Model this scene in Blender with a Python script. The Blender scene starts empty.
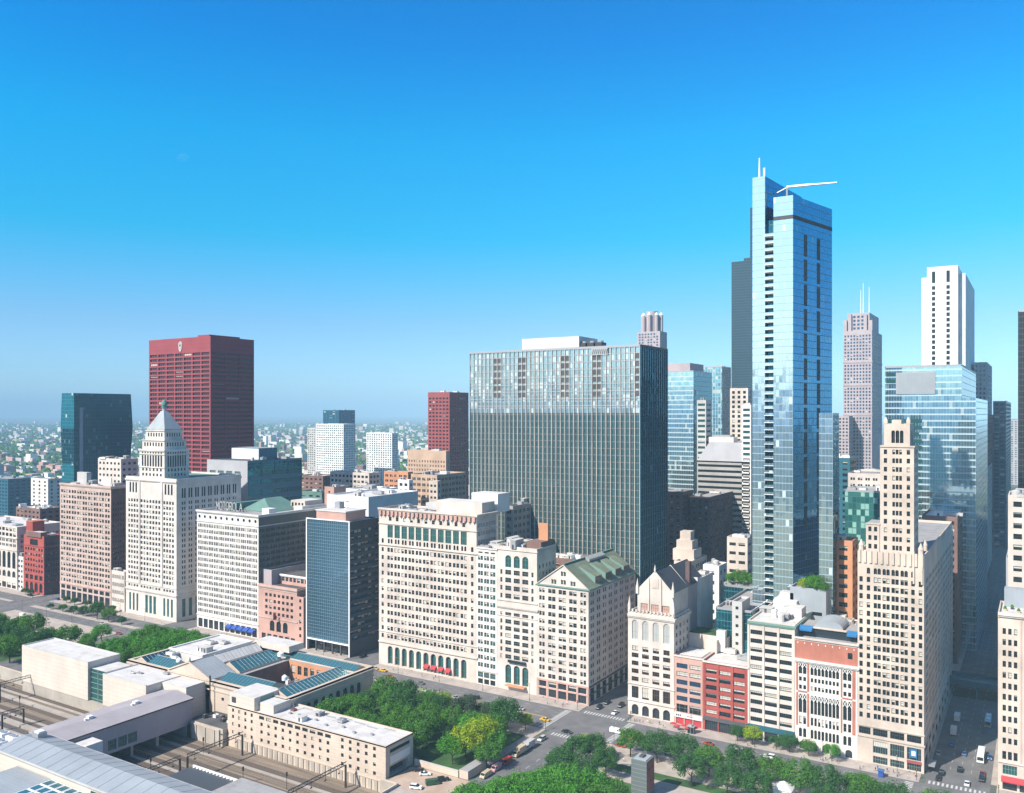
import bpy, math, random
from mathutils import Vector, Matrix
rnd = random.Random(7)
SC = bpy.context.scene
COL = SC.collection

# ------------------------------------------------------------------ camera, sky, sun, exposure
F, H, HY, CX = 850.0, 138.0, 413.0, 512.0
YAW = math.radians(31.85)
CC, SS = math.cos(YAW), math.sin(YAW)
cam = bpy.data.cameras.new('camera'); co = bpy.data.objects.new('camera', cam); COL.objects.link(co)
cam.sensor_width = 36; cam.lens = F * 36 / 1024; cam.shift_y = (HY - 396.5) / 1024
cam.clip_start = 1; cam.clip_end = 60000
co.location = (0, 0, H); co.rotation_euler = (math.pi / 2, 0, math.radians(90) + YAW)
SC.camera = co

SUN_EL, SUN_AZ = math.radians(42), math.radians(112)      # azimuth clockwise from +Y (north)
W = bpy.data.worlds.new('World'); SC.world = W; W.use_nodes = True
nt = W.node_tree
sky = nt.nodes.new('ShaderNodeTexSky'); sky.sky_type = 'NISHITA'; sky.sun_disc = False
sky.sun_elevation = SUN_EL; sky.sun_rotation = SUN_AZ
sky.altitude = 0; sky.air_density = 1.0; sky.dust_density = 0.4; sky.ozone_density = 2.0
tcw = nt.nodes.new('ShaderNodeTexCoord'); spw = nt.nodes.new('ShaderNodeSeparateXYZ'); nt.links.new(tcw.outputs['Generated'], spw.inputs[0])
rp = nt.nodes.new('ShaderNodeValToRGB'); nt.links.new(spw.outputs[2], rp.inputs[0])      # grade of the clear air by height above the horizon
els = [(0.0, (.52, .80, 1.2)), (.10, (.38, .67, .95)), (.20, (.03, .80, 1.02)), (.30, (.0, .88, 1.2)), (.40, (.0, .72, 1.25)), (.70, (.05, .50, .90)), (1.0, (.08, .45, .80))]
while len(rp.color_ramp.elements) < len(els): rp.color_ramp.elements.new(.5)
for e_, (p_, c_) in zip(rp.color_ramp.elements, els): e_.position = p_; e_.color = c_ + (1,)
gm = nt.nodes.new('ShaderNodeMix'); gm.data_type = 'RGBA'; gm.blend_type = 'MULTIPLY'; gm.clamp_result = False
gm.inputs[0].default_value = 1.0
dt = nt.nodes.new('ShaderNodeVectorMath'); dt.operation = 'DOT_PRODUCT'; nt.links.new(tcw.outputs['Generated'], dt.inputs[0])      # whiter air round the sun
dt.inputs[1].default_value = (math.sin(SUN_AZ) * math.cos(SUN_EL), math.cos(SUN_AZ) * math.cos(SUN_EL), math.sin(SUN_EL))
mr = nt.nodes.new('ShaderNodeMapRange'); mr.interpolation_type = 'SMOOTHSTEP'; mr.inputs[1].default_value = .35; mr.inputs[2].default_value = .92; nt.links.new(dt.outputs['Value'], mr.inputs[0])
wm = nt.nodes.new('ShaderNodeMix'); wm.data_type = 'RGBA'; nt.links.new(mr.outputs[0], wm.inputs[0]); nt.links.new(rp.outputs[0], wm.inputs[6]); wm.inputs[7].default_value = (.80, .92, 1.0, 1)
bg = nt.nodes['Background']; bg.inputs['Strength'].default_value = 0.115
nt.links.new(sky.outputs[0], gm.inputs[6]); nt.links.new(wm.outputs[2], gm.inputs[7]); nt.links.new(gm.outputs[2], bg.inputs['Color'])

sl = bpy.data.lights.new('sun', 'SUN'); so = bpy.data.objects.new('sun', sl); COL.objects.link(so)
sl.energy = 5.0; sl.angle = math.radians(0.53); sl.color = (1.0, 0.925, 0.81)
sdir = Vector((math.sin(SUN_AZ) * math.cos(SUN_EL), math.cos(SUN_AZ) * math.cos(SUN_EL), math.sin(SUN_EL)))
so.rotation_euler = sdir.to_track_quat('Z', 'Y').to_euler(); so.location = (0, 0, 600)

vs = SC.view_settings
SC.display_settings.display_device = 'sRGB'
vs.view_transform = 'Standard'; vs.look = 'None'; vs.exposure = 0.68; vs.gamma = 1.0; vs.use_curve_mapping = False
HAZE_D, HAZE_C = 1.15e-4, (.52, .82, 1.0)
SC.render.engine = 'CYCLES'
SC.cycles.use_denoising = True
SC.cycles.max_bounces = 6; SC.cycles.diffuse_bounces = 3; SC.cycles.glossy_bounces = 3
SC.cycles.volume_bounces = 0; SC.cycles.transmission_bounces = 2; SC.cycles.transparent_max_bounces = 4
SC.cycles.caustics_reflective = False; SC.cycles.caustics_refractive = False

# ------------------------------------------------------------------ survey helpers: photo bearings -> street-grid metres
def ray(px):
    u = (px - CX) / F; return (-CC - u * SS, -SS + u * CC)
def yE(px, X): r = ray(px); return X / r[0] * r[1]
def xN(px, Y): r = ray(px); return Y / r[1] * r[0]
def dep(x, y): return -x * CC - y * SS
def zz(py, x, y): return H - (py - HY) / F * dep(x, y)
def gnd(px, py, z=0.0):
    d = F * (H - z) / (py - HY); r = ray(px); return (d * r[0], d * r[1])
def pixx(x, y): return CX + F * (-x * SS + y * CC) / dep(x, y)

# ------------------------------------------------------------------ materials
MATS = {}
def _nm(name):
    m = bpy.data.materials.new(name); m.use_nodes = True
    n = m.node_tree; b = n.nodes['Principled BSDF']; MATS[name] = m
    return m, n, b
def nd(n, t, **kw):
    x = n.nodes.new(t)
    for k, v in kw.items(): setattr(x, k, v)
    return x
def mathn(n, op, a, b=None, c=None):
    x = nd(n, 'ShaderNodeMath', operation=op)
    for i, v in enumerate((a, b, c)):
        if v is None: continue
        if isinstance(v, (int, float)): x.inputs[i].default_value = v
        else: n.links.new(v, x.inputs[i])
    return x.outputs[0]
def mixc(n, f, a, b, blend='MIX'):
    x = nd(n, 'ShaderNodeMix', data_type='RGBA', blend_type=blend)
    for i, v in ((0, f), (6, a), (7, b)):
        if isinstance(v, (int, float)): x.inputs[i].default_value = v
        elif isinstance(v, tuple): x.inputs[i].default_value = v if len(v) == 4 else v + (1,)
        else: n.links.new(v, x.inputs[i])
    return x.outputs[2]
def noise(n, vec, scale, detail=3, rough=.55):
    x = nd(n, 'ShaderNodeTexNoise'); x.inputs['Scale'].default_value = scale
    x.inputs['Detail'].default_value = detail; x.inputs['Roughness'].default_value = rough
    n.links.new(vec, x.inputs['Vector']); return x.outputs[0]
def mapped(n, sc):
    tc = nd(n, 'ShaderNodeTexCoord'); mp = nd(n, 'ShaderNodeMapping'); mp.inputs['Scale'].default_value = sc
    n.links.new(tc.outputs['Object'], mp.inputs['Vector']); return mp.outputs[0]
def contrast(n, v, lo, hi):
    x = nd(n, 'ShaderNodeMapRange'); x.inputs[1].default_value = lo; x.inputs[2].default_value = hi
    n.links.new(v, x.inputs[0]); return x.outputs[0]

def stone(name, c, var=.16, rough=.85, scale=1.0, course=0.0, spec=.25):
    """masonry: blotches, rain streaks and (course > 0) stone or panel joints"""
    m, n, b = _nm(name)
    v1 = mapped(n, (.09 * scale,) * 3); v2 = mapped(n, (1.1 * scale, 1.1 * scale, .06 * scale)); v3 = mapped(n, (1.7 * scale,) * 3)
    a = contrast(n, noise(n, v1, 1, 4), .3, .7); s = contrast(n, noise(n, v2, 1, 3), .35, .75); g = contrast(n, noise(n, v3, 1, 2), .25, .75)
    dk = tuple(x * (1 - var * 1.5) for x in c); lt = tuple(min(.9, x * (1 + var * .6)) for x in c)
    col = mixc(n, a, dk, lt)
    col = mixc(n, mathn(n, 'MULTIPLY', s, var * 1.3), col, tuple(x * .55 for x in c))
    col = mixc(n, mathn(n, 'MULTIPLY', g, var * .9), col, tuple(min(.9, x * 1.25) for x in c))
    if course:
        tc = nd(n, 'ShaderNodeTexCoord'); sp = nd(n, 'ShaderNodeSeparateXYZ'); n.links.new(tc.outputs['Object'], sp.inputs[0])
        fz = mathn(n, 'FRACT', mathn(n, 'DIVIDE', sp.outputs[2], course))
        ln = mathn(n, 'LESS_THAN', fz, .1)
        col = mixc(n, mathn(n, 'MULTIPLY', ln, .35), col, tuple(x * .5 for x in c))
    n.links.new(col, b.inputs['Base Color']); b.inputs['Roughness'].default_value = rough
    b.inputs['Specular IOR Level'].default_value = spec
    return m
def roofing(name, c):
    """flat roof membrane: sheet seams, ponding stains, repair patches"""
    m, n, b = _nm(name)
    tc = nd(n, 'ShaderNodeTexCoord'); sp = nd(n, 'ShaderNodeSeparateXYZ'); n.links.new(tc.outputs['Object'], sp.inputs[0])
    st = contrast(n, noise(n, mapped(n, (.16, .16, .16)), 1, 5, .65), .48, .62); fs = contrast(n, noise(n, mapped(n, (.9, .9, .9)), 1, 3), .35, .7)
    ia = mathn(n, 'FLOOR', mathn(n, 'DIVIDE', sp.outputs[0], 3.1)); ib = mathn(n, 'FLOOR', mathn(n, 'DIVIDE', sp.outputs[1], 7.3))
    cb = nd(n, 'ShaderNodeCombineXYZ'); n.links.new(ia, cb.inputs[0]); n.links.new(ib, cb.inputs[1]); wn = nd(n, 'ShaderNodeTexWhiteNoise', noise_dimensions='3D'); n.links.new(cb.outputs[0], wn.inputs['Vector'])
    sm = mathn(n, 'MAXIMUM', mathn(n, 'LESS_THAN', mathn(n, 'FRACT', mathn(n, 'DIVIDE', sp.outputs[0], 3.1)), .06), mathn(n, 'LESS_THAN', mathn(n, 'FRACT', mathn(n, 'DIVIDE', sp.outputs[1], 7.3)), .03))
    col = mixc(n, mathn(n, 'MULTIPLY', wn.outputs[0], .22), c, tuple(x * .6 for x in c))
    col = mixc(n, mathn(n, 'MULTIPLY', st, .38), col, tuple(x * y for x, y in zip(c, (.55, .53, .50)))); col = mixc(n, mathn(n, 'MULTIPLY', fs, .18), col, tuple(x * .7 for x in c)); col = mixc(n, mathn(n, 'MULTIPLY', sm, .3), col, tuple(x * .45 for x in c))
    n.links.new(col, b.inputs['Base Color']); b.inputs['Roughness'].default_value = .9; b.inputs['Specular IOR Level'].default_value = .2
    return m
def plain(name, c, rough=.5, metal=0.0, spec=.5, var=.08, emit=None):
    m, n, b = _nm(name)
    g = noise(n, mapped(n, (.8,) * 3), 1, 3)
    n.links.new(mixc(n, g, tuple(x * (1 - var) for x in c), tuple(min(1, x * (1 + var)) for x in c)), b.inputs['Base Color'])
    b.inputs['Roughness'].default_value = rough; b.inputs['Metallic'].default_value = metal
    b.inputs['Specular IOR Level'].default_value = spec
    return m
def curtain(name, c, c2, pw, ph, mull, mw=.08, mh=.12, metal=.75, rough=.06, wob=.02, band=None, bandf=.3, lit=.12, litc=(.5, .55, .5)):
    """glass curtain wall: panes of slightly different tint and tilt, mullions, optional spandrel band per floor"""
    m, n, b = _nm(name)
    tc = nd(n, 'ShaderNodeTexCoord'); sp = nd(n, 'ShaderNodeSeparateXYZ'); n.links.new(tc.outputs['Object'], sp.inputs[0])
    a = mathn(n, 'DIVIDE', mathn(n, 'ADD', sp.outputs[0], sp.outputs[1]), pw); z = mathn(n, 'DIVIDE', sp.outputs[2], ph)
    ia, iz = mathn(n, 'FLOOR', a), mathn(n, 'FLOOR', z); fa, fz = mathn(n, 'FRACT', a), mathn(n, 'FRACT', z)
    cb = nd(n, 'ShaderNodeCombineXYZ'); n.links.new(ia, cb.inputs[0]); n.links.new(iz, cb.inputs[1])
    wn = nd(n, 'ShaderNodeTexWhiteNoise', noise_dimensions='3D'); n.links.new(cb.outputs[0], wn.inputs['Vector'])
    col = mixc(n, wn.outputs[0], c, c2)
    w2 = nd(n, 'ShaderNodeTexWhiteNoise', noise_dimensions='4D'); n.links.new(cb.outputs[0], w2.inputs['Vector']); w2.inputs['W'].default_value = 3.3
    blind = mathn(n, 'LESS_THAN', w2.outputs[0], lit)
    col = mixc(n, blind, col, litc)
    if band:
        col = mixc(n, mathn(n, 'LESS_THAN', fz, bandf), col, band)
    mk = mathn(n, 'MAXIMUM', mathn(n, 'LESS_THAN', fa, mw), mathn(n, 'LESS_THAN', fz, mh))
    col = mixc(n, mk, col, mull)
    n.links.new(col, b.inputs['Base Color'])
    mt = mathn(n, 'MULTIPLY', mathn(n, 'SUBTRACT', 1.0, mathn(n, 'MAXIMUM', mk, mathn(n, 'MULTIPLY', blind, .6))), metal)
    if band: mt = mathn(n, 'MULTIPLY', mt, mathn(n, 'SUBTRACT', 1.0, mathn(n, 'MULTIPLY', mathn(n, 'LESS_THAN', fz, bandf), .6)))
    n.links.new(mt, b.inputs['Metallic'])
    n.links.new(mathn(n, 'MULTIPLY_ADD', mk, .4, rough), b.inputs['Roughness'])
    if wob:
        ge = nd(n, 'ShaderNodeNewGeometry'); vm = nd(n, 'ShaderNodeVectorMath', operation='SUBTRACT'); n.links.new(wn.outputs[1], vm.inputs[0]); vm.inputs[1].default_value = (.5, .5, .5)
        sw = nd(n, 'ShaderNodeTexNoise'); sw.inputs['Scale'].default_value = .35; n.links.new(tc.outputs['Object'], sw.inputs['Vector'])
        v3 = nd(n, 'ShaderNodeVectorMath', operation='SUBTRACT'); n.links.new(sw.outputs[1], v3.inputs[0]); v3.inputs[1].default_value = (.5, .5, .5)
        va = nd(n, 'ShaderNodeVectorMath', operation='ADD'); n.links.new(vm.outputs[0], va.inputs[0]); n.links.new(v3.outputs[0], va.inputs[1])
        vc = nd(n, 'ShaderNodeVectorMath', operation='SCALE'); n.links.new(va.outputs[0], vc.inputs[0]); vc.inputs['Scale'].default_value = wob
        vd = nd(n, 'ShaderNodeVectorMath', operation='ADD'); n.links.new(vc.outputs[0], vd.inputs[0]); n.links.new(ge.outputs['Normal'], vd.inputs[1])
        n.links.new(vd.outputs[0], b.inputs['Normal'])
    return m
def foliage(name, c, c2):
    m, n, b = _nm(name)
    ge = nd(n, 'ShaderNodeNewGeometry'); oi = nd(n, 'ShaderNodeObjectInfo')
    k = noise(n, mapped(n, (3.0,) * 3), 1, 2)
    col = mixc(n, ge.outputs['Random Per Island'], c, c2)
    col = mixc(n, mathn(n, 'MULTIPLY', contrast(n, k, .35, .65), .5), col, tuple(x * .55 for x in c))
    col = mixc(n, mathn(n, 'MULTIPLY', oi.outputs['Random'], .3), col, tuple(x * .6 for x in c2))
    n.links.new(col, b.inputs['Base Color']); b.inputs['Roughness'].default_value = .6; b.inputs['Specular IOR Level'].default_value = .2
    try:
        tr = nd(n, 'ShaderNodeBsdfTranslucent'); ms = nd(n, 'ShaderNodeMixShader'); ms.inputs[0].default_value = .25
        n.links.new(col, tr.inputs['Color']); n.links.new(b.outputs[0], ms.inputs[1]); n.links.new(tr.outputs[0], ms.inputs[2])
        n.links.new(ms.outputs[0], n.nodes['Material Output'].inputs['Surface'])
    except Exception: pass
    return m

stone('cream', (.61, .53, .468), .2); stone('white_terracotta', (.70, .655, .61), .15); stone('warm_white', (.63, .555, .495), .19)
stone('ivory', (.64, .585, .535), .17); stone('pink_beige', (.52, .40, .35)); stone('beige', (.585, .49, .415), .19); stone('tan', (.50, .36, .265))
stone('salmon', (.52, .32, .265)); stone('red_brick', (.38, .085, .07), .2); stone('rust_brick', (.44, .165, .115), .22); stone('maroon', (.30, .075, .075), .1)
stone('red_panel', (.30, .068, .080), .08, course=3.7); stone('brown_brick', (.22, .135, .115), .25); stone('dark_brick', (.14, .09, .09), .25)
stone('shaded_terracotta', (.16, .15, .13), .2); stone('orange_stone', (.56, .27, .15)); stone('grey_stone', (.36, .34, .32)); stone('light_grey', (.5, .49, .47), .12); stone('mauve', (.42, .355, .365), .1)
stone('pale_concrete', (.60, .57, .54), .12); stone('white_panel', (.74, .73, .71), .08); stone('dark_grey', (.09, .09, .095)); stone('limestone', (.58, .48, .395), .15, course=1.4)
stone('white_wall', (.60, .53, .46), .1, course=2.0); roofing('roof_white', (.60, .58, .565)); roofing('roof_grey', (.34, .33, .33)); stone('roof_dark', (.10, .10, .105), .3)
stone('roof_mauve', (.36, .33, .35), .12); stone('roof_green', (.20, .235, .165), .25, scale=2); stone('slate', (.055, .065, .085), .15); stone('copper', (.13, .24, .21), .2)
stone('metal_roof', (.30, .33, .36), .1, rough=.5); stone('tower_grey', (.40, .40, .42), .1); stone('concrete', (.42, .38, .33), .22); stone('lead_roof', (.34, .37, .39), .15)
plain('pane', (.010, .018, .022), .15, 0, .4); plain('pane_teal', (.03, .11, .11), .08, .3, .6); plain('pane_blue', (.02, .07, .14), .08, .3, .6); plain('pane_shop', (.02, .03, .04), .1)
plain('blind', (.50, .47, .41), .8); plain('blind_grey', (.36, .37, .36), .8); plain('frame_white', (.24, .23, .21), .5); plain('frame_dark', (.05, .05, .055), .5); plain('frame_brown', (.18, .08, .05), .6)
plain('frame_green', (.16, .26, .22), .5); plain('steel_dark', (.045, .045, .05), .55, .3); plain('steel_white', (.78, .79, .8), .4); plain('steel_grey', (.38, .39, .40), .45, .4)
plain('blue_awning', (.02, .07, .32), .7); plain('red_awning', (.42, .04, .05), .7); plain('teal_panel', (.03, .13, .18), .4, .2); plain('blue_sheet', (.02, .14, .32), .6)
plain('skylight', (.045, .15, .18), .25, .25); plain('skylight_dark', (.03, .09, .12), .2, .4); plain('led_red', (.30, .045, .05), .35); plain('glass_brick', (.13, .155, .155), .3)
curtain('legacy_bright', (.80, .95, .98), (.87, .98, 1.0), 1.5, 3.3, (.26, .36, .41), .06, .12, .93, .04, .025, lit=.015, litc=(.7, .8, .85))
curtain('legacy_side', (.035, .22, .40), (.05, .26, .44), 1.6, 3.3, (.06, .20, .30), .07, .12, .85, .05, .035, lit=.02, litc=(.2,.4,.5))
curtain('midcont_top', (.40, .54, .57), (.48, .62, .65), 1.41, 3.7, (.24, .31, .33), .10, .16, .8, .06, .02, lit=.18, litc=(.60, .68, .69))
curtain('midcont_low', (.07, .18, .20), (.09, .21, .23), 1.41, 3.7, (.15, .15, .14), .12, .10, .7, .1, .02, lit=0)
curtain('borg', (.045, .18, .29), (.06, .21, .335), 1.56, 1.9, (.20, .28, .33), .10, .10, .7, .06, .03, lit=.0)
curtain('glass_pale', (.52, .80, .86), (.60, .86, .90), 1.5, 3.8, (.5, .62, .66), .05, .08, .95, .06, .012, band=(.45, .60, .65), bandf=.25, lit=.05)
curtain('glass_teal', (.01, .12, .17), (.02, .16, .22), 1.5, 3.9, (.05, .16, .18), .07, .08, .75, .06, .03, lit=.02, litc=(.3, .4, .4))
curtain('glass_green', (.03, .20, .18), (.08, .34, .30), 2.2, 3.5, (.03, .10, .10), .1, .14, .6, .06, .03, lit=.3, litc=(.30, .55, .48))
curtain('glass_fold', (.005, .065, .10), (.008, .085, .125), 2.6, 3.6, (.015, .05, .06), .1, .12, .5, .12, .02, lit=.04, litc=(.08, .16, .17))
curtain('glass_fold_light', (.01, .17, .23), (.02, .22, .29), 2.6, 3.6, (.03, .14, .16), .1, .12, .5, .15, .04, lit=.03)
curtain('bronze', (.02, .025, .03), (.04, .04, .05), 1.5, 3.7, (.03, .03, .035), .15, .2, .5, .12, .02, lit=0)
curtain('willis', (.008, .05, .075), (.012, .065, .09), 3.0, 3.9, (.01, .03, .045), .2, .35, .4, .2, .02, lit=0)
curtain('glass_silver', (.2, .42, .50), (.35, .58, .64), 3.0, 3.9, (.25, .4, .45), .2, .1, .8, .08, .03)
curtain('stripe', (.02, .03, .035), (.04, .05, .055), 6.0, 3.8, (.40, .36, .36), .05, .52, .3, .2, .0, lit=.02)
curtain('depaul_grid', (.02, .10, .12), (.03, .12, .14), 13.0, 60, (.05, .2, .24), .05, .02, .3, .25, .0, lit=0)
foliage('leaf_dark', (.036, .125, .028), (.06, .18, .035)); foliage('leaf_mid', (.058, .19, .02), (.10, .26, .026)); foliage('leaf_bright', (.06, .25, .02), (.11, .34, .03)); foliage('leaf_yellow', (.17, .36, .015), (.46, .50, .02))
foliage('leaf_grey', (.05, .09, .05), (.08, .13, .06))
stone('bark', (.10, .075, .055), .2, scale=3)

def ground_mat():
    m, n, b = _nm('city_ground')
    tc = nd(n, 'ShaderNodeTexCoord')
    def mp(s):
        x = nd(n, 'ShaderNodeMapping'); x.inputs['Scale'].default_value = (s, s, s); n.links.new(tc.outputs['Object'], x.inputs['Vector']); return x.outputs[0]
    big = contrast(n, noise(n, mp(.0016), 1, 4), .38, .62); mid = contrast(n, noise(n, mp(.012), 1, 5), .4, .62); fin = contrast(n, noise(n, mp(.08), 1, 4), .4, .65)
    col = mixc(n, mid, (.07, .075, .07), (.17, .165, .155))
    col = mixc(n, mathn(n, 'MULTIPLY', big, mathn(n, 'MULTIPLY_ADD', fin, .5, .45)), col, (.035, .07, .03))
    n.links.new(col, b.inputs['Base Color']); b.inputs['Roughness'].default_value = .95
ground_mat()
def mixmat(name, c1, c2, s, lo=.4, hi=.6, rough=.9):
    m, n, b = _nm(name)
    k = contrast(n, noise(n, mapped(n, (s,) * 3), 1, 5, .65), lo, hi); k2 = noise(n, mapped(n, (s * 9,) * 3), 1, 2)
    col = mixc(n, k, c1, c2); col = mixc(n, mathn(n, 'MULTIPLY', k2, .35), col, tuple(x * .6 for x in c1))
    n.links.new(col, b.inputs['Base Color']); b.inputs['Roughness'].default_value = rough
mixmat('asphalt', (.10, .10, .107), (.185, .18, .18), .12, .3, .7); mixmat('asphalt_dark', (.03, .032, .036), (.055, .055, .06), .09); mixmat('pavement', (.34, .29, .26), (.46, .41, .37), .2, .35, .65)
def stretch(name, c1, c2):
    m, n, b = _nm(name)
    k = contrast(n, noise(n, mapped(n, (.55, .018, 1)), 1, 5, .7), .36, .64); k2 = noise(n, mapped(n, (1.2, 1.2, 1)), 1, 3)
    col = mixc(n, k, c1, c2); col = mixc(n, mathn(n, 'MULTIPLY', k2, .5), col, tuple(x * .55 for x in c1)); n.links.new(col, b.inputs['Base Color']); b.inputs['Roughness'].default_value = .95
mixmat('parkland', (.02, .05, .02), (.06, .08, .05), .01); plain('lake_water', (.01, .05, .065), .9, 0, .05)
mixmat('lawn', (.025, .075, .018), (.05, .13, .025), .12); stretch('ballast', (.13, .098, .072), (.36, .295, .23)); mixmat('lot_paving', (.40, .29, .22), (.50, .39, .31), .1)
mixmat('track_grey', (.28, .25, .225), (.42, .385, .345), .08, .3, .7)
plain('paint_white', (.46, .46, .45), .8, var=.3); plain('paint_yellow', (.6, .42, .05), .7); plain('rail_steel', (.22, .19, .17), .4, .6); plain('sleeper', (.10, .075, .06), .9)
for nm, c in dict(white=(.78, .78, .78), black=(.012, .013, .015), silver=(.42, .44, .46), red=(.45, .015, .02), yellow=(.72, .42, .015), blue=(.03, .12, .32), grey=(.14, .15, .16), tan=(.55, .45, .3), pink=(.6, .32, .36), green=(.02, .09, .05)).items():
    plain('car_' + nm, c, .25, .1, .6, .03)
plain('car_glass', (.012, .018, .022), .06, 0, .7); plain('tyre', (.015, .015, .016), .85); plain('lamp_clear', (.8, .8, .75), .2); plain('lamp_tail', (.45, .02, .02), .3)
for nm, c in dict(skin=(.48, .30, .22), white=(.7, .7, .68), black=(.02, .02, .025), blue=(.05, .1, .3), red=(.45, .05, .05), khaki=(.4, .33, .22), hair=(.03, .02, .015)).items():
    plain('cloth_' + nm, c, .85)
M = MATS

# ------------------------------------------------------------------ mesh builder
class MB:
    def __init__(s): s.v = []; s.f = []; s.m = []; s.mats = []; s.smooth = False
    def mi(s, mat):
        mat = M[mat] if isinstance(mat, str) else mat
        if mat not in s.mats: s.mats.append(mat)
        return s.mats.index(mat)
    def poly(s, pts, mat):
        b = len(s.v); s.v += [tuple(p) for p in pts]; s.f.append(tuple(range(b, b + len(pts)))); s.m.append(s.mi(mat))
    def box(s, x0, x1, y0, y1, z0, z1, mat, bottom=True, top=None):
        b = len(s.v)
        s.v += [(x0, y0, z0), (x1, y0, z0), (x1, y1, z0), (x0, y1, z0), (x0, y0, z1), (x1, y0, z1), (x1, y1, z1), (x0, y1, z1)]
        fs = [(0, 1, 5, 4), (1, 2, 6, 5), (2, 3, 7, 6), (3, 0, 4, 7)]
        k = s.mi(mat)
        for f in fs: s.f.append(tuple(b + i for i in f)); s.m.append(k)
        s.f.append((b + 4, b + 5, b + 6, b + 7)); s.m.append(s.mi(top) if top else k)
        if bottom: s.f.append((b + 3, b + 2, b + 1, b)); s.m.append(k)
    def prism(s, pts, z0, z1, mat, top=None, ztop=None):
        """vertical prism over a counter-clockwise outline; ztop may give each corner its own height"""
        n = len(pts); b = len(s.v); k = s.mi(mat)
        s.v += [(p[0], p[1], z0) for p in pts] + [(p[0], p[1], (ztop[i] if ztop else z1)) for i, p in enumerate(pts)]
        for i in range(n):
            j = (i + 1) % n; s.f.append((b + i, b + j, b + n + j, b + n + i)); s.m.append(k)
        s.f.append(tuple(b + n + i for i in range(n))); s.m.append(s.mi(top) if top else k)
        s.f.append(tuple(b + i for i in reversed(range(n)))); s.m.append(k)
    def cyl(s, x, y, z0, z1, r, mat, n=10, r1=None, cap=True):
        r1 = r if r1 is None else r1; b = len(s.v); k = s.mi(mat)
        for zz_, rr in ((z0, r), (z1, r1)):
            for i in range(n):
                a = 2 * math.pi * i / n; s.v.append((x + rr * math.cos(a), y + rr * math.sin(a), zz_))
        for i in range(n):
            j = (i + 1) % n; s.f.append((b + i, b + j, b + n + j, b + n + i)); s.m.append(k)
        if cap: s.f.append(tuple(b + n + i for i in range(n))); s.m.append(k); s.f.append(tuple(b + i for i in reversed(range(n)))); s.m.append(k)
    def bar(s, p, q, r, mat, n=6, r1=None):
        p, q = Vector(p), Vector(q); d = (q - p); r1 = r if r1 is None else r1
        if d.length < 1e-6: return
        d.normalize(); u = d.orthogonal().normalized(); w = d.cross(u); b = len(s.v); k = s.mi(mat)
        for c, rr in ((p, r), (q, r1)):
            for i in range(n):
                a = 2 * math.pi * i / n; s.v.append(tuple(c + u * (rr * math.cos(a)) + w * (rr * math.sin(a))))
        for i in range(n):
            j = (i + 1) % n; s.f.append((b + i, b + j, b + n + j, b + n + i)); s.m.append(k)
        s.f.append(tuple(b + n + i for i in range(n))); s.m.append(k); s.f.append(tuple(b + i for i in reversed(range(n)))); s.m.append(k)
    def add(s, o, fn):
        b = len(s.v); s.v += [fn(p) for p in o.v]; mp = [s.mi(m) for m in o.mats]
        s.f += [tuple(b + i for i in f) for f in o.f]; s.m += [mp[i] for i in o.m]
    def mesh(s, name, off=(0, 0, 0)):
        me = bpy.data.meshes.new(name)
        me.from_pydata([(v[0] - off[0], v[1] - off[1], v[2] - off[2]) for v in s.v], [], s.f)
        for m in s.mats: me.materials.append(m)
        me.polygons.foreach_set('material_index', s.m)
        if s.smooth: me.polygons.foreach_set('use_smooth', [True] * len(s.f))
        me.update(); return me
WLOC = {}; ROOFOF = {}
def build(mb, name, parent=None, kind=None, label=None):
    """link one mesh object; world coordinates are made local to its parent"""
    off = WLOC.get(parent.name, (0, 0, 0)) if parent else (0, 0, 0)
    o = bpy.data.objects.new(name, mb.mesh(name, off)); COL.objects.link(o)
    if parent: o.parent = parent; WLOC[o.name] = off
    if kind: o['kind'] = kind
    if label: o['label'] = label
    return o
def inst(me, name, parent, loc, rz=0.0, scale=None):
    o = bpy.data.objects.new(name, me); COL.objects.link(o)
    off = WLOC.get(parent.name, (0, 0, 0)) if parent else (0, 0, 0)
    if parent: o.parent = parent
    o.location = (loc[0] - off[0], loc[1] - off[1], loc[2] - off[2]); o.rotation_euler = (0, 0, rz)
    if scale: o.scale = scale
    return o
def thing(name, label, cat, loc, rz=0.0, group=None):
    o = bpy.data.objects.new(name, None); COL.objects.link(o); o.empty_display_size = .5
    o.location = loc; o.rotation_euler = (0, 0, rz); o['label'] = label; o['category'] = cat
    if group: o['group'] = group
    WLOC[o.name] = tuple(loc); return o
def tag(o, label, cat, group=None):
    o['label'] = label; o['category'] = cat
    if group: o['group'] = group
    return o

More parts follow.
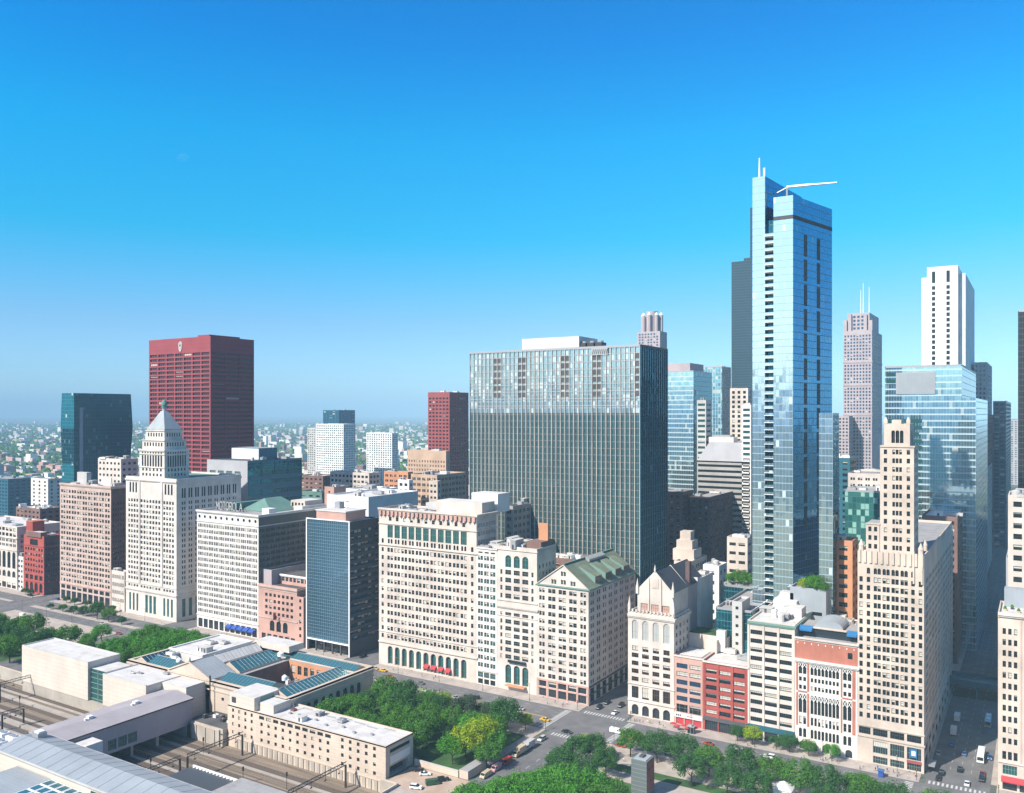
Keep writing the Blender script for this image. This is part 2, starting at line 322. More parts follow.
# ------------------------------------------------------------------ windows and facades
WC = {}
def wdata(w, h, style, v, fr, wl, pane, rc=.4):
    """one window in its own frame: +x outward, y across, z up from the sill"""
    key = (round(w, 2), round(h, 2), style, v, fr, wl, pane, rc)
    if key in WC: return WC[key]
    b = MB(); y = w / 2; t = min(.09, w * .07)
    def q(y0, y1, z0, z1, x, mat): b.poly([(x, y0, z0), (x, y1, z0), (x, y1, z1), (x, y0, z1)], mat)
    if style == 'arch':
        n = 8; zc = h - y; arc = [(y * math.cos(math.pi * i / n), zc + y * math.sin(math.pi * i / n)) for i in range(n + 1)]
        b.poly([(0, -y, 0), (0, y, 0)] + [(0, a, z) for a, z in arc], pane)
        for sgn in (1, -1):
            pts = [(a, z) for a, z in arc if a * sgn >= -1e-6]
            if sgn < 0: pts = pts[::-1]
            for (a, z), (a2, z2) in zip(pts, pts[1:]):
                cr = [(rc - .03, sgn * y, h), (rc - .03, a2, z2), (rc - .03, a, z)]
                b.poly(cr if sgn > 0 else cr[::-1], wl)
                b.poly([(rc - .03, a, z), (rc - .03, a2, z2), (0, a2, z2), (0, a, z)], wl)
        q(-t / 2, t / 2, 0, h - t, .04, fr); q(-y, y, zc - t / 2, zc + t / 2, .05, fr); q(-y, y, zc * .45, zc * .45 + t, .05, fr)
        WC[key] = b; return b
    bl = 0 if v == 0 else (.45 if v == 1 else (.85 if v == 2 else .25))
    zt = h * (1 - bl)
    q(-y, y, 0, zt, 0, pane)
    if bl: q(-y, y, zt, h, 0, 'blind' if v != 3 else 'blind_grey')
    def barz(z, th): b.box(.0, .05, -y, y, z, z + th, fr, bottom=True)
    def bary(a, th): b.box(.0, .045, a, a + th, 0, h, fr, bottom=False)
    if style != 'bare':
        barz(0, t); barz(h - t, t); bary(-y, t); bary(y - t, t)
        if style in ('dh', 'chi', 'multi'): barz(h * .52, t)
        if style == 'chi': bary(-y * .5, t); bary(y * .5 - t, t)
        if style == 'multi':
            n = max(2, int(round(w / .9)))
            for i in range(1, n): bary(-y + w * i / n - t / 2, t)
        if style == 'pair': bary(-t, 2 * t); barz(h * .5, t)
        if style == 'quad':
            for i in (1, 2, 3): bary(-y + w * i / 4 - .2, .4)
    WC[key] = b; return b
def cols(a0, a1, nb, k=1, m=.3, g=.08):
    b = (a1 - a0) / nb; out = []
    for i in range(nb):
        u = b * (1 - m); w = (u - (k - 1) * g * b) / k; s = a0 + i * b + b * m / 2
        for j in range(k): out.append((s + j * (w + g * b), s + j * (w + g * b) + w))
    return out
def rows(z0, n, fh, h, off=.9): return [(z0 + i * fh + off, z0 + i * fh + off + h) for i in range(n)]
def facade(wb, wins, side, plane, a0, a1, z0, z1, bands, mat, rec=.4):
    """wall sheet with real openings; bands = (openings across, rows up, style, (chance of blinds), frame, pane)"""
    def pt(a, z, o=0.0): return (plane - o, a, z) if side == 'E' else (a, plane - o, z)
    def quad(p, mt=mat): wb.poly(p if side == 'E' else p[::-1], mt)
    lv = []
    for bd in bands:
        for r in bd[1]: lv.append((r[0], r[1], bd))
    lv.sort(key=lambda t: t[0]); z = z0
    for (r0, r1, bd) in lv:
        if r0 < z - 1e-6 or r1 > z1 + 1e-6: continue
        if r0 > z: quad([pt(a0, z), pt(a1, z), pt(a1, r0), pt(a0, r0)])
        a = a0; rc = bd[6] if len(bd) > 6 else rec
        for (c0, c1) in bd[0]:
            if c0 < a - 1e-6 or c1 > a1 + 1e-6: continue
            quad([pt(a, r0), pt(c0, r0), pt(c0, r1), pt(a, r1)])
            quad([pt(c0, r0), pt(c1, r0), pt(c1, r0, rc), pt(c0, r0, rc)]); quad([pt(c0, r1, rc), pt(c1, r1, rc), pt(c1, r1), pt(c0, r1)])
            quad([pt(c0, r0), pt(c0, r0, rc), pt(c0, r1, rc), pt(c0, r1)]); quad([pt(c1, r0, rc), pt(c1, r0), pt(c1, r1), pt(c1, r1, rc)])
            wins.append((side, plane - rc, (c0 + c1) / 2, r0, c1 - c0, r1 - r0, bd))
            a = c1
        quad([pt(a, r0), pt(a1, r0), pt(a1, r1), pt(a, r1)]); z = r1
    if z < z1: quad([pt(a0, z), pt(a1, z), pt(a1, z1), pt(a0, z1)])
def put_windows(root, wins, wl, limit=100, name='window'):
    """nearest `limit` windows are parts of their own, the rest one part"""
    ent = []
    for (side, pl, a, z, w, h, bd) in wins:
        x, y = (pl, a) if side == 'E' else (a, pl)
        style = bd[2]; p = (bd[3] if len(bd) > 3 else .3) * .95; r = rnd.random()
        v = 0 if r > p else (1 if r < p * .5 else (2 if r < p * .8 else 3))
        fr = bd[4] if len(bd) > 4 and bd[4] else 'frame_white'; pn = bd[5] if len(bd) > 5 and bd[5] else 'pane'
        ent.append((dep(x, y) / (w * h if side == 'E' else w * h * .5), x, y, z, 0 if side == 'E' else math.pi / 2, wdata(w, h, style, v, fr, wl, pn, bd[6] if len(bd) > 6 else .4)))
    ent.sort(key=lambda t: t[0])
    for (_, x, y, z, rz, d) in ent[:limit]:
        me = getattr(d, 'me', None)
        if me is None: me = d.me = d.mesh('window')
        inst(me, name, root, (x, y, z), rz)
    if len(ent) > limit:
        mb = MB()
        for (_, x, y, z, rz, d) in ent[limit:]:
            if rz: mb.add(d, lambda p: (x - p[1], y + p[0], z + p[2]))
            else: mb.add(d, lambda p: (x + p[0], y + p[1], z + p[2]))
        build(mb, name, root, kind='stuff')
def shell(root, x0, x1, y0, y1, z0, z1, wall, bE=(), bN=(), roof='roof_grey', par=1.0, wins=None, rec=.4, name='wall', wallN=None):
    """four walls with a parapet round a sunken roof deck"""
    wb = MB(); ws = [] if wins is None else wins
    facade(wb, ws, 'E', x1, y0, y1, z0, z1, list(bE), wall, rec); facade(wb, ws, 'N', y1, x0, x1, z0, z1, list(bN), wallN or wall, rec)
    wb.poly([(x0, y1, z0), (x0, y0, z0), (x0, y0, z1), (x0, y1, z1)], wall); wb.poly([(x0, y0, z0), (x1, y0, z0), (x1, y0, z1), (x0, y0, z1)], wall)
    t = .45; zr = z1 - par
    for a, b, c, d in ((x0, x1, y0, y0 + t), (x0, x1, y1 - t, y1), (x0, x0 + t, y0 + t, y1 - t), (x1 - t, x1, y0 + t, y1 - t)):
        wb.poly([(a, c, z1), (b, c, z1), (b, d, z1), (a, d, z1)], wall)
    i = (x0 + t, x1 - t, y0 + t, y1 - t)
    wb.poly([(i[0], i[2], zr), (i[0], i[3], zr), (i[0], i[3], z1), (i[0], i[2], z1)], wall); wb.poly([(i[1], i[3], zr), (i[1], i[2], zr), (i[1], i[2], z1), (i[1], i[3], z1)], wall)
    wb.poly([(i[0], i[3], zr), (i[1], i[3], zr), (i[1], i[3], z1), (i[0], i[3], z1)], wall); wb.poly([(i[1], i[2], zr), (i[0], i[2], zr), (i[0], i[2], z1), (i[1], i[2], z1)], wall)
    build(wb, name, root)
    rb = MB(); rb.poly([(i[0], i[2], zr), (i[1], i[2], zr), (i[1], i[3], zr), (i[0], i[3], zr)], roof); rfo = build(rb, 'roof', root)
    if name == 'wall': ROOFOF[root.name] = rfo
    if wins is None: put_windows(root, ws, wall)
    return zr
def cornice(root, x0, x1, y0, y1, z, h, p, mat, name='cornice'):
    """ledge along the east and north faces"""
    b = MB(); b.box(x1 + .003, x1 + p, y0, y1 + p, z, z + h, mat); b.box(x0, x1 + .003, y1 + .003, y1 + p, z, z + h, mat)
    if h > .7: b.box(x1 + .003, x1 + p * .6, y0, y1 + p * .6, z - h * .6, z, mat); b.box(x0, x1 + .003, y1 + .003, y1 + p * .6, z - h * .6, z, mat)
    return build(b, name, root)
def roof_units(root, x0, x1, y0, y1, z, n, seed=0, big=1.0):
    r = random.Random(seed * 31 + 5); root = ROOFOF.get(root.name, root)
    for i in range(n):
        b = MB(); x = r.uniform(x0 + 2, x1 - 2); y = r.uniform(y0 + 2, y1 - 2); t = r.random()
        w, l, h = r.uniform(1.2, 3) * big, r.uniform(1.5, 4.5) * big, r.uniform(.9, 2.4) * big
        w = min(w, (x1 - x0) * .3); l = min(l, (y1 - y0) * .3)
        mt = r.choice(['white_panel', 'light_grey', 'steel_grey', 'pale_concrete', 'roof_grey'])
        if t < .5:
            b.box(x - w, x + w, y - l, y + l, z + .3, z + h, mt); b.box(x - w * .7, x + w * .7, y - l * .8, y + l * .8, z, z + .3, 'steel_dark')
            for k in range(2): b.cyl(x, y + (k - .5) * l, z + h, z + h + .4, min(w, l) * .45, 'steel_grey', 10)
            build(b, 'air_handler', root)
        elif t < .8:
            b.box(x - w, x + w, y - l * .6, y + l * .6, z, z + h * 1.5, mt, top='roof_white'); b.box(x - w - .2, x + w + .2, y - l * .6 - .2, y + l * .6 + .2, z + h * 1.5, z + h * 1.5 + .25, 'light_grey')
            b.box(x + w, x + w + .06, y - .5, y + .5, z + .1, z + 2.1, 'frame_dark'); build(b, 'stair_head', root)
        else:
            b.cyl(x, y, z, z + h * 1.4, w * .6, mt, 12); b.cyl(x, y, z + h * 1.4, z + h * 1.4 + .5, w * .6, mt, 12, r1=w * .15)
            build(b, 'vent_drum', root)
def spot(px, py, z=0.0): return gnd(px, py, z)

def auto(label, X, pL, pC, pR, yt, wall, fh=3.8, bw=5.0, k=2, m=.35, hf=.5, style='bare', p=.25, roof='roof_grey', units=3, name='office_building', cat='building', Y=None,
         frame='frame_dark', pane='pane', topblank=1.5, nblank=False, par=1.0, group=None, base=0.0, wallN=None, deep=None, kN=None, mN=None):
    """a slab building: south edge, north-east corner and north-west edge bearings, roof line in the photo"""
    if Y is not None: X = xN(pC, Y)
    y0, y1 = yE(pL, X), yE(pC, X); x0 = xN(pR, y1) if pR else X - deep
    z1 = zz(yt, X, y1)
    root = thing(name, label, cat, ((x0 + X) / 2, (y0 + y1) / 2, 0), group=group)
    zb = max(base, 0); nf = max(1, int((z1 - topblank - zb) / fh)); zs = z1 - topblank - nf * fh
    nbE = max(1, int(round((y1 - y0) / bw))); nbN = max(1, int(round((X - x0) / bw)))
    rw = rows(zs, nf, fh, fh * hf, fh * (1 - hf) * .5)
    bE = [(cols(y0 + .6, y1 - .6, nbE, k, m), rw, style, p, frame, pane)]
    bN = [] if nblank else [(cols(x0 + .6, X - .6, nbN, kN or k, mN or m), rw, style, p, frame, pane)]
    zr = shell(root, x0, X, y0, y1, 0, z1, wall, bE, bN, roof, par, wallN=wallN)
    if units: roof_units(root, x0, X, y0, y1, zr, units, seed=int(abs(pL) * 7 + yt))
    return root, (x0, X, y0, y1, z1)
def glassbox(label, X, pL, pC, pR, yt, mE, mN, name='glass_tower', Y=None, roof='roof_grey', units=3, pent=None, deep=None, fins=None):
    if Y is not None: X = xN(pC, Y)
    y0, y1 = yE(pL, X), yE(pC, X); x0 = xN(pR, y1) if pR else X - deep
    z1 = zz(yt, X, y1); root = thing(name, label, 'tower', ((x0 + X) / 2, (y0 + y1) / 2, 0))
    b = MB(); b.poly([(X, y0, 0), (X, y1, 0), (X, y1, z1), (X, y0, z1)], mE); build(b, 'glazing', root)
    b = MB(); b.poly([(X, y1, 0), (x0, y1, 0), (x0, y1, z1), (X, y1, z1)], mN); build(b, 'side_glazing', root)
    b = MB(); b.poly([(x0, y1, 0), (x0, y0, 0), (x0, y0, z1), (x0, y1, z1)], mN); b.poly([(x0, y0, 0), (X, y0, 0), (X, y0, z1), (x0, y0, z1)], mN); build(b, 'rear_glazing', root)
    b = MB(); b.poly([(x0, y0, z1 - .6), (X, y0, z1 - .6), (X, y1, z1 - .6), (x0, y1, z1 - .6)], roof); build(b, 'roof', root)
    b = MB()
    for a, b2, c, d in ((x0, X, y0 - .1, y0 + .4), (x0, X, y1 - .4, y1 + .1), (x0 - .1, x0 + .4, y0 + .4, y1 - .4), (X - .4, X + .1, y0 + .4, y1 - .4)): b.box(a, b2, c, d, z1 - .6, z1 + .5, 'steel_grey')
    build(b, 'parapet', root)
    if pent:
        f, h, mt = pent; b = MB(); cx, cy, wx, wy = (x0 + X) / 2, (y0 + y1) / 2, (X - x0) / 2 * f, (y1 - y0) / 2 * f
        b.box(cx - wx, cx + wx, cy - wy, cy + wy, z1 - .6, z1 + h, mt); build(b, 'penthouse', root)
    if units: roof_units(root, x0, X, y0, y1, z1 - .6, units, seed=int(pL + yt))
    return root, (x0, X, y0, y1, z1)

# ------------------------------------------------------------------ the setting: ground, roads, pavements, railway cutting
def sheet(name, rects, z, mat, kind='structure'):
    b = MB()
    for (x0, x1, y0, y1) in rects: b.poly([(x0, y0, z), (x1, y0, z), (x1, y1, z), (x0, y1, z)], mat)
    o = build(b, name); o['kind'] = kind; return o
def slabs(name, rects, h, mat):
    b = MB()
    for (x0, x1, y0, y1) in rects: b.box(x0, x1, y0, y1, -.3, h, mat, bottom=False)
    o = build(b, name); o['kind'] = 'structure'; return o
R_ = 26000
TX0, TX1, TY0, TY1, TZ = -244.0, -186.0, -900.0, -202.0, -5.5
sheet('ground', [(-R_, -246.99, -R_, R_), (-246.99, TX0, -R_, -298), (-246.99, TX0, -209.5, R_), (TX1, R_, -R_, R_), (TX0, TX1, -R_, TY0), (TX0, TX1, TY1, R_)], 0, 'city_ground')
sheet('railway_cutting', [(TX0, TX1, TY0, TY1), (-247.2, TX0, -300, -207)], TZ, 'ballast')
sheet('parkland', [(-110, 480, -3000, 3000)], .03, 'parkland'); sheet('lake', [(480, R_ - 10, -R_ + 10, R_ - 10)], .04, 'lake_water')
AX = -359.0
sheet('avenue', [(-350, -322.5, -1100, 60)], .02, 'asphalt')
sheet('monroe_street', [(-900, -350, -180, -158), (-322.5, -180, -181, -158)], .024, 'asphalt')
sheet('adams_street', [(-900, -350, -330, -310)], .024, 'asphalt'); sheet('jackson_street', [(-900, -350, -483, -463), (-322.5, -244, -488, -458)], .024, 'asphalt')
sheet('madison_street', [(-2600, -350, -36.5, -15.5)], .024, 'asphalt'); sheet('van_buren_street', [(-900, -350, -639, -618), (-322.5, -244, -645, -612)], .024, 'asphalt')
sheet('wabash_avenue', [(-482, -466, -1100, 60)], .028, 'asphalt_dark')
slabs('pavement', [(AX - 3, -350, -1000, -640), (AX - 3, -350, -617, -484), (AX - 3, -350, -462, -331), (AX - 3, -350, -309, -181), (AX - 3, -350, -157, -38.5), (AX - 3, -350, -13.5, 30),
                   (-322.5, -312, -610, -490), (-322.5, -312, -456, -183), (-322.5, -306, -156, 30), (-312, -264, -187, -183), (-306, -250, -156, -151),
                   (-620, AX - 3, -41, -36.5), (-620, AX - 3, -15.5, -12), (-466, AX - 3, -182.5, -180.2), (-466, AX - 3, -158, -154)], .14, 'pavement')
slabs('median_strip', [(-337.5, -334.5, -1000, -640), (-337.5, -333.5, -612, -490), (-337.3, -334.7, -455, -340)], .16, 'pavement')
sheet('garden_lawn', [(-312, -264, -270, -187.2), (-306, -200, -151, 40), (-312, -258, -455, -392), (-292, TX0 - 3, -610, -490), (-292, -258, -490, -455)], .05, 'lawn')
sheet('park_walk', [(-312, -292.2, -610, -490)], .05, 'pavement')
sheet('garden_path', [(-300, -292, -151, 30), (-312, -264, -236, -231), (-292, -240, -120, -112)], .07, 'pavement')
sheet('service_yard', [(-262, TX0, -208, -181.2)], .09, 'lot_paving')
sheet('yard_approach', [(TX0, -180, -202, -181)], .06, 'pavement')
# painted markings
b = MB()
def stripe(x0, x1, y0, y1, mat='paint_white'): b.poly([(x0, y0, .034), (x1, y0, .034), (x1, y1, .034), (x0, y1, .034)], mat)
for i in range(14): stripe(-352.6 + .0, -349.6, -178.5 + i * 1.45, -177.8 + i * 1.45)           # zebra across the side street, west arm
for i in range(14): stripe(-321.5, -318.5, -178.5 + i * 1.45, -177.8 + i * 1.45)
for i in range(17): stripe(-348.5 + i * 1.5, -347.7 + i * 1.5, -187.5, -184.3); stripe(-348.5 + i * 1.5, -347.7 + i * 1.5, -155.5, -152.3)
for yy in range(-1000, 40, 9):
    if -190 < yy < -150 or -335 < yy < -305 or -486 < yy < -458: continue
    for xx in (-346.6, -343.3, -339.8, -332.3, -329, -325.8): stripe(xx, xx + .13, yy, yy + 3)
for yy in ((-150, -42), (-305, -190), (-455, -335)): stripe(-336.2, -336, *yy, 'paint_yellow'); stripe(-335.7, -335.5, *yy, 'paint_yellow')
for xx in range(-900, -366, 8):
    for yy in (-29.6, -26, -22.4): stripe(xx, xx + 3, yy, yy + .13)
for i in range(13): stripe(-353.8, -350.8, -35.5 + i * 1.5, -34.8 + i * 1.5)
for i in range(17): stripe(-348.5 + i * 1.5, -347.7 + i * 1.5, -43, -40)
for xx in range(-318, -190, 8): stripe(xx, xx + 3, -169.6, -169.4)
o = build(b, 'road_markings'); o['kind'] = 'structure'
# track bed stripes, rails and sleepers
tz = TZ
b = MB()
for i, xx in enumerate((-238.5, -233, -227.5, -221, -215.5, -209, -203.5, -197.5, -191.5)):
    b.poly([(xx - 1.5, TY0, tz + .05), (xx + 1.5, TY0, tz + .05), (xx + 1.5, TY1 - 1, tz + .05), (xx - 1.5, TY1 - 1, tz + .05)], ('sleeper', 'ballast', 'rail_steel')[i % 3] if i % 2 else 'sleeper')
o = build(b, 'track_bed'); o['kind'] = 'structure'
b = MB()
for xx in (-235.8, -218.2, -206.2, -194.5):
    b.poly([(xx - .9, TY0, tz + .03), (xx + .9, TY0, tz + .03), (xx + .9, TY1 - 1, tz + .03), (xx - .9, TY1 - 1, tz + .03)], 'track_grey')
for xx in (-230.2, -212.3, -200.4):
    b.box(xx - 1.2, xx + 1.2, -560, -345, tz, tz + .9, 'track_grey')
o = build(b, 'platform_strips'); o['kind'] = 'structure'
b = MB()
for xx in (-238.5, -233, -227.5, -221, -215.5, -209, -203.5, -197.5, -191.5):
    for s in (-.72, .72): b.box(xx + s - .05, xx + s + .05, TY0, TY1 - 1, tz + .05, tz + .25, 'rail_steel', bottom=False)
o = build(b, 'railway_tracks'); o['kind'] = 'structure'

def retaining(label, x0, x1, y0, y1, z0, z1, side):
    t = thing('retaining_wall', label, 'wall', ((x0 + x1) / 2, (y0 + y1) / 2, z0))
    b = MB(); b.box(x0, x1, y0, y1, z0, z1, 'concrete'); build(b, 'wall', t)
    b = MB(); b.box(x0 - .15, x1 + .15, y0, y1, z1 + .003, z1 + .3, 'limestone'); build(b, 'coping', t)
    if side == 'E':
        n = int((y1 - y0) / 6)
        for i in range(min(n, 60)):
            yy = y0 + (i + .5) * (y1 - y0) / n; b = MB(); b.box(x1 + .003, x1 + .35, yy - .35, yy + .35, z0, z1 - .2, 'concrete'); build(b, 'pilaster', t)
retaining('long tan concrete wall along the tracks below the windowless white block', TX0 - .6, TX0, TY0, -322, TZ, .9, 'E')
retaining('tan stepped wall of the sunken tracks beside the small railway yard deck', TX0 - .6, TX0, -318, -300, TZ, 1.2, 'E')
retaining('short tan return wall of the cutting beside the service yard', TX0 - .6, TX0, -209.4, -201.4, TZ, .9, 'N')
retaining('low wall closing the north end of the sunken tracks', TX0, TX1, TY1, TY1 + .6, TZ, .9, 'N')

# ------------------------------------------------------------------ the row of old buildings on the avenue
def row_building(name, label, pL, pC, pR, yt, Y0=None, X=AX, cat='building', zmax=None):
    y0, y1 = yE(pL, X), yE(pC, X); x0 = xN(pR, y1); z1 = zz(yt, X, y1)
    return thing(name, label, cat, ((x0 + X) / 2, (y0 + y1) / 2, 0)), x0, X, y0, y1, z1

# far left: stone front with arches
t, x0, x1, y0, y1, z1 = row_building('arcaded_building', 'stone building with tall arched windows and dark top floors at the left edge', -40, 17, 62, 527)
bE = [(cols(y0 + 1, y1 - 1, 16, 1, .3), rows(z1 - 9, 2, 4.2, 2.6), 'dh', .2, 'frame_dark'), (cols(y0 + 1, y1 - 1, 16, 2, .3), rows(z1 - 17, 2, 3.6, 2.2), 'dh', .2),
      (cols(y0 + 1, y1 - 1, 12, 1, .35), [(z1 - 33, z1 - 20)], 'arch', 0, 'frame_dark'), (cols(y0 + 1, y1 - 1, 12, 1, .35), [(z1 - 40, z1 - 35)], 'arch', 0), (cols(y0 + 1, y1 - 1, 12, 1, .2), [(.6, 5)], 'bare', .2)]
zr = shell(t, x0, x1, y0, y1, 0, z1, 'warm_white', bE, [(cols(x0 + 2, x1 - 2, 8, 2, .5), rows(6, 9, 4.2, 2), 'dh', .2)], 'roof_white')
cornice(t, x0, x1, y0, y1, z1 - 9.5, .7, .7, 'warm_white'); cornice(t, x0, x1, y0, y1, z1 - 19, .6, .5, 'warm_white'); roof_units(t, x0, x1, y0, y1, zr, 12, 3)
auto('small white three-storey house squeezed beside the red brick club building', AX - 1, 17.5, 23.5, 33, 557, 'white_terracotta', 4, 4, 1, .4, .5, 'dh', units=1, name='town_house', frame='frame_white')

t, x0, x1, y0, y1, z1 = row_building('brick_club_house', 'red brick club house with ground floor arches and red chimney block', 24, 44, 61.5, 536.5)
bE = [(cols(y0 + 1, y1 - 1, 7, 1, .45), rows(15.5, 5, 4.1, 2.1), 'dh', .2, 'frame_dark'), (cols(y0 + 1, y1 - 1, 4, 1, .35), [(10.6, 14.2)], 'dh', .1, 'frame_dark'), (cols(y0 + 1, y1 - 1, 4, 1, .35), [(1.5, 8.6)], 'arch', 0, 'frame_dark'),
      (cols(y0 + 2, y1 - 2, 1, 1, .55) + [], [(37, 41.5)], 'multi', .1, 'frame_dark'), ]
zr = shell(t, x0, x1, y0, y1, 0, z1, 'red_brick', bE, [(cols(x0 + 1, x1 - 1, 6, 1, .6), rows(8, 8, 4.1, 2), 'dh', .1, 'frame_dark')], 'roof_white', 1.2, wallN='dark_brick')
cornice(t, x0, x1, y0, y1, z1 - 8.2, .6, .5, 'red_brick'); cornice(t, x0, x1, y0, y1, 9.2, .5, .4, 'red_brick')
b = MB(); b.box(x0 + 5, x0 + 14, y0 + 4, y0 + 13, zr, zr + 11, 'red_brick', top='roof_white'); b.box(x0 + 4.7, x0 + 14.3, y0 + 3.7, y0 + 13.3, zr + 11, zr + 11.6, 'rust_brick'); build(b, 'chimney_block', ROOFOF.get(t.name, t))
b = MB(); b.box(x0 + 14.4, x1 - 4, y0 + 4, y1 - 3, zr, zr + 4, 'brown_brick', top='roof_white'); build(b, 'penthouse', ROOFOF.get(t.name, t)); roof_units(t, x0, x1, y0, y1, zr, 5, 2)

t, x0, x1, y0, y1, z1 = row_building('office_block', 'plain pinkish beige office block with dark blank side wall left of the pyramid tower', 60, 111, 126, 486.5)
fh = (z1 - 4 - 13) / 18
bE = [(cols(y0 + .8, y1 - .8, 9, 2, .22, .12), rows(13, 18, fh, fh * .58), 'dh', .45, 'frame_brown'), (cols(y0 + .8, y1 - .8, 9, 1, .25), [(8.6, 11.4)], 'multi', .2, 'frame_dark'), (cols(y0 + .8, y1 - .8, 9, 1, .22), [(.5, 7.4)], 'bare', 0, 'frame_dark', 'pane_shop')]
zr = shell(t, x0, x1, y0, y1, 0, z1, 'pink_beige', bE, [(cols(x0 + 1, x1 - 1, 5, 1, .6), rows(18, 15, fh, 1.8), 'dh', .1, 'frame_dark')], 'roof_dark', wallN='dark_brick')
cornice(t, x0, x1, y0, y1, z1 - 1.2, 1.1, .8, 'pink_beige'); cornice(t, x0, x1, y0, y1, 12, .5, .4, 'salmon')
b = MB(); b.box(x0 + 2, x1 - 6, y0 + 12, y0 + 24, zr, zr + 9, 'light_grey', top='roof_white'); build(b, 'penthouse', ROOFOF.get(t.name, t))
b = MB(); b.box(x0 + 3, x1 - 8, y1 - 24, y1 - 12, zr, zr + 6, 'pale_concrete'); build(b, 'stair_head', ROOFOF.get(t.name, t)); roof_units(t, x0, x1, y0, y1, zr, 6, 5)
auto('low white four-storey house tucked between the pinkish block and the pyramid tower', AX, 111.5, 124.5, 131, 572, 'warm_white', 5.4, 2.6, 1, .45, .5, 'dh', units=2, name='town_house', frame='frame_white')

# pyramid tower
t, x0, x1, y0, y1, z1 = row_building('pyramid_tower', 'white limestone tower with stepped top, grey pyramid roof and beehive lantern', 126, 176.5, 241, 479, cat='tower')
yw = y1 - y0; fh = 3.55; nr = int((z1 - 12 - 23) / fh)
def sect(f0, f1, n, m=.3): return cols(y0 + yw * f0, y0 + yw * f1, n, 1, m)
up = sect(.04, .26, 4, .36) + sect(.29, .70, 7, .36) + sect(.74, .96, 4, .36)
bE = [(up, rows(23, nr, fh, 2.1), 'dh', .3, 'frame_white'), (up, [(19, 20.6)], 'dh', .2), (sect(.05, .27, 3, .5) + sect(.38, .62, 3, .35) + sect(.73, .95, 3, .5), [(2.5, 14.5)], 'multi', 0, 'frame_green', 'pane_teal'),
      (sect(.06, .24, 3, .45) + sect(.76, .94, 3, .45), [(z1 - 11, z1 - 4)], 'multi', 0, 'frame_dark')]
bN = [(cols(x0 + 3, x1 - 3, 9, 2, .45, .12), rows(23, nr, fh, 2.1), 'dh', .2), (cols(x0 + 3, x1 - 3, 9, 2, .4, .12), [(z1 - 13, z1 - 6.5)], 'multi', 0, 'frame_dark'), (cols(x0 + 3, x1 - 3, 9, 1, .5), [(2.5, 14.5)], 'multi', 0, 'frame_green', 'pane_teal')]
zr = shell(t, x0, x1, y0, y1, 0, z1, 'ivory', bE, bN, 'copper', 1.2)
cornice(t, x0, x1, y0, y1, z1 - 2.4, .9, .9, 'ivory'); cornice(t, x0, x1, y0, y1, 17, .9, .8, 'ivory'); cornice(t, x0, x1, y0, y1, 21.6, .5, .4, 'ivory')
b = MB()
for f in (.27, .285, .71, .73): b.box(x1 + .003, x1 + .5, y0 + yw * f - .5, y0 + yw * f + .5, 22.2, z1 - 2.6, 'ivory')
build(b, 'pilaster', t)
TXE = x1 - 1.5                                               # tower shaft, set back a little from the front
def stage(pl, pc, pr, yb, ytp, bands, mat='ivory', name='stage', X=TXE):
    a0, a1 = yE(pl, X), yE(pc, X); xx0 = xN(pr, a1); zb = zz(yb, X, a1); zt = zz(ytp, X, a1)
    return a0, a1, xx0, zb, zt
a0, a1, xx0, zb, zt = stage(139.5, 164.5, 189, 482, 450, None); zb = zr
wb = MB(); ws = []
h = zt - zb
facade(wb, ws, 'E', TXE, a0, a1, zb, zt, [(cols(a0 + 2, a1 - 2, 8, 1, .4), [(zb + h * .42, zb + h * .80)], 'multi', 0, 'frame_dark'), (cols(a0 + 2, a1 - 2, 8, 1, .5), [(zb + h * .86, zb + h * .93)], 'dh', 0, 'frame_dark'), (cols(a0 + 2, a1 - 2, 6, 1, .5), rows(zb + 1, 3, 3.4, 1.9), 'dh', .2)], 'ivory')
facade(wb, ws, 'N', a1, xx0, TXE, zb, zt, [(cols(xx0 + 2, TXE - 2, 8, 1, .4), [(zb + h * .42, zb + h * .80)], 'multi', 0, 'frame_dark'), (cols(xx0 + 2, TXE - 2, 8, 1, .5), [(zb + h * .86, zb + h * .93)], 'dh', 0, 'frame_dark'), (cols(xx0 + 2, TXE - 2, 6, 1, .5), rows(zb + 1, 3, 3.4, 1.9), 'dh', .2)], 'ivory')
wb.poly([(xx0, a1, zb), (xx0, a0, zb), (xx0, a0, zt), (xx0, a1, zt)], 'ivory'); wb.poly([(xx0, a0, zb), (TXE, a0, zb), (TXE, a0, zt), (xx0, a0, zt)], 'ivory'); wb.poly([(xx0, a0, zt), (TXE, a0, zt), (TXE, a1, zt), (xx0, a1, zt)], 'ivory')
build(wb, 'shaft', t); put_windows(t, ws, 'ivory', 60); cornice(t, xx0, TXE, a0, a1, zt - .9, .9, .7, 'ivory'); cornice(t, xx0, TXE, a0, a1, zb + h * .83, .5, .5, 'ivory'); cornice(t, xx0, TXE, a0, a1, zb + h * .38, .5, .4, 'ivory')
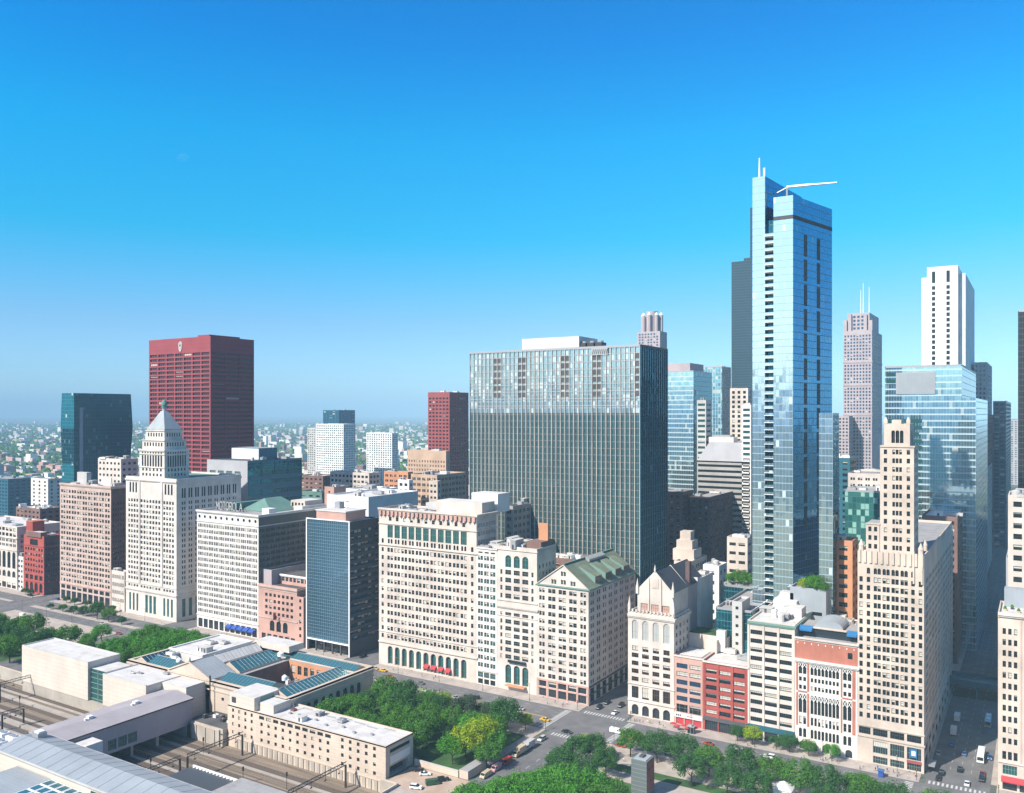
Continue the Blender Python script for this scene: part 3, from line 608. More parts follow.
for (ins, za, zc, nw) in ((.055, zt, zt + 6.5, 7), (.13, zt + 6.5, zt + 13, 6)):
    ws = []; wb = MB(); dy = (a1 - a0) * ins; dx = (TXE - xx0) * ins; q = (xx0 + dx, TXE - dx, a0 + dy, a1 - dy)
    facade(wb, ws, 'E', q[1], q[2], q[3], za, zc, [(cols(q[2] + 1.5, q[3] - 1.5, nw, 1, .5), [(za + 2.2, za + 4.8)], 'dh', 0, 'frame_dark')], 'ivory'); facade(wb, ws, 'N', q[3], q[0], q[1], za, zc, [(cols(q[0] + 1.5, q[1] - 1.5, nw, 1, .5), [(za + 2.2, za + 4.8)], 'dh', 0, 'frame_dark')], 'ivory')
    wb.poly([(q[0], q[3], za), (q[0], q[2], za), (q[0], q[2], zc), (q[0], q[3], zc)], 'ivory'); wb.poly([(q[0], q[2], za), (q[1], q[2], za), (q[1], q[2], zc), (q[0], q[2], zc)], 'ivory'); wb.poly([(q[0], q[2], zc), (q[1], q[2], zc), (q[1], q[3], zc), (q[0], q[3], zc)], 'ivory')
    build(wb, 'upper_stage', t); put_windows(t, ws, 'ivory', 30); cornice(t, q[0], q[1], q[2], q[3], zc - .5, .6, .6, 'ivory')
za = zc; cx, cy = (q[0] + q[1]) / 2, (q[2] + q[3]) / 2; ap = zz(411, cx, cy); e = 1.6
b = MB(); hx, hy = (q[1] - q[0]) / 2 - .4, (q[3] - q[2]) / 2 - .4
b.prism([(cx - hx, cy - hy), (cx + hx, cy - hy), (cx + hx, cy + hy), (cx - hx, cy + hy)], za, za + 1, 'lead_roof')
base = [(cx - hx, cy - hy, za + 1), (cx + hx, cy - hy, za + 1), (cx + hx, cy + hy, za + 1), (cx - hx, cy + hy, za + 1)]; tp = [(cx - e, cy - e, ap), (cx + e, cy - e, ap), (cx + e, cy + e, ap), (cx - e, cy + e, ap)]
for i in range(4): j = (i + 1) % 4; b.poly([base[i], base[j], tp[j], tp[i]], 'lead_roof')
b.poly(tp, 'lead_roof'); ro = build(b, 'roof', t)
b = MB(); b.cyl(cx, cy, ap, ap + 2.2, 1.4, 'lead_roof', 12); b.cyl(cx, cy, ap + 2.2, ap + 3, 1.9, 'copper', 12)
pr = [(1.6, 3), (2.0, 4.2), (1.95, 5.3), (1.5, 6.4), (.8, 7.4), (.3, 8)]
for (r0, h0), (r1, h1) in zip(pr, pr[1:]): b.cyl(cx, cy, ap + h0, ap + h1, r0, 'copper', 12, r1=r1, cap=False)
b.cyl(cx, cy, ap + 8, ap + 9.2, .2, 'copper', 6); b.smooth = False; build(b, 'lantern', t)

# long white terracotta block with the rooftop sign
t, x0, x1, y0, y1, z1 = row_building('terracotta_block', 'gleaming white terracotta block with porthole windows under its roofline and rooftop lettering', 197, 258.5, 330, 515.2)
fh = (z1 - 8 - 9.5) / 16
bE = [(cols(y0 + .8, y1 - .8, 11, 3, .16, .08), rows(9.5, 16, fh, 2.25, .7), 'dh', .5, 'frame_white'), (cols(y0 + 1, y1 - 1, 11, 1, .2), [(.5, 6.2)], 'bare', .1, 'frame_dark', 'pane_shop')]
wins = []
bN = [(cols(x0 + 1, x1 - 1, 14, 3, .24, .1), rows(9.5, 16, fh, 2.0), 'dh', .2, 'frame_white')]
zr = shell(t, x0, x1, y0, y1, 0, z1, 'white_terracotta', bE, bN, 'roof_grey', 1.2, wallN='shaded_terracotta')  # north wall is white terracotta too; its shade is put into a dark colour
cornice(t, x0, x1, y0, y1, z1 - .9, 1.0, 1.1, 'white_terracotta'); cornice(t, x0, x1, y0, y1, z1 - 7.2, .5, .5, 'white_terracotta'); cornice(t, x0, x1, y0, y1, 8.2, .6, .5, 'white_terracotta')
for i in range(11):
    yy = y0 + (i + .5) * (y1 - y0) / 11; b = MB(); b.bar((x1 + .02, yy, z1 - 4), (x1 + .1, yy, z1 - 4), 1.25, 'white_panel', 14); b.bar((x1 + .1, yy, z1 - 4), (x1 + .14, yy, z1 - 4), 1.02, 'pane', 14); build(b, 'porthole_window', t)
for i in range(5):
    yy = y1 - 5.2 - i * 5.22; b = MB(); b.prism([(x1 + .02, yy - 2.2), (x1 + 2.2, yy - 2.2), (x1 + 2.2, yy + 2.2), (x1 + .02, yy + 2.2)], 3.6, 5.6, 'blue_awning', ztop=[5.6, 4.2, 4.2, 5.6]); build(b, 'awning', t)
rfo = ROOFOF[t.name]
b = MB(); b.box(x0 + 6, x1 - 14, y0 + 14, y0 + 18, zr, zr + 5, 'copper'); build(b, 'penthouse', rfo)
b = MB(); b.box(x1 - 15, x1 - 9, y1 - 7, y1 - 1, zr, zr + 4, 'white_panel'); build(b, 'penthouse', rfo)
b = MB(); b.box(x0 + 3, x0 + 24, y1 - 9, y1 - 1.2, zr, zr + 3, 'roof_white'); build(b, 'penthouse', rfo)
b = MB(); c = ((x0 + x1) / 2 - 4, (y0 + y1) / 2 + 3); hx, hy = 14, 14; rim = [(c[0] - hx, c[1] - hy, zr + .2), (c[0] + hx, c[1] - hy, zr + .2), (c[0] + hx, c[1] + hy, zr + .2), (c[0] - hx, c[1] + hy, zr + .2)]; rg = [(c[0] - 7, c[1], zr + 8), (c[0] + 7, c[1], zr + 8)]
b.poly([rim[0], rim[1], rg[1], rg[0]], 'copper'); b.poly([rim[1], rim[2], rg[1]], 'copper'); b.poly([rim[2], rim[3], rg[0], rg[1]], 'copper'); b.poly([rim[3], rim[0], rg[0]], 'copper'); build(b, 'atrium_roof', ROOFOF.get(t.name, t))
b = MB(); b.box(x0 + 4, x0 + 20, y1 - 16, y1 - 3, zr + .1, zr + 6, 'beige', top='roof_white')
for k in range(4): b.box(x0 + 20, x0 + 20.05, y1 - 15 + k * 3, y1 - 13.4 + k * 3, zr + 2, zr + 4.6, 'pane')
build(b, 'roof_house', ROOFOF.get(t.name, t))
SIGN = (t, x1, y0, y1, zr)

# concert hall front
t, x0, x1, y0, y1, z1 = row_building('concert_hall', 'salmon brick hall front with three arched windows between white block and blue glass slab', 258.6, 304, 306.5, 590)
x0 = x1 - 48; ya = yE(297, x1)
wb = MB(); ws = []
bE = [(cols(y0 + 5, ya - 2.5, 7, 1, .42), rows(15.2, 4, 3.7, 1.9), 'dh', .1, 'frame_brown'), (cols(y0 + 9, ya - 7, 3, 1, .3), [(6.6, 13)], 'arch', 0, 'frame_dark'), (cols(y0 + 2, ya - 1, 6, 1, .3), [(.5, 4.6)], 'bare', .2, 'frame_dark', 'pane_shop')]
zr = shell(t, x0, x1, y0, ya, 0, z1, 'salmon', bE, [], 'roof_dark', .8)
cornice(t, x0, x1, y0, ya, z1 - 1.5, .8, .8, 'pink_beige'); cornice(t, x0, x1, y0, ya, 31.2 if z1 > 33 else z1 - 3.5, .4, .3, 'pink_beige'); cornice(t, x0, x1, y0, ya, 14, .5, .4, 'pink_beige')
xb = x1 - 9; z2 = zr + 6
shell(t, x0, xb, y0 + 9, ya + 1.5, zr + .01, z2, 'salmon', [(cols(y0 + 10, ya, 7, 1, .3), [(zr + 1.8, zr + 4.4)], 'multi', .2, 'frame_white')], [], 'roof_dark', .5, name='penthouse'); cornice(t, x0, xb, y0 + 9, ya + 1.5, z2 - .8, .8, .8, 'white_panel')
shell(t, x0 + 12, x1 - 3, y0, y0 + 8, zr + .01, zr + 9, 'mauve', [], [], 'roof_dark', .6, name='roof_house')
shell(t, x1 - 20, x1, ya, y1 - .4, 0, z1 - 4.5, 'salmon', [(cols(ya + .8, y1 - 1.2, 1, 1, .55), rows(5, 6, 4.1, 2), 'dh', .1, 'frame_brown')], [], 'roof_grey', .6, name='side_bay')
b = MB(); b.bar((x1, y0 + 17, 15), (x1 + 4, y0 + 17, 19.5), .09, 'steel_white'); build(b, 'flagpole', t)
b = MB(); b.prism([(x1 + 1.2, y0 + 16.9), (x1 + 3.9, y0 + 16.9), (x1 + 3.9, y0 + 17.1), (x1 + 1.2, y0 + 17.1)], 14.6, 18, 'maroon', ztop=[16.2, 19.2, 19.2, 16.2]); build(b, 'flag', t)

# blue glass slab
t, x0, x1, y0, y1, z1 = row_building('blue_glass_slab', 'blue gridded glass slab with pale edges and grey striped side on the avenue corner', 306.5, 350, 379, 522.5)
z1 = zz(522, x1, y1)
b = MB(); b.poly([(x1, y0, 7), (x1, y1, 7), (x1, y1, z1), (x1, y0, z1)], 'borg'); build(b, 'glazing', t)
b = MB()
for yy in (y0, y1 - .7): b.box(x1 + .003, x1 + .45, yy, yy + .7, 0, z1 + .4, 'steel_white')
b.box(x1 + .003, x1 + .5, y0 + .7, y1 - .7, z1 - .2, z1 + .4, 'steel_white'); b.box(x1 + .003, x1 + .5, y0 + .7, y1 - .7, 6.4, 7.2, 'steel_white')
build(b, 'edge_trim', t)
b = MB()
for i in range(1, 22): yy = y0 + (y1 - y0) * i / 22; b.box(x1 + .003, x1 + .22, yy - .06, yy + .06, 7.2, z1 - .2, 'steel_grey')
build(b, 'mullion', t)
wb = MB(); ws = []; fh = (z1 - 4 - 8) / 17
facade(wb, ws, 'N', y1, x0, x1, 0, z1, [(cols(x0 + .5, x1 - .5, 8, 1, .05), rows(8, 17, fh, fh * .5), 'multi', .55, 'frame_dark', 'pane_blue')], 'dark_grey')
wb.poly([(x0, y1, 0), (x0, y0, 0), (x0, y0, z1), (x0, y1, z1)], 'dark_grey'); wb.poly([(x0, y0, 0), (x1, y0, 0), (x1, y0, z1), (x0, y0, z1)], 'dark_grey'); wb.poly([(x0, y0, z1 - .8), (x1, y0, z1 - .8), (x1, y1, z1 - .8), (x0, y1, z1 - .8)], 'roof_white')
wb.poly([(x1 - 4, y0, 0), (x1 - 4, y1, 0), (x1 - 4, y1, 7), (x1 - 4, y0, 7)], 'pane_shop'); wb.poly([(x1 - 4, y0, 7), (x1, y0, 7), (x1, y1, 7), (x1 - 4, y1, 7)], 'dark_grey')
build(wb, 'wall', t); put_windows(t, ws, 'dark_grey', 100)
b = MB()
for i in range(6): yy = y0 + 1 + (y1 - y0 - 2) * i / 5; b.box(x1 - .9, x1 - .1, yy - .4, yy + .4, 0, 7, 'dark_grey')
build(b, 'column', t)
b = MB(); b.box(x0 + 5, x1 - 3, y0 + 5, y1 - 6, z1 - .8, z1 + 4.5, 'salmon', top='roof_white'); b.box(x0 + 4.6, x1 - 2.6, y0 + 4.6, y1 - 5.6, z1 + 4.5, z1 + 5.2, 'pale_concrete'); build(b, 'penthouse', ROOFOF.get(t.name, t))
b = MB(); b.box(x0 + 8, x0 + 12, y0 + 10, y0 + 14, z1 + 5.2, z1 + 9, 'steel_grey'); b.bar((x0 + 9, y0 + 18, z1 + 5.2), (x0 + 12, y0 + 21, z1 + 9), .2, 'steel_white'); b.bar((x0 + 12, y0 + 18, z1 + 5.2), (x0 + 9, y0 + 21, z1 + 9), .2, 'steel_white'); build(b, 'air_handler', ROOFOF.get(t.name, t))
BORG = (x0, x1, y0, y1, z1)

# big office palace with arcade
t, x0, x1, y0, y1, z1 = row_building('palazzo_block', 'broad cream palazzo office block with tall glazed top arcade and arched base', 379, 476.5, 497, 515)
yw = y1 - y0; ca, cb_ = y0 + yw * .085, y1 - yw * .085
side = cols(y0 + 1, ca - 1.2, 1, 1, .55) + cols(cb_ + 1.2, y1 - 1, 1, 1, .55); ctr = cols(ca, cb_, 11, 2, .2, .12)
fh = (z1 - 20.5 - 14) / 12
bE = [(sorted(side + ctr), rows(14, 12, fh, 2.3), 'dh', .4, 'frame_white'), (sorted(side + cols(ca, cb_, 11, 2, .34, .14)), [(z1 - 19.2, z1 - 16.6)], 'arch', 0, 'frame_dark'),
      (cols(ca, cb_, 11, 1, .24), [(z1 - 16, z1 - 9.2)], 'multi', 0, 'frame_green', 'pane_teal'), (cols(ca, cb_, 11, 1, .62), [(z1 - 6.8, z1 - 4.6)], 'dh', .3), (cols(ca, cb_, 11, 1, .3), [(1, 10.8)], 'arch', 0, 'frame_green', 'pane_teal', 1.2), ]
bN = [(cols(x0 + 1, x1 - 1, 7, 2, .35, .1), rows(14, 16, fh, 2.1), 'dh', .3)]
zr = shell(t, x0, x1, y0, y1, 0, z1, 'cream', bE, bN, 'roof_grey', 1.2)
cornice(t, x0, x1, y0, y1, z1 - .8, 1.0, 1.2, 'cream'); cornice(t, x0, x1, y0, y1, z1 - 8.6, .5, .5, 'cream'); cornice(t, x0, x1, y0, y1, z1 - 20.2, .5, .6, 'cream'); cornice(t, x0, x1, y0, y1, 12.4, .7, .7, 'cream'); cornice(t, x0, x1, y0, y1, 18.3, .3, .4, 'cream')
for i in range(23):
    yy = y0 + 1.4 + (yw - 2.8) * i / 22; b = MB(); b.prism([(x1 + .5, yy - .9), (x1 + .95, yy - .9), (x1 + .95, yy + .9), (x1 + .5, yy + .9)], z1 - 3.6, z1 - 1.3, 'salmon'); b.cyl(x1 + .7, yy, z1 - 4.4, z1 - 3.6, .3, 'salmon', 6); build(b, 'frieze_ornament', t)
for k in range(4): b = MB(); yy = cb_ - 26 + k * 4.7; b.prism([(x1 + .02, yy - 1.6), (x1 + 1.9, yy - 1.6), (x1 + 1.9, yy + 1.6), (x1 + .02, yy + 1.6)], 3.0, 4.8, 'red_awning', ztop=[4.8, 3.6, 3.6, 4.8]); build(b, 'awning', t)
for nm, fx0, fx1, fy0, fy1, hh, mt in (('penthouse', 8, 20, .52, .97, 6.5, 'warm_white'), ('roof_house', 22, 34, .72, .98, 10, 'white_panel'), ('water_tank_house', 10, 17, .38, .5, 4.5, 'light_grey')):
    wb = MB(); ws = []; xa, xc = x1 - fx1, x1 - fx0; ya_, yb_ = y0 + yw * fy0, y0 + yw * fy1
    facade(wb, ws, 'E', xc, ya_, yb_, zr, zr + hh, [(cols(ya_ + 1, yb_ - 1, max(2, int((yb_ - ya_) / 3)), 1, .5), [(zr + hh * .4, zr + hh * .75)], 'bare', 0)] if nm == 'penthouse' else [], mt); facade(wb, ws, 'N', yb_, xa, xc, zr, zr + hh, [], mt)
    wb.box(xa, xc - .01, ya_, yb_ - .01, zr, zr + hh, mt, top='roof_white'); build(wb, nm, t); put_windows(t, ws, mt, 20)
roof_units(t, x0, x1, y0, y0 + yw * .5, zr, 8, 8)

t, x0, x1, y0, y1, z1 = row_building('narrow_terracotta_building', 'narrow bright white building with three bays of teal windows beside the palazzo block', 476.6, 496.8, 512, 549)
fh = (z1 - 3.5 - 8) / 15
zr = shell(t, x0, x1, y0, y1, 0, z1, 'white_terracotta', [(cols(y0 + .5, y1 - .5, 3, 2, .2, .06), rows(8, 15, fh, 2.3), 'dh', .4, 'frame_white', 'pane_teal'), (cols(y0 + .5, y1 - .5, 3, 1, .15), [(3.6, 6.4)], 'multi', 0, 'frame_white', 'pane_teal'), (cols(y0 + .5, y1 - .5, 3, 1, .3), [(z1 - 2.9, z1 - 2.1)], 'bare', 0), (cols(y0 + .5, y1 - .5, 3, 1, .2), [(.4, 3)], 'bare', 0)], [], 'roof_white', .8)
cornice(t, x0, x1, y0, y1, z1 - .6, .7, .5, 'white_terracotta'); cornice(t, x0, x1, y0, y1, 7, .5, .4, 'white_terracotta'); roof_units(t, x0, x1, y0, y1, zr, 7, 4)

t, x0, x1, y0, y1, z1 = row_building('athletic_club_block', 'cream club building with three tall arches at base and top and heavy middle ledge', 497, 537, 556, 549)
ym = yE(520, x1); zc = zz(609, x1, ym)
m3 = cols(y0 + 4.2, y1 - 4.2, 3, 1, .3); sd = [(y0 + 2, y0 + 3.2), (y1 - 3.2, y1 - 2)]
fh = 3.5
bE = [(sorted(m3 + sd), rows(14.5, 7, fh, 2.2), 'multi', .3, 'frame_white'), (m3, [(3.2, 12.6)], 'arch', 0, 'frame_green', 'pane_teal', .8), (sd, [(4, 6.4), (9, 11)], 'dh', .2)]
uq = (z1 - 4 - (zc + 5)) / 5
bE += [(sorted(m3 + sd), rows(zc + 4, 4, uq * .92, 2.4, .4), 'multi', .25, 'frame_white'), (m3, [(zc + 4 + 3.72 * uq, z1 - 4.5)], 'arch', 0, 'frame_green', 'pane_teal'), (sd, [(zc + 4 + 3.8 * uq, zc + 6.4 + 3.8 * uq)], 'dh', .2)]
zr = shell(t, x0, x1, y0, y1, 0, z1, 'warm_white', bE, [(cols(x0 + 1, x1 - 1, 5, 1, .6), rows(15, 13, 3.8, 2), 'dh', .2)], 'roof_grey', 1)
cornice(t, x0, x1, y0, y1, zc, .9, .8, 'warm_white'); cornice(t, x0, x1, y0, y1, z1 - 2, .5, .4, 'warm_white'); cornice(t, x0, x1, y0, y1, zc + 3.2, .5, .4, 'warm_white'); cornice(t, x0, x1, y0, y1, zc - 4.4, .4, .3, 'warm_white')
b = MB(); b.box(x1 + .003, x1 + 1.2, y0 + 7, y0 + 17, 14.1, 15.2, 'pane_shop'); build(b, 'balcony', t)
b = MB(); b.box(x0 + 1, x1 - 5, y1 - 9, y1 - .6, zr, zr + 3.5, 'brown_brick'); b.box(x0 + 6, x1 - 12, y1 - 6, y1 - .7, zr + 3.5, zr + 12, 'orange_stone'); build(b, 'penthouse', ROOFOF.get(t.name, t))
b = MB(); b.box(x1 + .02, x1 + 2.6, y0 + 6, y1 - 6, 2.6, 3.1, 'orange_stone'); build(b, 'entrance_canopy', t)
roof_units(t, x0, x1, y0, y1 - 9, zr, 9, 11, 1.3)

# gabled corner block with green roof
t, x0, x1, y0, y1, z1 = row_building('gabled_corner_block', 'cream corner block with green tiled gable roof and pink stone shopfront base', 537, 588.5, 635.5, 590)
ym = (y0 + y1) / 2 + .6; zp = zz(565.5, x1, ym); fh = 3.75; nr = 12
ed = [(y0 + 1.3, y0 + 2.6), (y0 + 3.0, y0 + 4.3), (y1 - 4.3, y1 - 3.0), (y1 - 2.6, y1 - 1.3)]
ctr = cols(y0 + 5.4, y1 - 5.4, 3, 2, .3, .05); zb = z1 - 1 - nr * fh
bE = [(sorted(ed + ctr), rows(zb, nr, fh, 2.15), 'dh', .5, 'frame_white'), (cols(y0 + .6, y1 - .6, 5, 1, .2), [(.6, 4.4), (5.2, 8.0)], 'multi', .1, 'frame_dark', 'pane_shop')]
bN = [(cols(x0 + .8, x1 - .8, 8, 2, .45, .1), rows(zb, nr, fh, 2.15), 'dh', .3, 'frame_dark'), (cols(x0 + .8, x1 - .8, 8, 1, .3), [(.6, 7.6)], 'multi', .1, 'frame_dark', 'pane_shop')]
wb = MB(); ws = []
facade(wb, ws, 'E', x1, y0, y1, 0, z1, bE, 'warm_white'); facade(wb, ws, 'N', y1, x0, x1, 0, z1, bN, 'warm_white')
wb.poly([(x0, y1, 0), (x0, y0, 0), (x0, y0, z1), (x0, ym, zp), (x0, y1, z1)], 'warm_white'); wb.poly([(x0, y0, 0), (x1, y0, 0), (x1, y0, z1), (x0, y0, z1)], 'warm_white')
wb.poly([(x1, y0, z1), (x1, y1, z1), (x1, ym, zp)], 'warm_white'); build(wb, 'wall', t); put_windows(t, ws, 'warm_white', 84)
for (yy, za, n) in ((ym, z1 + 1.2, 2), (ym, z1 + 5.2, 2), (ym - 5.2, z1 + 1.0, 2), (ym + 5.2, z1 + 1.0, 2)):
    if za + 2.6 > zp - abs(yy - ym) * (zp - z1) / ((y1 - y0) / 2) - .2: za -= 1.2
    for k in (-.75, .75):
        d = wdata(1.1, 2.3, 'arch', 0, 'frame_white', 'warm_white', 'pane'); 
        if not hasattr(d, 'me'): d.me = d.mesh('window')
        inst(d.me, 'gable_window', t, (x1 + .03, yy + k, za))
b = MB()
for za, zc in ((0, .5), (4.5, 5.1), (8.1, 8.9)): b.box(x1 + .003, x1 + .35, y0, y1 + .35, za, zc, 'salmon'); b.box(x0, x1 + .003, y1 + .003, y1 + .35, za, zc, 'dark_grey')
for i in range(6): yy = y0 + .3 + (y1 - y0 - .6) * i / 5; b.box(x1 + .003, x1 + .3, yy - .45, yy + .45, .5, 4.5, 'salmon'); b.box(x1 + .003, x1 + .3, yy - .45, yy + .45, 5.1, 8.1, 'salmon')
build(b, 'stone_base', t)
cornice(t, x0, x1, y0, y1, z1 - .35, .6, .7, 'frame_green', 'eave')
b = MB(); ov = .9; th = .5
for s, yy in ((1, y1), (-1, y0)):
    sl_ = (zp - z1) / abs(yy - ym); ye = yy + s * ov; ze = z1 - ov * sl_
    top = [(x0 - .3, ye, ze + th), (x1 + .5, ye, ze + th), (x1 + .5, ym, zp + th), (x0 - .3, ym, zp + th)]
    if s > 0: top = top[::-1]
    b.poly(top, 'roof_green'); b.poly([(x1 + .5, ye, ze), (x1 + .5, ye, ze + th), (x1 + .5, ym, zp + th), (x1 + .5, ym, zp)], 'warm_white'); b.poly([(x0, ye, ze), (x1 + .5, ye, ze), (x1 + .5, ye, ze + th), (x0, ye, ze + th)], 'frame_green')
rf = build(b, 'roof', t)
b = MB(); b.box(x0 - .2, x1 - .5, ym - .5, ym + .5, zp + th, zp + th + .35, 'copper'); build(b, 'ridge', t)
sl_ = (zp - z1) / (y1 - ym); L = x1 - x0
for k, f in enumerate((.24, .45, .66, .84)):
    xx = x1 - L * f; w = 3.6; yd = y1 - 1.2; zd = z1 + 1.0
    b = MB(); b.prism([(xx - w, ym + 3.4), (xx + w, ym + 3.4), (xx + w, yd), (xx - w, yd)], zd - .6, zd + 4.2, 'frame_green', ztop=[zp - 1.6, zp - 1.6, zd + 3.6, zd + 3.6], top='roof_green'); b.box(xx - w + .4, xx + w - .4, yd + .003, yd + .08, zd + .4, zd + 3.1, 'pane'); build(b, 'dormer', ROOFOF.get(t.name, t))
b = MB()
for k in range(10): xx = x1 - L * .42 - k * 1.9; b.prism([(xx, ym + .7), (xx + 1.2, ym + .7), (xx + 1.2, ym + 3), (xx, ym + 3)], zp - 1.2, zp, 'steel_grey', ztop=[zp + 1.2, zp + 1.2, zp + .2, zp + .2])
build(b, 'solar_panel', ROOFOF.get(t.name, t))

# gothic club tower
t, x0, x1, y0, y1, z1 = row_building('gothic_club_tower', 'cream gothic club tower with steep pointed gable and dark slate roof on the street corner', 628, 674, 690, 617)
zb = zz(594, x1, y1); zp = zz(571, x1, (y0 + y1) / 2); ym = (y0 + y1) / 2; fh = 3.6
c4 = cols(y0 + 1, y1 - 1, 4, 1, .34)
bE = [(c4, [(.4, 5.2)], 'arch', .0, 'frame_dark', 'pane_shop', .8), (c4, [(8, 13.4)], 'multi', .3, 'frame_brown'), (c4, rows(15.2, 4, 3.6, 2.1, .5), 'chi', .45, 'frame_brown'), (cols(y0 + 1, y1 - 1, 4, 1, .42), rows(30.2, 2, 4.2, 2.6), 'pair', .3, 'frame_brown'),
      (cols(y0 + 1, y1 - 1, 4, 1, .40), [(39.0, z1 - 4.6) if z1 - 4.6 > 45 else (z1 - 12.5, z1 - 3.6)], 'arch', .0, 'frame_white', 'blind_grey')]
bE[3] = (bE[3][0], rows(29.2, 1, 3.6, 2.3, .4), 'pair', .3, 'frame_brown')
zr = shell(t, x0, x1, y0, y1, 0, z1, 'warm_white', bE, [(cols(x0 + 1, x1 - 1, 4, 1, .6), rows(15, 9, 3.6, 2), 'dh', .2)], 'roof_dark', .6)
cornice(t, x0, x1, y0, y1, z1 - 2.0, 1.0, .8, 'warm_white'); cornice(t, x0, x1, y0, y1, 6.8, .6, .5, 'warm_white'); cornice(t, x0, x1, y0, y1, 14.4, .4, .4, 'warm_white')
gy0, gy1 = yE(637.5, x1 - 1.5), yE(673, x1 - 1.5); gm_ = (gy0 + gy1) / 2; xg = x1 - 1.5
wb = MB(); ws = []; facade(wb, ws, 'E', xg, gy0, gy1, zr, zb, [(cols(gy0 + .8, gy1 - .8, 3, 1, .3), [(zr + 1.2, zr + 4.6)], 'multi', 0, 'frame_brown', 'salmon')], 'warm_white')
wb.poly([(xg, gy0, zb), (xg, gy1, zb), (xg, gm_, zp)], 'warm_white'); wb.poly([(xg, gy1, zr), (x0, gy1, zr), (x0, gy1, zb), (xg, gy1, zb)], 'warm_white'); wb.poly([(x0, gy0, zr), (xg, gy0, zr), (xg, gy0, zb), (x0, gy0, zb)], 'warm_white'); wb.poly([(x0, gy0, zb), (x0, gy1, zb), (x0, gm_, zp)][::-1], 'warm_white')
build(wb, 'gable', t); put_windows(t, ws, 'warm_white')
b = MB(); b.box(xg + .003, xg + .2, gm_ - 1.6, gm_ + 1.6, zb + 1.2, zb + 5.6, 'cream'); b.box(xg + .2, xg + .26, gm_ - 1.1, gm_ + 1.1, zb + 1.6, zb + 5.1, 'beige'); build(b, 'gable_panel', t)
xw = x0 - 22
b = MB(); b.poly([(xg - .4, gy1 + .3, zb - .3), (xw, gy1 + .3, zb - .3), (xw, gm_, zp - .5), (xg - .4, gm_, zp - .5)][::-1], 'slate'); b.poly([(xg - .4, gy0 - .3, zb - .3), (xw, gy0 - .3, zb - .3), (xw, gm_, zp - .5), (xg - .4, gm_, zp - .5)], 'slate'); b.poly([(xw, gy0 - .3, zb - .3), (xw, gy1 + .3, zb - .3), (xw, gm_, zp - .5)][::-1], 'slate'); build(b, 'roof', t)
b = MB(); b.box(xw, x0 - .01, gy0, gy1, 0, zb - .31, 'mauve'); build(b, 'rear_wing', t)
b = MB(); b.box(x0 - 6, x0 - 3.4, gy1 - 2.5, gy1 - .5, zb, zp + 1.5, 'dark_brick'); build(b, 'chimney', ROOFOF.get(t.name, t))
def pinnacle(x, y, z, h, r=.55):
    b = MB(); b.box(x - r, x + r, y - r, y + r, z, z + h * .5, 'warm_white'); b.cyl(x, y, z + h * .5, z + h, r * 1.1, 'warm_white', 8, r1=.06); build(b, 'pinnacle', t)
pinnacle(xg, gm_, zp - .4, 3.2, .35)
for yy, zz_ in ((gy0, zb - 2), (gy1, zb - 2), (y0 + .5, z1), (y1 - .5, z1)): pinnacle(xg if zz_ != z1 else x1 - .6, yy, zz_, 7.0, .6)
b = MB()
for i in range(13): yy = y0 + .6 + (y1 - y0 - 1.2) * i / 12; b.box(x1 - .4, x1 + .3, yy - .4, yy + .4, z1 + .003, z1 + 1.3, 'warm_white')
for f in (.33, .67): yy = gy0 + (gy1 - gy0) * f; b.box(xg + .003, xg + .5, yy - .3, yy + .3, zr, zb + 3.5, 'warm_white'); b.cyl(xg + .25, yy, zb + 3.5, zb + 6, .32, 'warm_white', 6, r1=.05)
build(b, 'battlement', t)

t, x0, x1, y0, y1, z1 = row_building('pink_loft_building', 'narrow pink stone loft building with white shop sign over red ground floor', 674.3, 703, 716, 659)
x0 = x1 - 30; fh = (z1 - 2.6 - 10) / 5
bE = [(cols(y0 + .6, y1 - .6, 2, 1, .16), rows(10, 5, fh, fh * .6, .6), 'chi', .35, 'frame_dark', 'pane_blue'), (cols(y0 + .6, y1 - .6, 2, 1, .14), [(5.6, 9.2)], 'chi', .6, 'frame_white'), (cols(y0 + .6, y1 - .6, 3, 1, .1), [(.2, 3.2)], 'bare', 0, 'frame_dark', 'red_awning')]
zr = shell(t, x0, x1, y0, y1, 0, z1, 'salmon', bE, [], 'roof_white', .7)
cornice(t, x0, x1, y0, y1, z1 - .6, .6, .4, 'warm_white')
b = MB(); b.box(x1 + .003, x1 + .3, y0 + .2, y1 - .2, 3.4, 5.3, 'white_panel')
for k in range(3): b.box(x1 + .3, x1 + .36, y0 + .8 + k * .9, y0 + 1.4 + k * .9, 3.9, 4.7, 'frame_dark')
for k in range(4): b.box(x1 + .3, x1 + .36, y0 + 6 + k * .7, y0 + 6.5 + k * .7, 4.1, 4.6, 'red_awning')
build(b, 'shop_sign', t)
b = MB()
for k in range(9): b.box(x0 + 14 + k * 1.5, x0 + 15 + k * 1.5, y0 + 1.5, y1 - 1.5, zr + .3, zr + .5, 'roof_white'); b.box(x0 + 14 + k * 1.5, x0 + 15 + k * 1.5, y0 + 2, y0 + 2.3, zr, zr + .3, 'steel_dark')
build(b, 'roof_skylight', ROOFOF.get(t.name, t))
wb = MB(); wb.box(x0, x0 + 12, y0 - .01, y1 + 5, z1 - .5, z1 + 6, 'beige', top='lawn'); wb.box(x0 + 11, x0 + 13.5, y1 + .5, y1 + 4.5, z1 - .4, z1 + 9, 'pale_concrete', top='roof_white'); build(wb, 'garden_penthouse', ROOFOF.get(t.name, t))

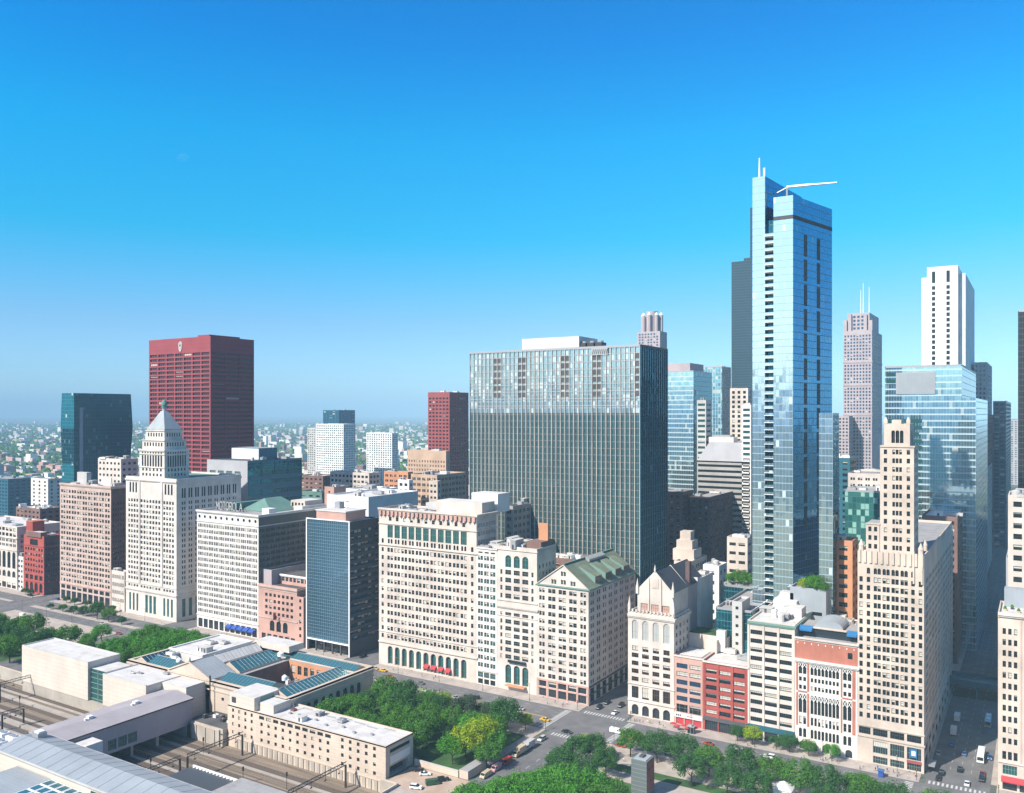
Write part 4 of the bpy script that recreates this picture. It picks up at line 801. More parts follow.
t, x0, x1, y0, y1, z1 = row_building('red_loft_building', 'bright red brick loft building with dark shopfront in the avenue row', 703.2, 747.4, 760, 667)
x0 = x1 - 34; fh = (z1 - 2.6 - 6.4) / 6
bE = [(cols(y0 + .6, y1 - .6, 3, 1, .2), rows(6.4, 6, fh, fh * .56, .8), 'chi', .7, 'frame_dark'), (cols(y0 + .6, y1 - .6, 3, 1, .06), [(.2, 4.4)], 'multi', 0, 'frame_dark', 'pane_shop')]
zr = shell(t, x0, x1, y0, y1, 0, z1, 'red_brick', bE, [], 'roof_white', .6)
cornice(t, x0, x1, y0, y1, z1 - .7, .7, .6, 'pale_concrete'); b = MB(); b.box(x1 + .003, x1 + .4, y0, y1, 4.5, 6.2, 'dark_grey'); build(b, 'shop_fascia', t)
b = MB()
for i in range(4): yy = y0 + .3 + (y1 - y0 - .6) * i / 3; b.box(x1 + .003, x1 + .3, yy - .5, yy + .5, 6.2, z1 - .8, 'red_brick')
build(b, 'pilaster', t)
roof_units(t, x0 + 2, x1 - 4, y0, y1, zr, 9, 31, 1.1)
b = MB(); b.box(x0, x0 + 20, y0 - 4, y0 + 1.4, zr - .2, zr + 6, 'warm_white', top='roof_white'); build(b, 'penthouse', ROOFOF.get(t.name, t))

t, x0, x1, y0, y1, z1 = row_building('white_loft_building', 'tall white loft building with wide multi-pane windows between red loft and arched club', 747.6, 794.8, 803, 625.6)
x0 = x1 - 40; fh = (z1 - 3 - 7) / 11
bE = [(cols(y0 + .7, y1 - .7, 3, 1, .17), rows(7, 11, fh, fh * .52, .8), 'multi', .4, 'frame_dark'), (cols(y0 + .7, y1 - .7, 3, 1, .1), [(.2, 4.2)], 'multi', 0, 'frame_dark', 'pane_shop')]
zr = shell(t, x0, x1, y0, y1, 0, z1, 'warm_white', bE, [], 'roof_white', .7)
cornice(t, x0, x1, y0, y1, z1 - 1.2, .9, .6, 'frame_green'); b = MB(); b.box(x1 + .003, x1 + .4, y0, y1, 4.5, 6.6, 'teal_panel'); build(b, 'shop_fascia', t)
b = MB()
for i in range(4): yy = y0 + .4 + (y1 - y0 - .8) * i / 3; b.box(x1 + .003, x1 + .28, yy - .42, yy + .42, 6.6, z1 - 1.9, 'warm_white')
build(b, 'pilaster', t)
b = MB(); b.box(x0 + 4, x0 + 14, y0 + 4, y0 + 14, zr, zr + 5, 'white_panel'); b.box(x0 + 6, x0 + 11, y0 + 6, y0 + 12, zr + 5, zr + 8, 'light_grey'); b.box(x0 + 16, x0 + 24, y1 - 7, y1 - 1, zr, zr + 4.2, 'pale_concrete'); build(b, 'penthouse', ROOFOF.get(t.name, t)); roof_units(t, x0 + 14, x1 - 3, y0, y1, zr, 7, 21)

# venetian gothic club
t, x0, x1, y0, y1, z1 = row_building('arched_club_building', 'red and white venetian gothic club front with rows of pointed arches and rooftop bar', 795, 857.4, 862, 645)
x0 = x1 - 44; yw = y1 - y0; zo = zz(662, x1, y0 + yw * .5)            # ledge below the red band
la, lb = y0 + yw * .055, y0 + yw * .195; ra, rb_ = y0 + yw * .77, y0 + yw * .915; ma, mb_ = y0 + yw * .25, y0 + yw * .72
sc = zo / 38.0
def cc(n1, n2, m=.28): return cols(la, lb, n1, 1, m) + cols(ma, mb_, n2, 1, m) + cols(ra, rb_, n1, 1, m)
bE = [(cc(2, 8), [(5.2 * sc, 9.0 * sc)], 'arch', 0, 'frame_dark'), (cc(2, 8, .35), [(10.6 * sc, 14 * sc)], 'dh', .5, 'frame_white'), (cc(2, 8, .2), [(15.4 * sc, 23.2 * sc)], 'arch', 0, 'frame_dark'), (cc(2, 8, .35), [(25.2 * sc, 27 * sc), (28.6 * sc, 30.4 * sc)], 'dh', .1, 'frame_dark'),
      (cc(2, 8, .2), [(31.6 * sc, 36.2 * sc)], 'arch', 0, 'frame_dark'), (cols(y0 + 1, y1 - 1, 5, 1, .4), [(.3, 3.6 * sc)], 'arch', 0, 'frame_dark', 'pane_shop')]
bE.append(([(y1 - 3.6, y1 - 1.8)], [(z1 - 6, z1 - 3.6)], 'bare', 0))
zr = shell(t, x0, x1, y0, y1, 0, z1, 'white_terracotta', bE, [], 'roof_grey', .5)
cornice(t, x0, x1, y0, y1, zo - .9, .9, .9, 'white_terracotta'); cornice(t, x0, x1, y0, y1, z1 - .5, .7, .6, 'warm_white')
b = MB(); b.box(x1 + .003, x1 + .18, y0 + .003, y1 - .003, zo + .01, z1 - 1.2, 'rust_brick')
b.box(x1 + .18, x1 + .22, y1 - 3.6, y1 - 1.8, z1 - 6, z1 - 3.6, 'pane'); 
for i in range(9): b.box(x1 + .18, x1 + .3, y0 + 1.2 + i * (yw - 2.4) / 8 - .16, y0 + 1.2 + i * (yw - 2.4) / 8 + .16, z1 - 2.4, z1 - 1.8, 'white_panel')
build(b, 'brick_band', t)
b = MB()
for (a, c) in ((y0 + yw * .02, la - .15), (lb + .15, ma - 1.2 if ma - 1.2 > lb + .4 else ma - .4), (mb_ + .5, ra - .15), (rb_ + .15, y0 + yw * .97)): 
    if c - a > .2: b.box(x1 + .003, x1 + .16, a, c, 10 * sc, 23.8 * sc, 'rust_brick'); b.box(x1 + .003, x1 + .16, a, c, 24.6 * sc, 36.6 * sc, 'rust_brick')
for (a, c) in ((la, lb), (ra, rb_)): b.box(x1 + .003, x1 + .16, a - .15, c + .15, 24.0 * sc, 24.6 * sc, 'rust_brick')
build(b, 'brick_trim', t)
b = MB()                                                     # tracery over the two tall arcades
for zt0, zt1 in ((20.6, 23.6), (34.2, 36.8)):
    for (a, c, n) in ((ma, mb_, 8), (la, lb, 2), (ra, rb_, 2)):
        w = (c - a) / n
        for i in range(n):
            for s in (0, 1):
                p = (x1 + .12, a + (i + s) * w, zt0 * sc); q = (x1 + .12, a + (i + 1 - s) * w, zt1 * sc); b.bar(p, q, .13, 'white_panel', 4)
build(b, 'tracery', t)
xt = x1 - 6
b = MB(); b.box(xt - 14, xt, y0 + 1, y1 - 1, zr, zr + 3.6, 'pane_shop', top='roof_grey'); b.box(xt - .2, xt + .8, y0 + 6, y1 - 5, zr + 3.6, zr + 4.2, 'beige')
n = 10
for i in range(n):
    a, c = math.pi * i / n, math.pi * (i + 1) / n; R = 5.6; yc = y0 + yw * .5
    b.poly([(xt - 13, yc - R * math.cos(a), zr + 4.2 + 3 * math.sin(a)), (xt, yc - R * math.cos(a), zr + 4.2 + 3 * math.sin(a)), (xt, yc - R * math.cos(c), zr + 4.2 + 3 * math.sin(c)), (xt - 13, yc - R * math.cos(c), zr + 4.2 + 3 * math.sin(c))], 'metal_roof')
b.poly([(xt, yc - 5.6 * math.cos(math.pi * i / n), zr + 4.2 + 3 * math.sin(math.pi * i / n)) for i in range(n + 1)], 'metal_roof'); build(b, 'rooftop_bar', ROOFOF.get(t.name, t))
for ya_, yb_ in ((y0 + .8, y0 + 6), (y1 - 4.6, y1 - .8)): b = MB(); b.prism([(xt, ya_), (xt + 3.2, ya_), (xt + 3.2, yb_), (xt, yb_)], zr + 2.6, zr + 3.4, 'blue_sheet', ztop=[zr + 4.4, zr + 3.3, zr + 3.3, zr + 4.4]); build(b, 'awning', t)
roof_units(t, x0, xt - 15, y0, y1, zr, 8, 9, 1.2)

# tall gothic setback tower at the corner
t, x0, x1, y0, y1, z1 = row_building('setback_tower', 'tall beige gothic setback tower rising above the corner of the shaded side street', 857.6, 924, 952, 560, cat='tower')
yw = y1 - y0; z1 = zz(556, x1, y1)
def fc(f0, f1): return (y0 + yw * f0, y0 + yw * f1)
s8 = [fc(.028, .08), fc(.143, .195), fc(.25, .30), fc(.308, .358), fc(.385, .435), fc(.443, .493), fc(.52, .57), fc(.578, .628), fc(.655, .705), fc(.713, .763), fc(.813, .865), fc(.923, .975)]
fh = 3.35; nr = int((z1 - 6 - 15) / fh); zs = z1 - 6 - nr * fh
bE = [(s8, rows(zs, nr - 1, fh, 2.1, .6), 'dh', .22, 'frame_dark'), (s8[1:-1], [(zs + (nr - 1) * fh + .6, zs + (nr - 1) * fh + 3)], 'arch', .1, 'frame_dark'),
      ([fc(.02, .2), fc(.24, .46), fc(.5, .71), fc(.75, .96)], [(11.2, 14.0)], 'multi', .1, 'frame_dark'), ([fc(.24, .46), fc(.5, .71), fc(.75, .96)], [(.4, 3.2), (4.4, 9.2)], 'multi', .1, 'frame_green', 'pane_shop'), ([fc(.04, .08), fc(.1, .14), fc(.16, .2)], [(5.4, 9)], 'dh', .1, 'frame_dark'), ([fc(.03, .1), fc(.13, .2)], [(.4, 4)], 'arch', 0, 'frame_dark')]
bN = [(cols(x0 + 2, x1 - 5, 10, 2, .35, .08), rows(zs, nr - 1, fh, 1.9, .7), 'dh', .15, 'frame_dark'), (cols(x0 + 2, x1 - 2, 9, 1, .3), [(.6, 4.6), (6, 10)], 'multi', .1, 'frame_dark')]
zr = shell(t, x0, x1, y0, y1, 0, z1, 'beige', bE, bN, 'roof_grey', 1.2)
cornice(t, x0, x1, y0, y1, 10.2, .5, .4, 'beige'); cornice(t, x0, x1, y0, y1, 14.4, .4, .3, 'beige')
b = MB()
for i in range(12): yy = y0 + yw * (.03 + .94 * i / 11); b.box(x1 + .003, x1 + .5, yy - .45, yy + .45, z1 - 4.4, z1 + .6, 'beige')
for f in (.85, .97): b.box(x1 + .003, x1 + .55, y0 + yw * f - .3, y0 + yw * f + .3, z1 - 11, z1 + 1.2, 'beige')
build(b, 'buttress', t)
b = MB()
for (x, y) in ((x1 - 1.2, y1 - 1.2), (x1 - 1.2, y0 + 1.2), (x1 - 14, y1 - 1.2)): b.cyl(x, y, z1 + .003, z1 + 2.2, 1.0, 'beige', 8); b.cyl(x, y, z1 + 2.2, z1 + 4.6, 1.1, 'beige', 8, r1=.12)
build(b, 'finial', t)
b = MB(); b.box(x1 + .003, x1 + .5, y0 + yw * .75, y0 + yw * .96, 3.3, 4.3, 'maroon'); b.box(x1 + .003, x1 + .6, y0 + yw * .80, y0 + yw * .90, 5.6, 8.8, 'blue_sheet'); b.box(x1 + .6, x1 + .64, y0 + yw * .82, y0 + yw * .88, 6.4, 8.2, 'white_panel'); build(b, 'shop_sign', t)
xs = x1 - 6.5
def tstage(pl, pc, w, zb, zt, bands, nbn, name):
    a0, a1 = yE(pl, xs), yE(pc, xs); xx0 = xs - w; wb = MB(); ws = []
    facade(wb, ws, 'E', xs, a0, a1, zb, zt, bands(a0, a1), 'tan' if False else 'beige'); facade(wb, ws, 'N', a1, xx0, xs, zb, zt, nbn(xx0), 'beige')
    wb.poly([(xx0, a1, zb), (xx0, a0, zb), (xx0, a0, zt), (xx0, a1, zt)], 'beige'); wb.poly([(xx0, a0, zb), (xs, a0, zb), (xs, a0, zt), (xx0, a0, zt)], 'beige'); wb.poly([(xx0, a0, zt), (xs, a0, zt), (xs, a1, zt), (xx0, a1, zt)], 'roof_grey')
    build(wb, name, t); put_windows(t, ws, 'beige', 60); return a0, a1, xx0
zt = zz(446, xs, yE(914, xs)); zz1 = zz(524, xs, yE(880, xs))
a0, a1, xx0 = tstage(880, 914, 14, zr, zt, lambda a, c: [([(a + 1.4, a + 2.6)] + cols(a + 4.4, c - 4.2, 3, 1, .22) + [(c - 2.6, c - 1.4)], rows(zr + .6, 12, 3.45, 1.9), 'dh', .3, 'frame_dark'), ([(a + 1.4, a + 2.6)] + cols(a + 4.4, c - 4.2, 3, 1, .22) + [(c - 2.6, c - 1.4)], [(zr + 43.2, zr + 46)] if zt > zr + 48 else [(zt - 3.4, zt - 1)], 'arch', .5, 'frame_white')], lambda x: [(cols(x + 1, xs - 1, 4, 1, .5), rows(zr + .6, 12, 3.45, 1.9), 'dh', .1, 'frame_dark')], 'shaft')
cornice(t, xx0, xs, a0, a1, zt - .6, .6, .35, 'beige')
zt2 = zz(424, xs, a1)
i0, i1 = a0 + 1.3, a1 - 1.6; xi = xs - 1.2
wb = MB(); ws = []; facade(wb, ws, 'E', xi, i0, i1, zt, zt2, [(cols(i0 + 2.6, i1 - 2.2, 3, 1, .16), [(zt + 1, zt + 6)], 'arch', 0, 'frame_dark', 'pane', .8)], 'beige'); facade(wb, ws, 'N', i1, xx0 + 1.5, xi, zt, zt2, [(cols(xx0 + 4, xi - 3, 3, 1, .2), [(zt + 1, zt + 6)], 'arch', 0, 'frame_dark')], 'beige')
wb.poly([(xx0 + 1.5, i1, zt), (xx0 + 1.5, i0, zt), (xx0 + 1.5, i0, zt2), (xx0 + 1.5, i1, zt2)], 'beige'); wb.poly([(xx0 + 1.5, i0, zt), (xi, i0, zt), (xi, i0, zt2), (xx0 + 1.5, i0, zt2)], 'beige'); wb.poly([(xx0 + 1.5, i0, zt2 - .6), (xi, i0, zt2 - .6), (xi, i1, zt2 - .6), (xx0 + 1.5, i1, zt2 - .6)], 'roof_grey'); build(wb, 'crown', t); put_windows(t, ws, 'beige')
b = MB(); b.box(xi - 9, xi - 2, i0 + 2.6, i1 - 3.4, zt2 - .6, zt2 + 1.6, 'beige'); b.bar((xi - 5, (i0 + i1) / 2 - 1, zt2), (xi - 5, (i0 + i1) / 2 - 1, zt2 + 4), .12, 'steel_dark')
for (x, y) in ((xi - .6, i0 + .6), (xi - .6, i1 - .6)): b.box(x - .7, x + .7, y - .7, y + .7, zt2 + .003, zt2 + 1.4, 'beige'); b.cyl(x, y, zt2 + 1.4, zt2 + 2.8, .8, 'beige', 8, r1=.1)
build(b, 'parapet', t)
a0, a1, xx0 = tstage(866, 879.5, 14, zr, zz1, lambda a, c: [(cols(a + .4, c - .4, 2, 1, .45), rows(zr + .6, 4, 3.45, 1.9), 'dh', .1, 'frame_dark')], lambda x: [], 'shoulder'); cornice(t, xx0, xs, a0, a1, zz1 - .3, .5, .3, 'beige')

# corner building at the right edge
t, x0, x1, y0, y1, z1 = row_building('corner_building', 'beige corner building with rooftop terrace at the right edge', 998, 1075, 1080, 620)
x0 = x1 - 22; yp = yE(1021, x1)
fh = (z1 - 4 - 14) / 12
bE = [(cols(y0 + 1.1, yp - .8, 3, 1, .4), rows(16.2, 11, fh * 1.02, 2.2), 'dh', .2, 'frame_dark'), (cols(yp + 1, y1 - 1, 5, 1, .5), rows(16.2, 11, fh * 1.02, 2.2), 'dh', .2, 'frame_dark'), (cols(y0 + 1.1, yp - .8, 3, 1, .3), [(11.4, 14.4)], 'dh', 0, 'frame_dark'), ([(y0 + 1.5, yp - 1.2), (yp + 1, y1 - 1)], [(6.0, 9.4)], 'multi', 0, 'frame_green', 'pane_teal'), (cols(y0 + 1, y1 - 1, 4, 1, .15), [(.4, 3.8)], 'bare', 0, 'frame_dark', 'pane_shop')]
zr = shell(t, x0, x1, y0, y1, 0, z1, 'beige', bE, [], 'roof_white', 1.0)
cornice(t, x0, x1, y0, y1, z1 - 1, 1.0, 1.0, 'warm_white'); cornice(t, x0, x1, y0, y1, 10.2, .6, .4, 'warm_white')
b = MB(); b.box(x1 + .003, x1 + .12, y0, yp, 15.2, z1 - 3, 'warm_white') if False else b.box(x1 + .003, x1 + .25, yp - .25, yp + .25, 10.8, z1 - 1.6, 'pink_beige'); build(b, 'pilaster', t)
b = MB(); b.prism([(x1 + .02, y0 + 1), (x1 + 2.2, y0 + 1), (x1 + 2.2, y0 + 10), (x1 + .02, y0 + 10)], 3.8, 5.4, 'red_awning', ztop=[5.4, 4.2, 4.2, 5.4]); build(b, 'awning', t)
b = MB(); b.box(x0 + 1, x0 + 6, y0 + 1.5, y1 - 2, zr, zr + 7, 'metal_roof'); build(b, 'terrace_screen', ROOFOF.get(t.name, t))
for k in range(7): b = MB(); x, y = x1 - 3 - rnd.random() * 10, y0 + 2 + k * 2.2; b.box(x - .6, x + .6, y - .5, y + .5, zr, zr + .7, 'steel_dark' if k % 2 else 'tan'); b.cyl(x, y, zr + .7, zr + 1.7, .7, 'leaf_mid', 7, r1=.3); build(b, 'planter', ROOFOF.get(t.name, t))

# ------------------------------------------------------------------ rooftop lettering of the terracotta block
def lettering(root, text, x, y0, y1, z, h, mat, th=.35):
    """strokes of each capital letter as bars on a 0..1 x 0..1.4 grid, reading northwards when seen from the east"""
    G = {'M': [(0, 0, 0, 1), (0, 1, .5, .35), (.5, .35, 1, 1), (1, 1, 1, 0)], 'O': [(0, .2, 0, .8), (0, .8, .25, 1), (.25, 1, .75, 1), (.75, 1, 1, .8), (1, .8, 1, .2), (1, .2, .75, 0), (.75, 0, .25, 0), (.25, 0, 0, .2)],
         'T': [(0, 1, 1, 1), (.5, 1, .5, 0)], 'R': [(0, 0, 0, 1), (0, 1, .8, 1), (.8, 1, 1, .8), (1, .8, .8, .5), (.8, .5, 0, .5), (.45, .5, 1, 0)], 'L': [(0, 1, 0, 0), (0, 0, 1, 0)], 'A': [(0, 0, .5, 1), (.5, 1, 1, 0), (.2, .38, .8, .38)]}
    n = len(text); w = (y1 - y0) / n
    for i, ch in enumerate(text):
        b = MB(); a = y0 + i * w
        for (u0, v0, u1, v1) in G[ch]: b.bar((x, a + u0 * w * .74, z + v0 * h), (x, a + u1 * w * .74, z + v1 * h), th, mat, 5)
        build(b, 'sign_letter', root)
st, sx1, sy0, sy1, szr = SIGN
xsg = sx1 - 12
za, zb = zz(510.2, xsg, yE(229, xsg)), zz(502.5, xsg, yE(229, xsg))
sg = thing('roof_sign', 'white capital lettering on a steel rack standing on the white terracotta block', 'sign', (xsg, yE(229, xsg), szr))
lettering(sg, 'MOTOROLA', xsg, yE(216.5, xsg), yE(243, xsg), za, zb - za, 'light_grey', .25)
b = MB()
for i in range(9): yy = yE(216.5, xsg) + i * (yE(243, xsg) - yE(216.5, xsg)) / 8; b.bar((xsg - .5, yy, szr), (xsg - .5, yy, zb), .12, 'steel_dark', 4); b.bar((xsg - 3, yy, szr), (xsg - .5, yy, zb - 1), .1, 'steel_dark', 4)
b.box(xsg - .55, xsg - .42, yE(216, xsg), yE(243.5, xsg), za - .3, za - .1, 'steel_dark'); b.box(xsg - .55, xsg - .42, yE(216, xsg), yE(243.5, xsg), zb - .3, zb - .1, 'steel_dark'); build(b, 'rack', sg)

# ------------------------------------------------------------------ towers and blocks behind the avenue row
# red tower with the emblem
X = -470.0; y0, y1 = yE(149, X), yE(210.5, X); x0 = xN(254, y1); z1 = zz(336, X, y1)
t = thing('red_tower', 'tall red slab tower with a white emblem near its top left of centre', 'tower', ((X + x0) / 2, (y0 + y1) / 2, 0))
fh = 3.75; nr = int((z1 - 13) / fh)
bE = [(cols(y0 + .8, y1 - .8, 7, 1, .13), rows(z1 - 12.5 - nr * fh, nr, fh, 2.4, .7), 'quad', .05, 'red_panel', 'pane')]
bN = [(cols(x0 + .8, X - .8, 3, 1, .06), rows(z1 - 12.5 - nr * fh, nr, fh, 1.9), 'multi', .03, 'maroon', 'pane')]
zr = shell(t, x0, X, y0, y1, 0, z1, 'red_panel', bE, bN, 'maroon', 1.0, rec=.7)
b = MB(); b.box(x0 + 6, X - 8, y0 + 6, y0 + 26, zr, zr + 2.2, 'maroon'); b.box(x0 + 8, X - 6, y1 - 24, y1 - 9, zr, zr + 3.2, 'red_panel'); build(b, 'penthouse', t)
b = MB(); yy = yE(180.5, X); zc = zz(346.5, X, yy); r = 2.1
for i in range(16):
    a, c = math.pi * 2 * i / 16, math.pi * 2 * (i + 1) / 16
    b.bar((X + .25, yy + r * math.sin(a), zc + 1.3 + 2.6 * math.cos(a)), (X + .25, yy + r * math.sin(c), zc + 1.3 + 2.6 * math.cos(c)), .36, 'white_panel', 4)
b.bar((X + .25, yy, zc + 3.0), (X + .25, yy, zc - 4.4), .4, 'white_panel', 5); b.bar((X + .25, yy - 1.3, zc + 2.2), (X + .25, yy + 1.3, zc + 2.2), .4, 'white_panel', 4)
b.bar((X + .25, yy - 1.9, zc - 1.4), (X + .25, yy, zc - 4.3), .4, 'white_panel', 4); b.bar((X + .25, yy + 1.9, zc - 1.4), (X + .25, yy, zc - 4.3), .4, 'white_panel', 4); build(b, 'emblem', t)

# folded dark glass tower
X = -480.0; y0, y1 = yE(62, X), yE(74, X); x0 = xN(130.5, y1); z1 = zz(393, X, y1)
t = thing('folded_glass_tower', 'dark teal glass tower with folded narrow front at the left of the skyline', 'tower', ((X + x0) / 2, (y0 + y1) / 2, 0))
lev = [0, z1 * .30, z1 * .56, z1 * .78, z1]; off = [0, 2.2, -.2, 2.6, .4]
b = MB(); b2 = MB()
for i in range(4):
    za, zc = lev[i], lev[i + 1]; oa, oc = off[i], off[i + 1]
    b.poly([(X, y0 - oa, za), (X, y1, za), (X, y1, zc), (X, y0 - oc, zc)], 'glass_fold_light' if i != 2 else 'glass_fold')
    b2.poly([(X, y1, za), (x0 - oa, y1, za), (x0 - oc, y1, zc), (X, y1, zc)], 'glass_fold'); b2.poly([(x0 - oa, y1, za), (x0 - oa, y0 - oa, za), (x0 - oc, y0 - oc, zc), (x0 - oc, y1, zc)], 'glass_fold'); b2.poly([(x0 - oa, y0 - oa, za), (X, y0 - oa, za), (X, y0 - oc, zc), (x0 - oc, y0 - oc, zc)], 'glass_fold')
build(b, 'folded_front', t); build(b2, 'glazing', t)
b = MB(); b.poly([(x0, y0, z1), (X, y0, z1), (X, y1, z1), (x0, y1, z1)], 'roof_dark'); build(b, 'roof', t)
b = MB(); b.box(X - 9, X - 5.5, y1 + .003, y1 + .4, z1 * .05, z1 * .91, 'lead_roof'); build(b, 'light_fin', t)
ws = []
for (fx, fz) in [(.42 + .05 * i, .40 + .028 * j) for i in range(10) for j in range(5) if (i * 7 + j * 3) % 4 == 0]: b = MB(); xx = X + (x0 - X) * fx; b.box(xx - .8, xx + .8, y1 + .003, y1 + .05, z1 * fz, z1 * fz + 1.5, 'blind_grey'); build(b, 'window', t)

# grey college block
X = -425.0; y0, y1 = yE(207, X), yE(247.5, X); x0 = xN(302, y1); z1 = zz(461, X, y1)
t = thing('grid_block', 'dark teal block with pale panel grid and rooftop box in front of the red tower', 'building', ((X + x0) / 2, (y0 + y1) / 2, 0))
wb = MB(); ws = []
facade(wb, ws, 'E', X, y0, y1, 0, z1, [(cols(y0 + 2, y1 - 6, 4, 1, .3), [(z1 - 34, z1 - 8)], 'multi', .1, 'steel_white', 'pane_teal')], 'tower_grey')
fr = rows(z1 - 34, 3, 7.5, 3.6)
facade(wb, ws, 'N', y1, x0, X, 0, z1, [(cols(x0 + .4, X - .4, 4, 1, .06), fr + [(z1 - 11.6, z1 - 1.6)], 'bare', 0, 'frame_dark', 'glass_teal')], 'teal_panel')
wb.poly([(x0, y1, 0), (x0, y0, 0), (x0, y0, z1), (x0, y1, z1)], 'tower_grey'); wb.poly([(x0, y0, 0), (X, y0, 0), (X, y0, z1), (x0, y0, z1)], 'tower_grey'); wb.poly([(x0, y0, z1 - .5), (X, y0, z1 - .5), (X, y1, z1 - .5), (x0, y1, z1 - .5)], 'roof_dark')
build(wb, 'wall', t); put_windows(t, ws, 'tower_grey')
b = MB(); b.box(x0 + 18, X - 18, y0 + 6, y1 - 8, z1 - .5, z1 + 8.5, 'teal_panel', top='roof_grey'); b.box(X - 18.01, X - 17.8, y0 + 6.5, y1 - 8.5, z1, z1 + 8, 'steel_white'); build(b, 'penthouse', t); roof_units(t, x0, X, y0, y1, z1 - .5, 4, 6)

# broad finned office slab
X = -423.0; y0, y1 = yE(470, X), yE(640, X); x0 = xN(667, y1); z1 = zz(345, X, y1); zm = zz(413, X, y1)
t = thing('finned_slab', 'huge broad office slab with thin vertical fins and brighter glazed top floors', 'tower', ((X + x0) / 2, (y0 + y1) / 2, 0))
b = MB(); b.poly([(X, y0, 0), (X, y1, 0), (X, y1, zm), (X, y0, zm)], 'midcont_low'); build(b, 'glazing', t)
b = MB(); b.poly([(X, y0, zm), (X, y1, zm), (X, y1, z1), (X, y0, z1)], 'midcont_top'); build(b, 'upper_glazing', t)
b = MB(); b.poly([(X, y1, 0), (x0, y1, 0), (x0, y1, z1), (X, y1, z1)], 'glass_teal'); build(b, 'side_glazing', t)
b = MB(); b.poly([(x0, y1, 0), (x0, y0, 0), (x0, y0, z1), (x0, y1, z1)], 'midcont_low'); b.poly([(x0, y0, 0), (X, y0, 0), (X, y0, z1), (x0, y0, z1)], 'midcont_low'); build(b, 'rear_glazing', t)
b = MB(); b.poly([(x0, y0, z1 - .5), (X, y0, z1 - .5), (X, y1, z1 - .5), (x0, y1, z1 - .5)], 'roof_grey'); build(b, 'roof', t)
NF = 39
for i in range(NF + 1):
    yy = y0 + (y1 - y0) * i / NF; b = MB(); b.box(X + .003, X + .6, yy - .14, yy + .14, 5, z1, 'warm_white' if i not in (0, NF) else 'light_grey'); build(b, 'fin', t)
for i in range(13):
    xx = X - (X - x0) * i / 12; b = MB(); b.box(xx - .12, xx + .12, y1 + .003, y1 + .5, 5, z1, 'teal_panel'); build(b, 'side_fin', t)
b = MB()
for k in range(1, 9): zk = zm + (z1 - zm) * k / 9; b.box(X + .004, X + .25, y0, y1, zk - .25, zk + .25, 'steel_grey')
b.box(X + .004, X + .65, y0, y1, z1 - .8, z1 + .4, 'steel_grey'); b.box(x0, X, y1 + .004, y1 + .55, z1 - .8, z1 + .4, 'steel_dark'); b.box(x0, X, y0 - .3, y0, z1 - .5, z1 + .4, 'steel_grey'); build(b, 'spandrel', t)
w = (y1 - y0) / NF
for c in (6, 7, 12, 13, 22, 23, 29, 30, 38):
    for k in range(6):
        zk = zm + (z1 - zm) * (k + 2.2) / 9; b = MB(); b.box(X + .004, X + .12, y0 + c * w + .3, y0 + (c + 1) * w - .3, zk + .2, zk + (z1 - zm) / 9 * .8, 'roof_dark'); build(b, 'vent_panel', t)
b = MB(); yb0, yb1 = yE(522, X - 9), yE(579, X - 9); b.box(x0 + 6, X - 9, yb0, yb1, z1 - .5, zz(336, X - 9, yb1), 'pale_concrete'); build(b, 'penthouse', t)
for k in range(3): b = MB(); yc = yE(584 + 8 * k, X - 12); b.box(X - 16, X - 10, yc - 2, yc + 2, z1 - .5, z1 + 3.5, 'steel_dark'); b.cyl(X - 13, yc, z1 + 3.5, z1 + 4.6, 1.7, 'steel_grey', 10); build(b, 'cooling_tower', t)
b = MB(); yc = yE(600, X); b.box(X + .61, X + .8, yc - 5, yc + 5, z1 - 4.6, z1 - .6, 'steel_grey')
for k in range(8): b.bar((X + .85, yc - 4.2 + k * 1.2, z1 - 3.9), (X + .85, yc - 3.6 + k * 1.2, z1 - 1.4), .2, 'roof_dark', 4)
build(b, 'wall_sign', t)

# blue glass skyscraper with wedge top
XL = -397.0; th = math.radians(14); wd = (-math.cos(th), math.sin(th))
ys0, ys1 = yE(752.5, XL - 3), yE(765, XL - 3); yb0, yb1 = yE(773.5, XL), yE(793, XL)
def hit(px, p, d):
    lo, hi = 0.0, 120.0
    for _ in range(50):
        m = (lo + hi) / 2
        if pixx(p[0] + d[0] * m, p[1] + d[1] * m) < px: lo = m
        else: hi = m
    return lo
L1 = hit(832, (XL, yb1), wd); pe = (XL + wd[0] * L1, yb1 + wd[1] * L1); zt = zz(195, XL, yb1); zs = zz(176, XL - 3, ys1)
t = thing('blue_glass_skyscraper', 'tallest pale blue glass skyscraper with notched balconies and slanted wedge top', 'tower', (XL - 14, yb0, 0))
def face(nm, pts, mat): b = MB(); b.poly(pts, mat); return build(b, nm, t)
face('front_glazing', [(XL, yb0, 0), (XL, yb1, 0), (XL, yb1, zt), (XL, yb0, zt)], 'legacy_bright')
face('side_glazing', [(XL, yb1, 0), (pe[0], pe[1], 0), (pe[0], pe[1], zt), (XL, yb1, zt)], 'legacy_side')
b = MB(); q = [(XL, yb0), (XL, yb1), pe, (pe[0], pe[1] - (yb1 - yb0))]
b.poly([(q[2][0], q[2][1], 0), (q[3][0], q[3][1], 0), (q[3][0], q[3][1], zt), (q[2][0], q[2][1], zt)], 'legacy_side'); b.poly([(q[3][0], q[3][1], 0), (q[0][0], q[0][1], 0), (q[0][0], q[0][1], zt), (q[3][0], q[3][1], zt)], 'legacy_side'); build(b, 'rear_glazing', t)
b = MB(); b.poly([(p[0], p[1], zt - .8) for p in q], 'roof_grey'); build(b, 'roof', t)
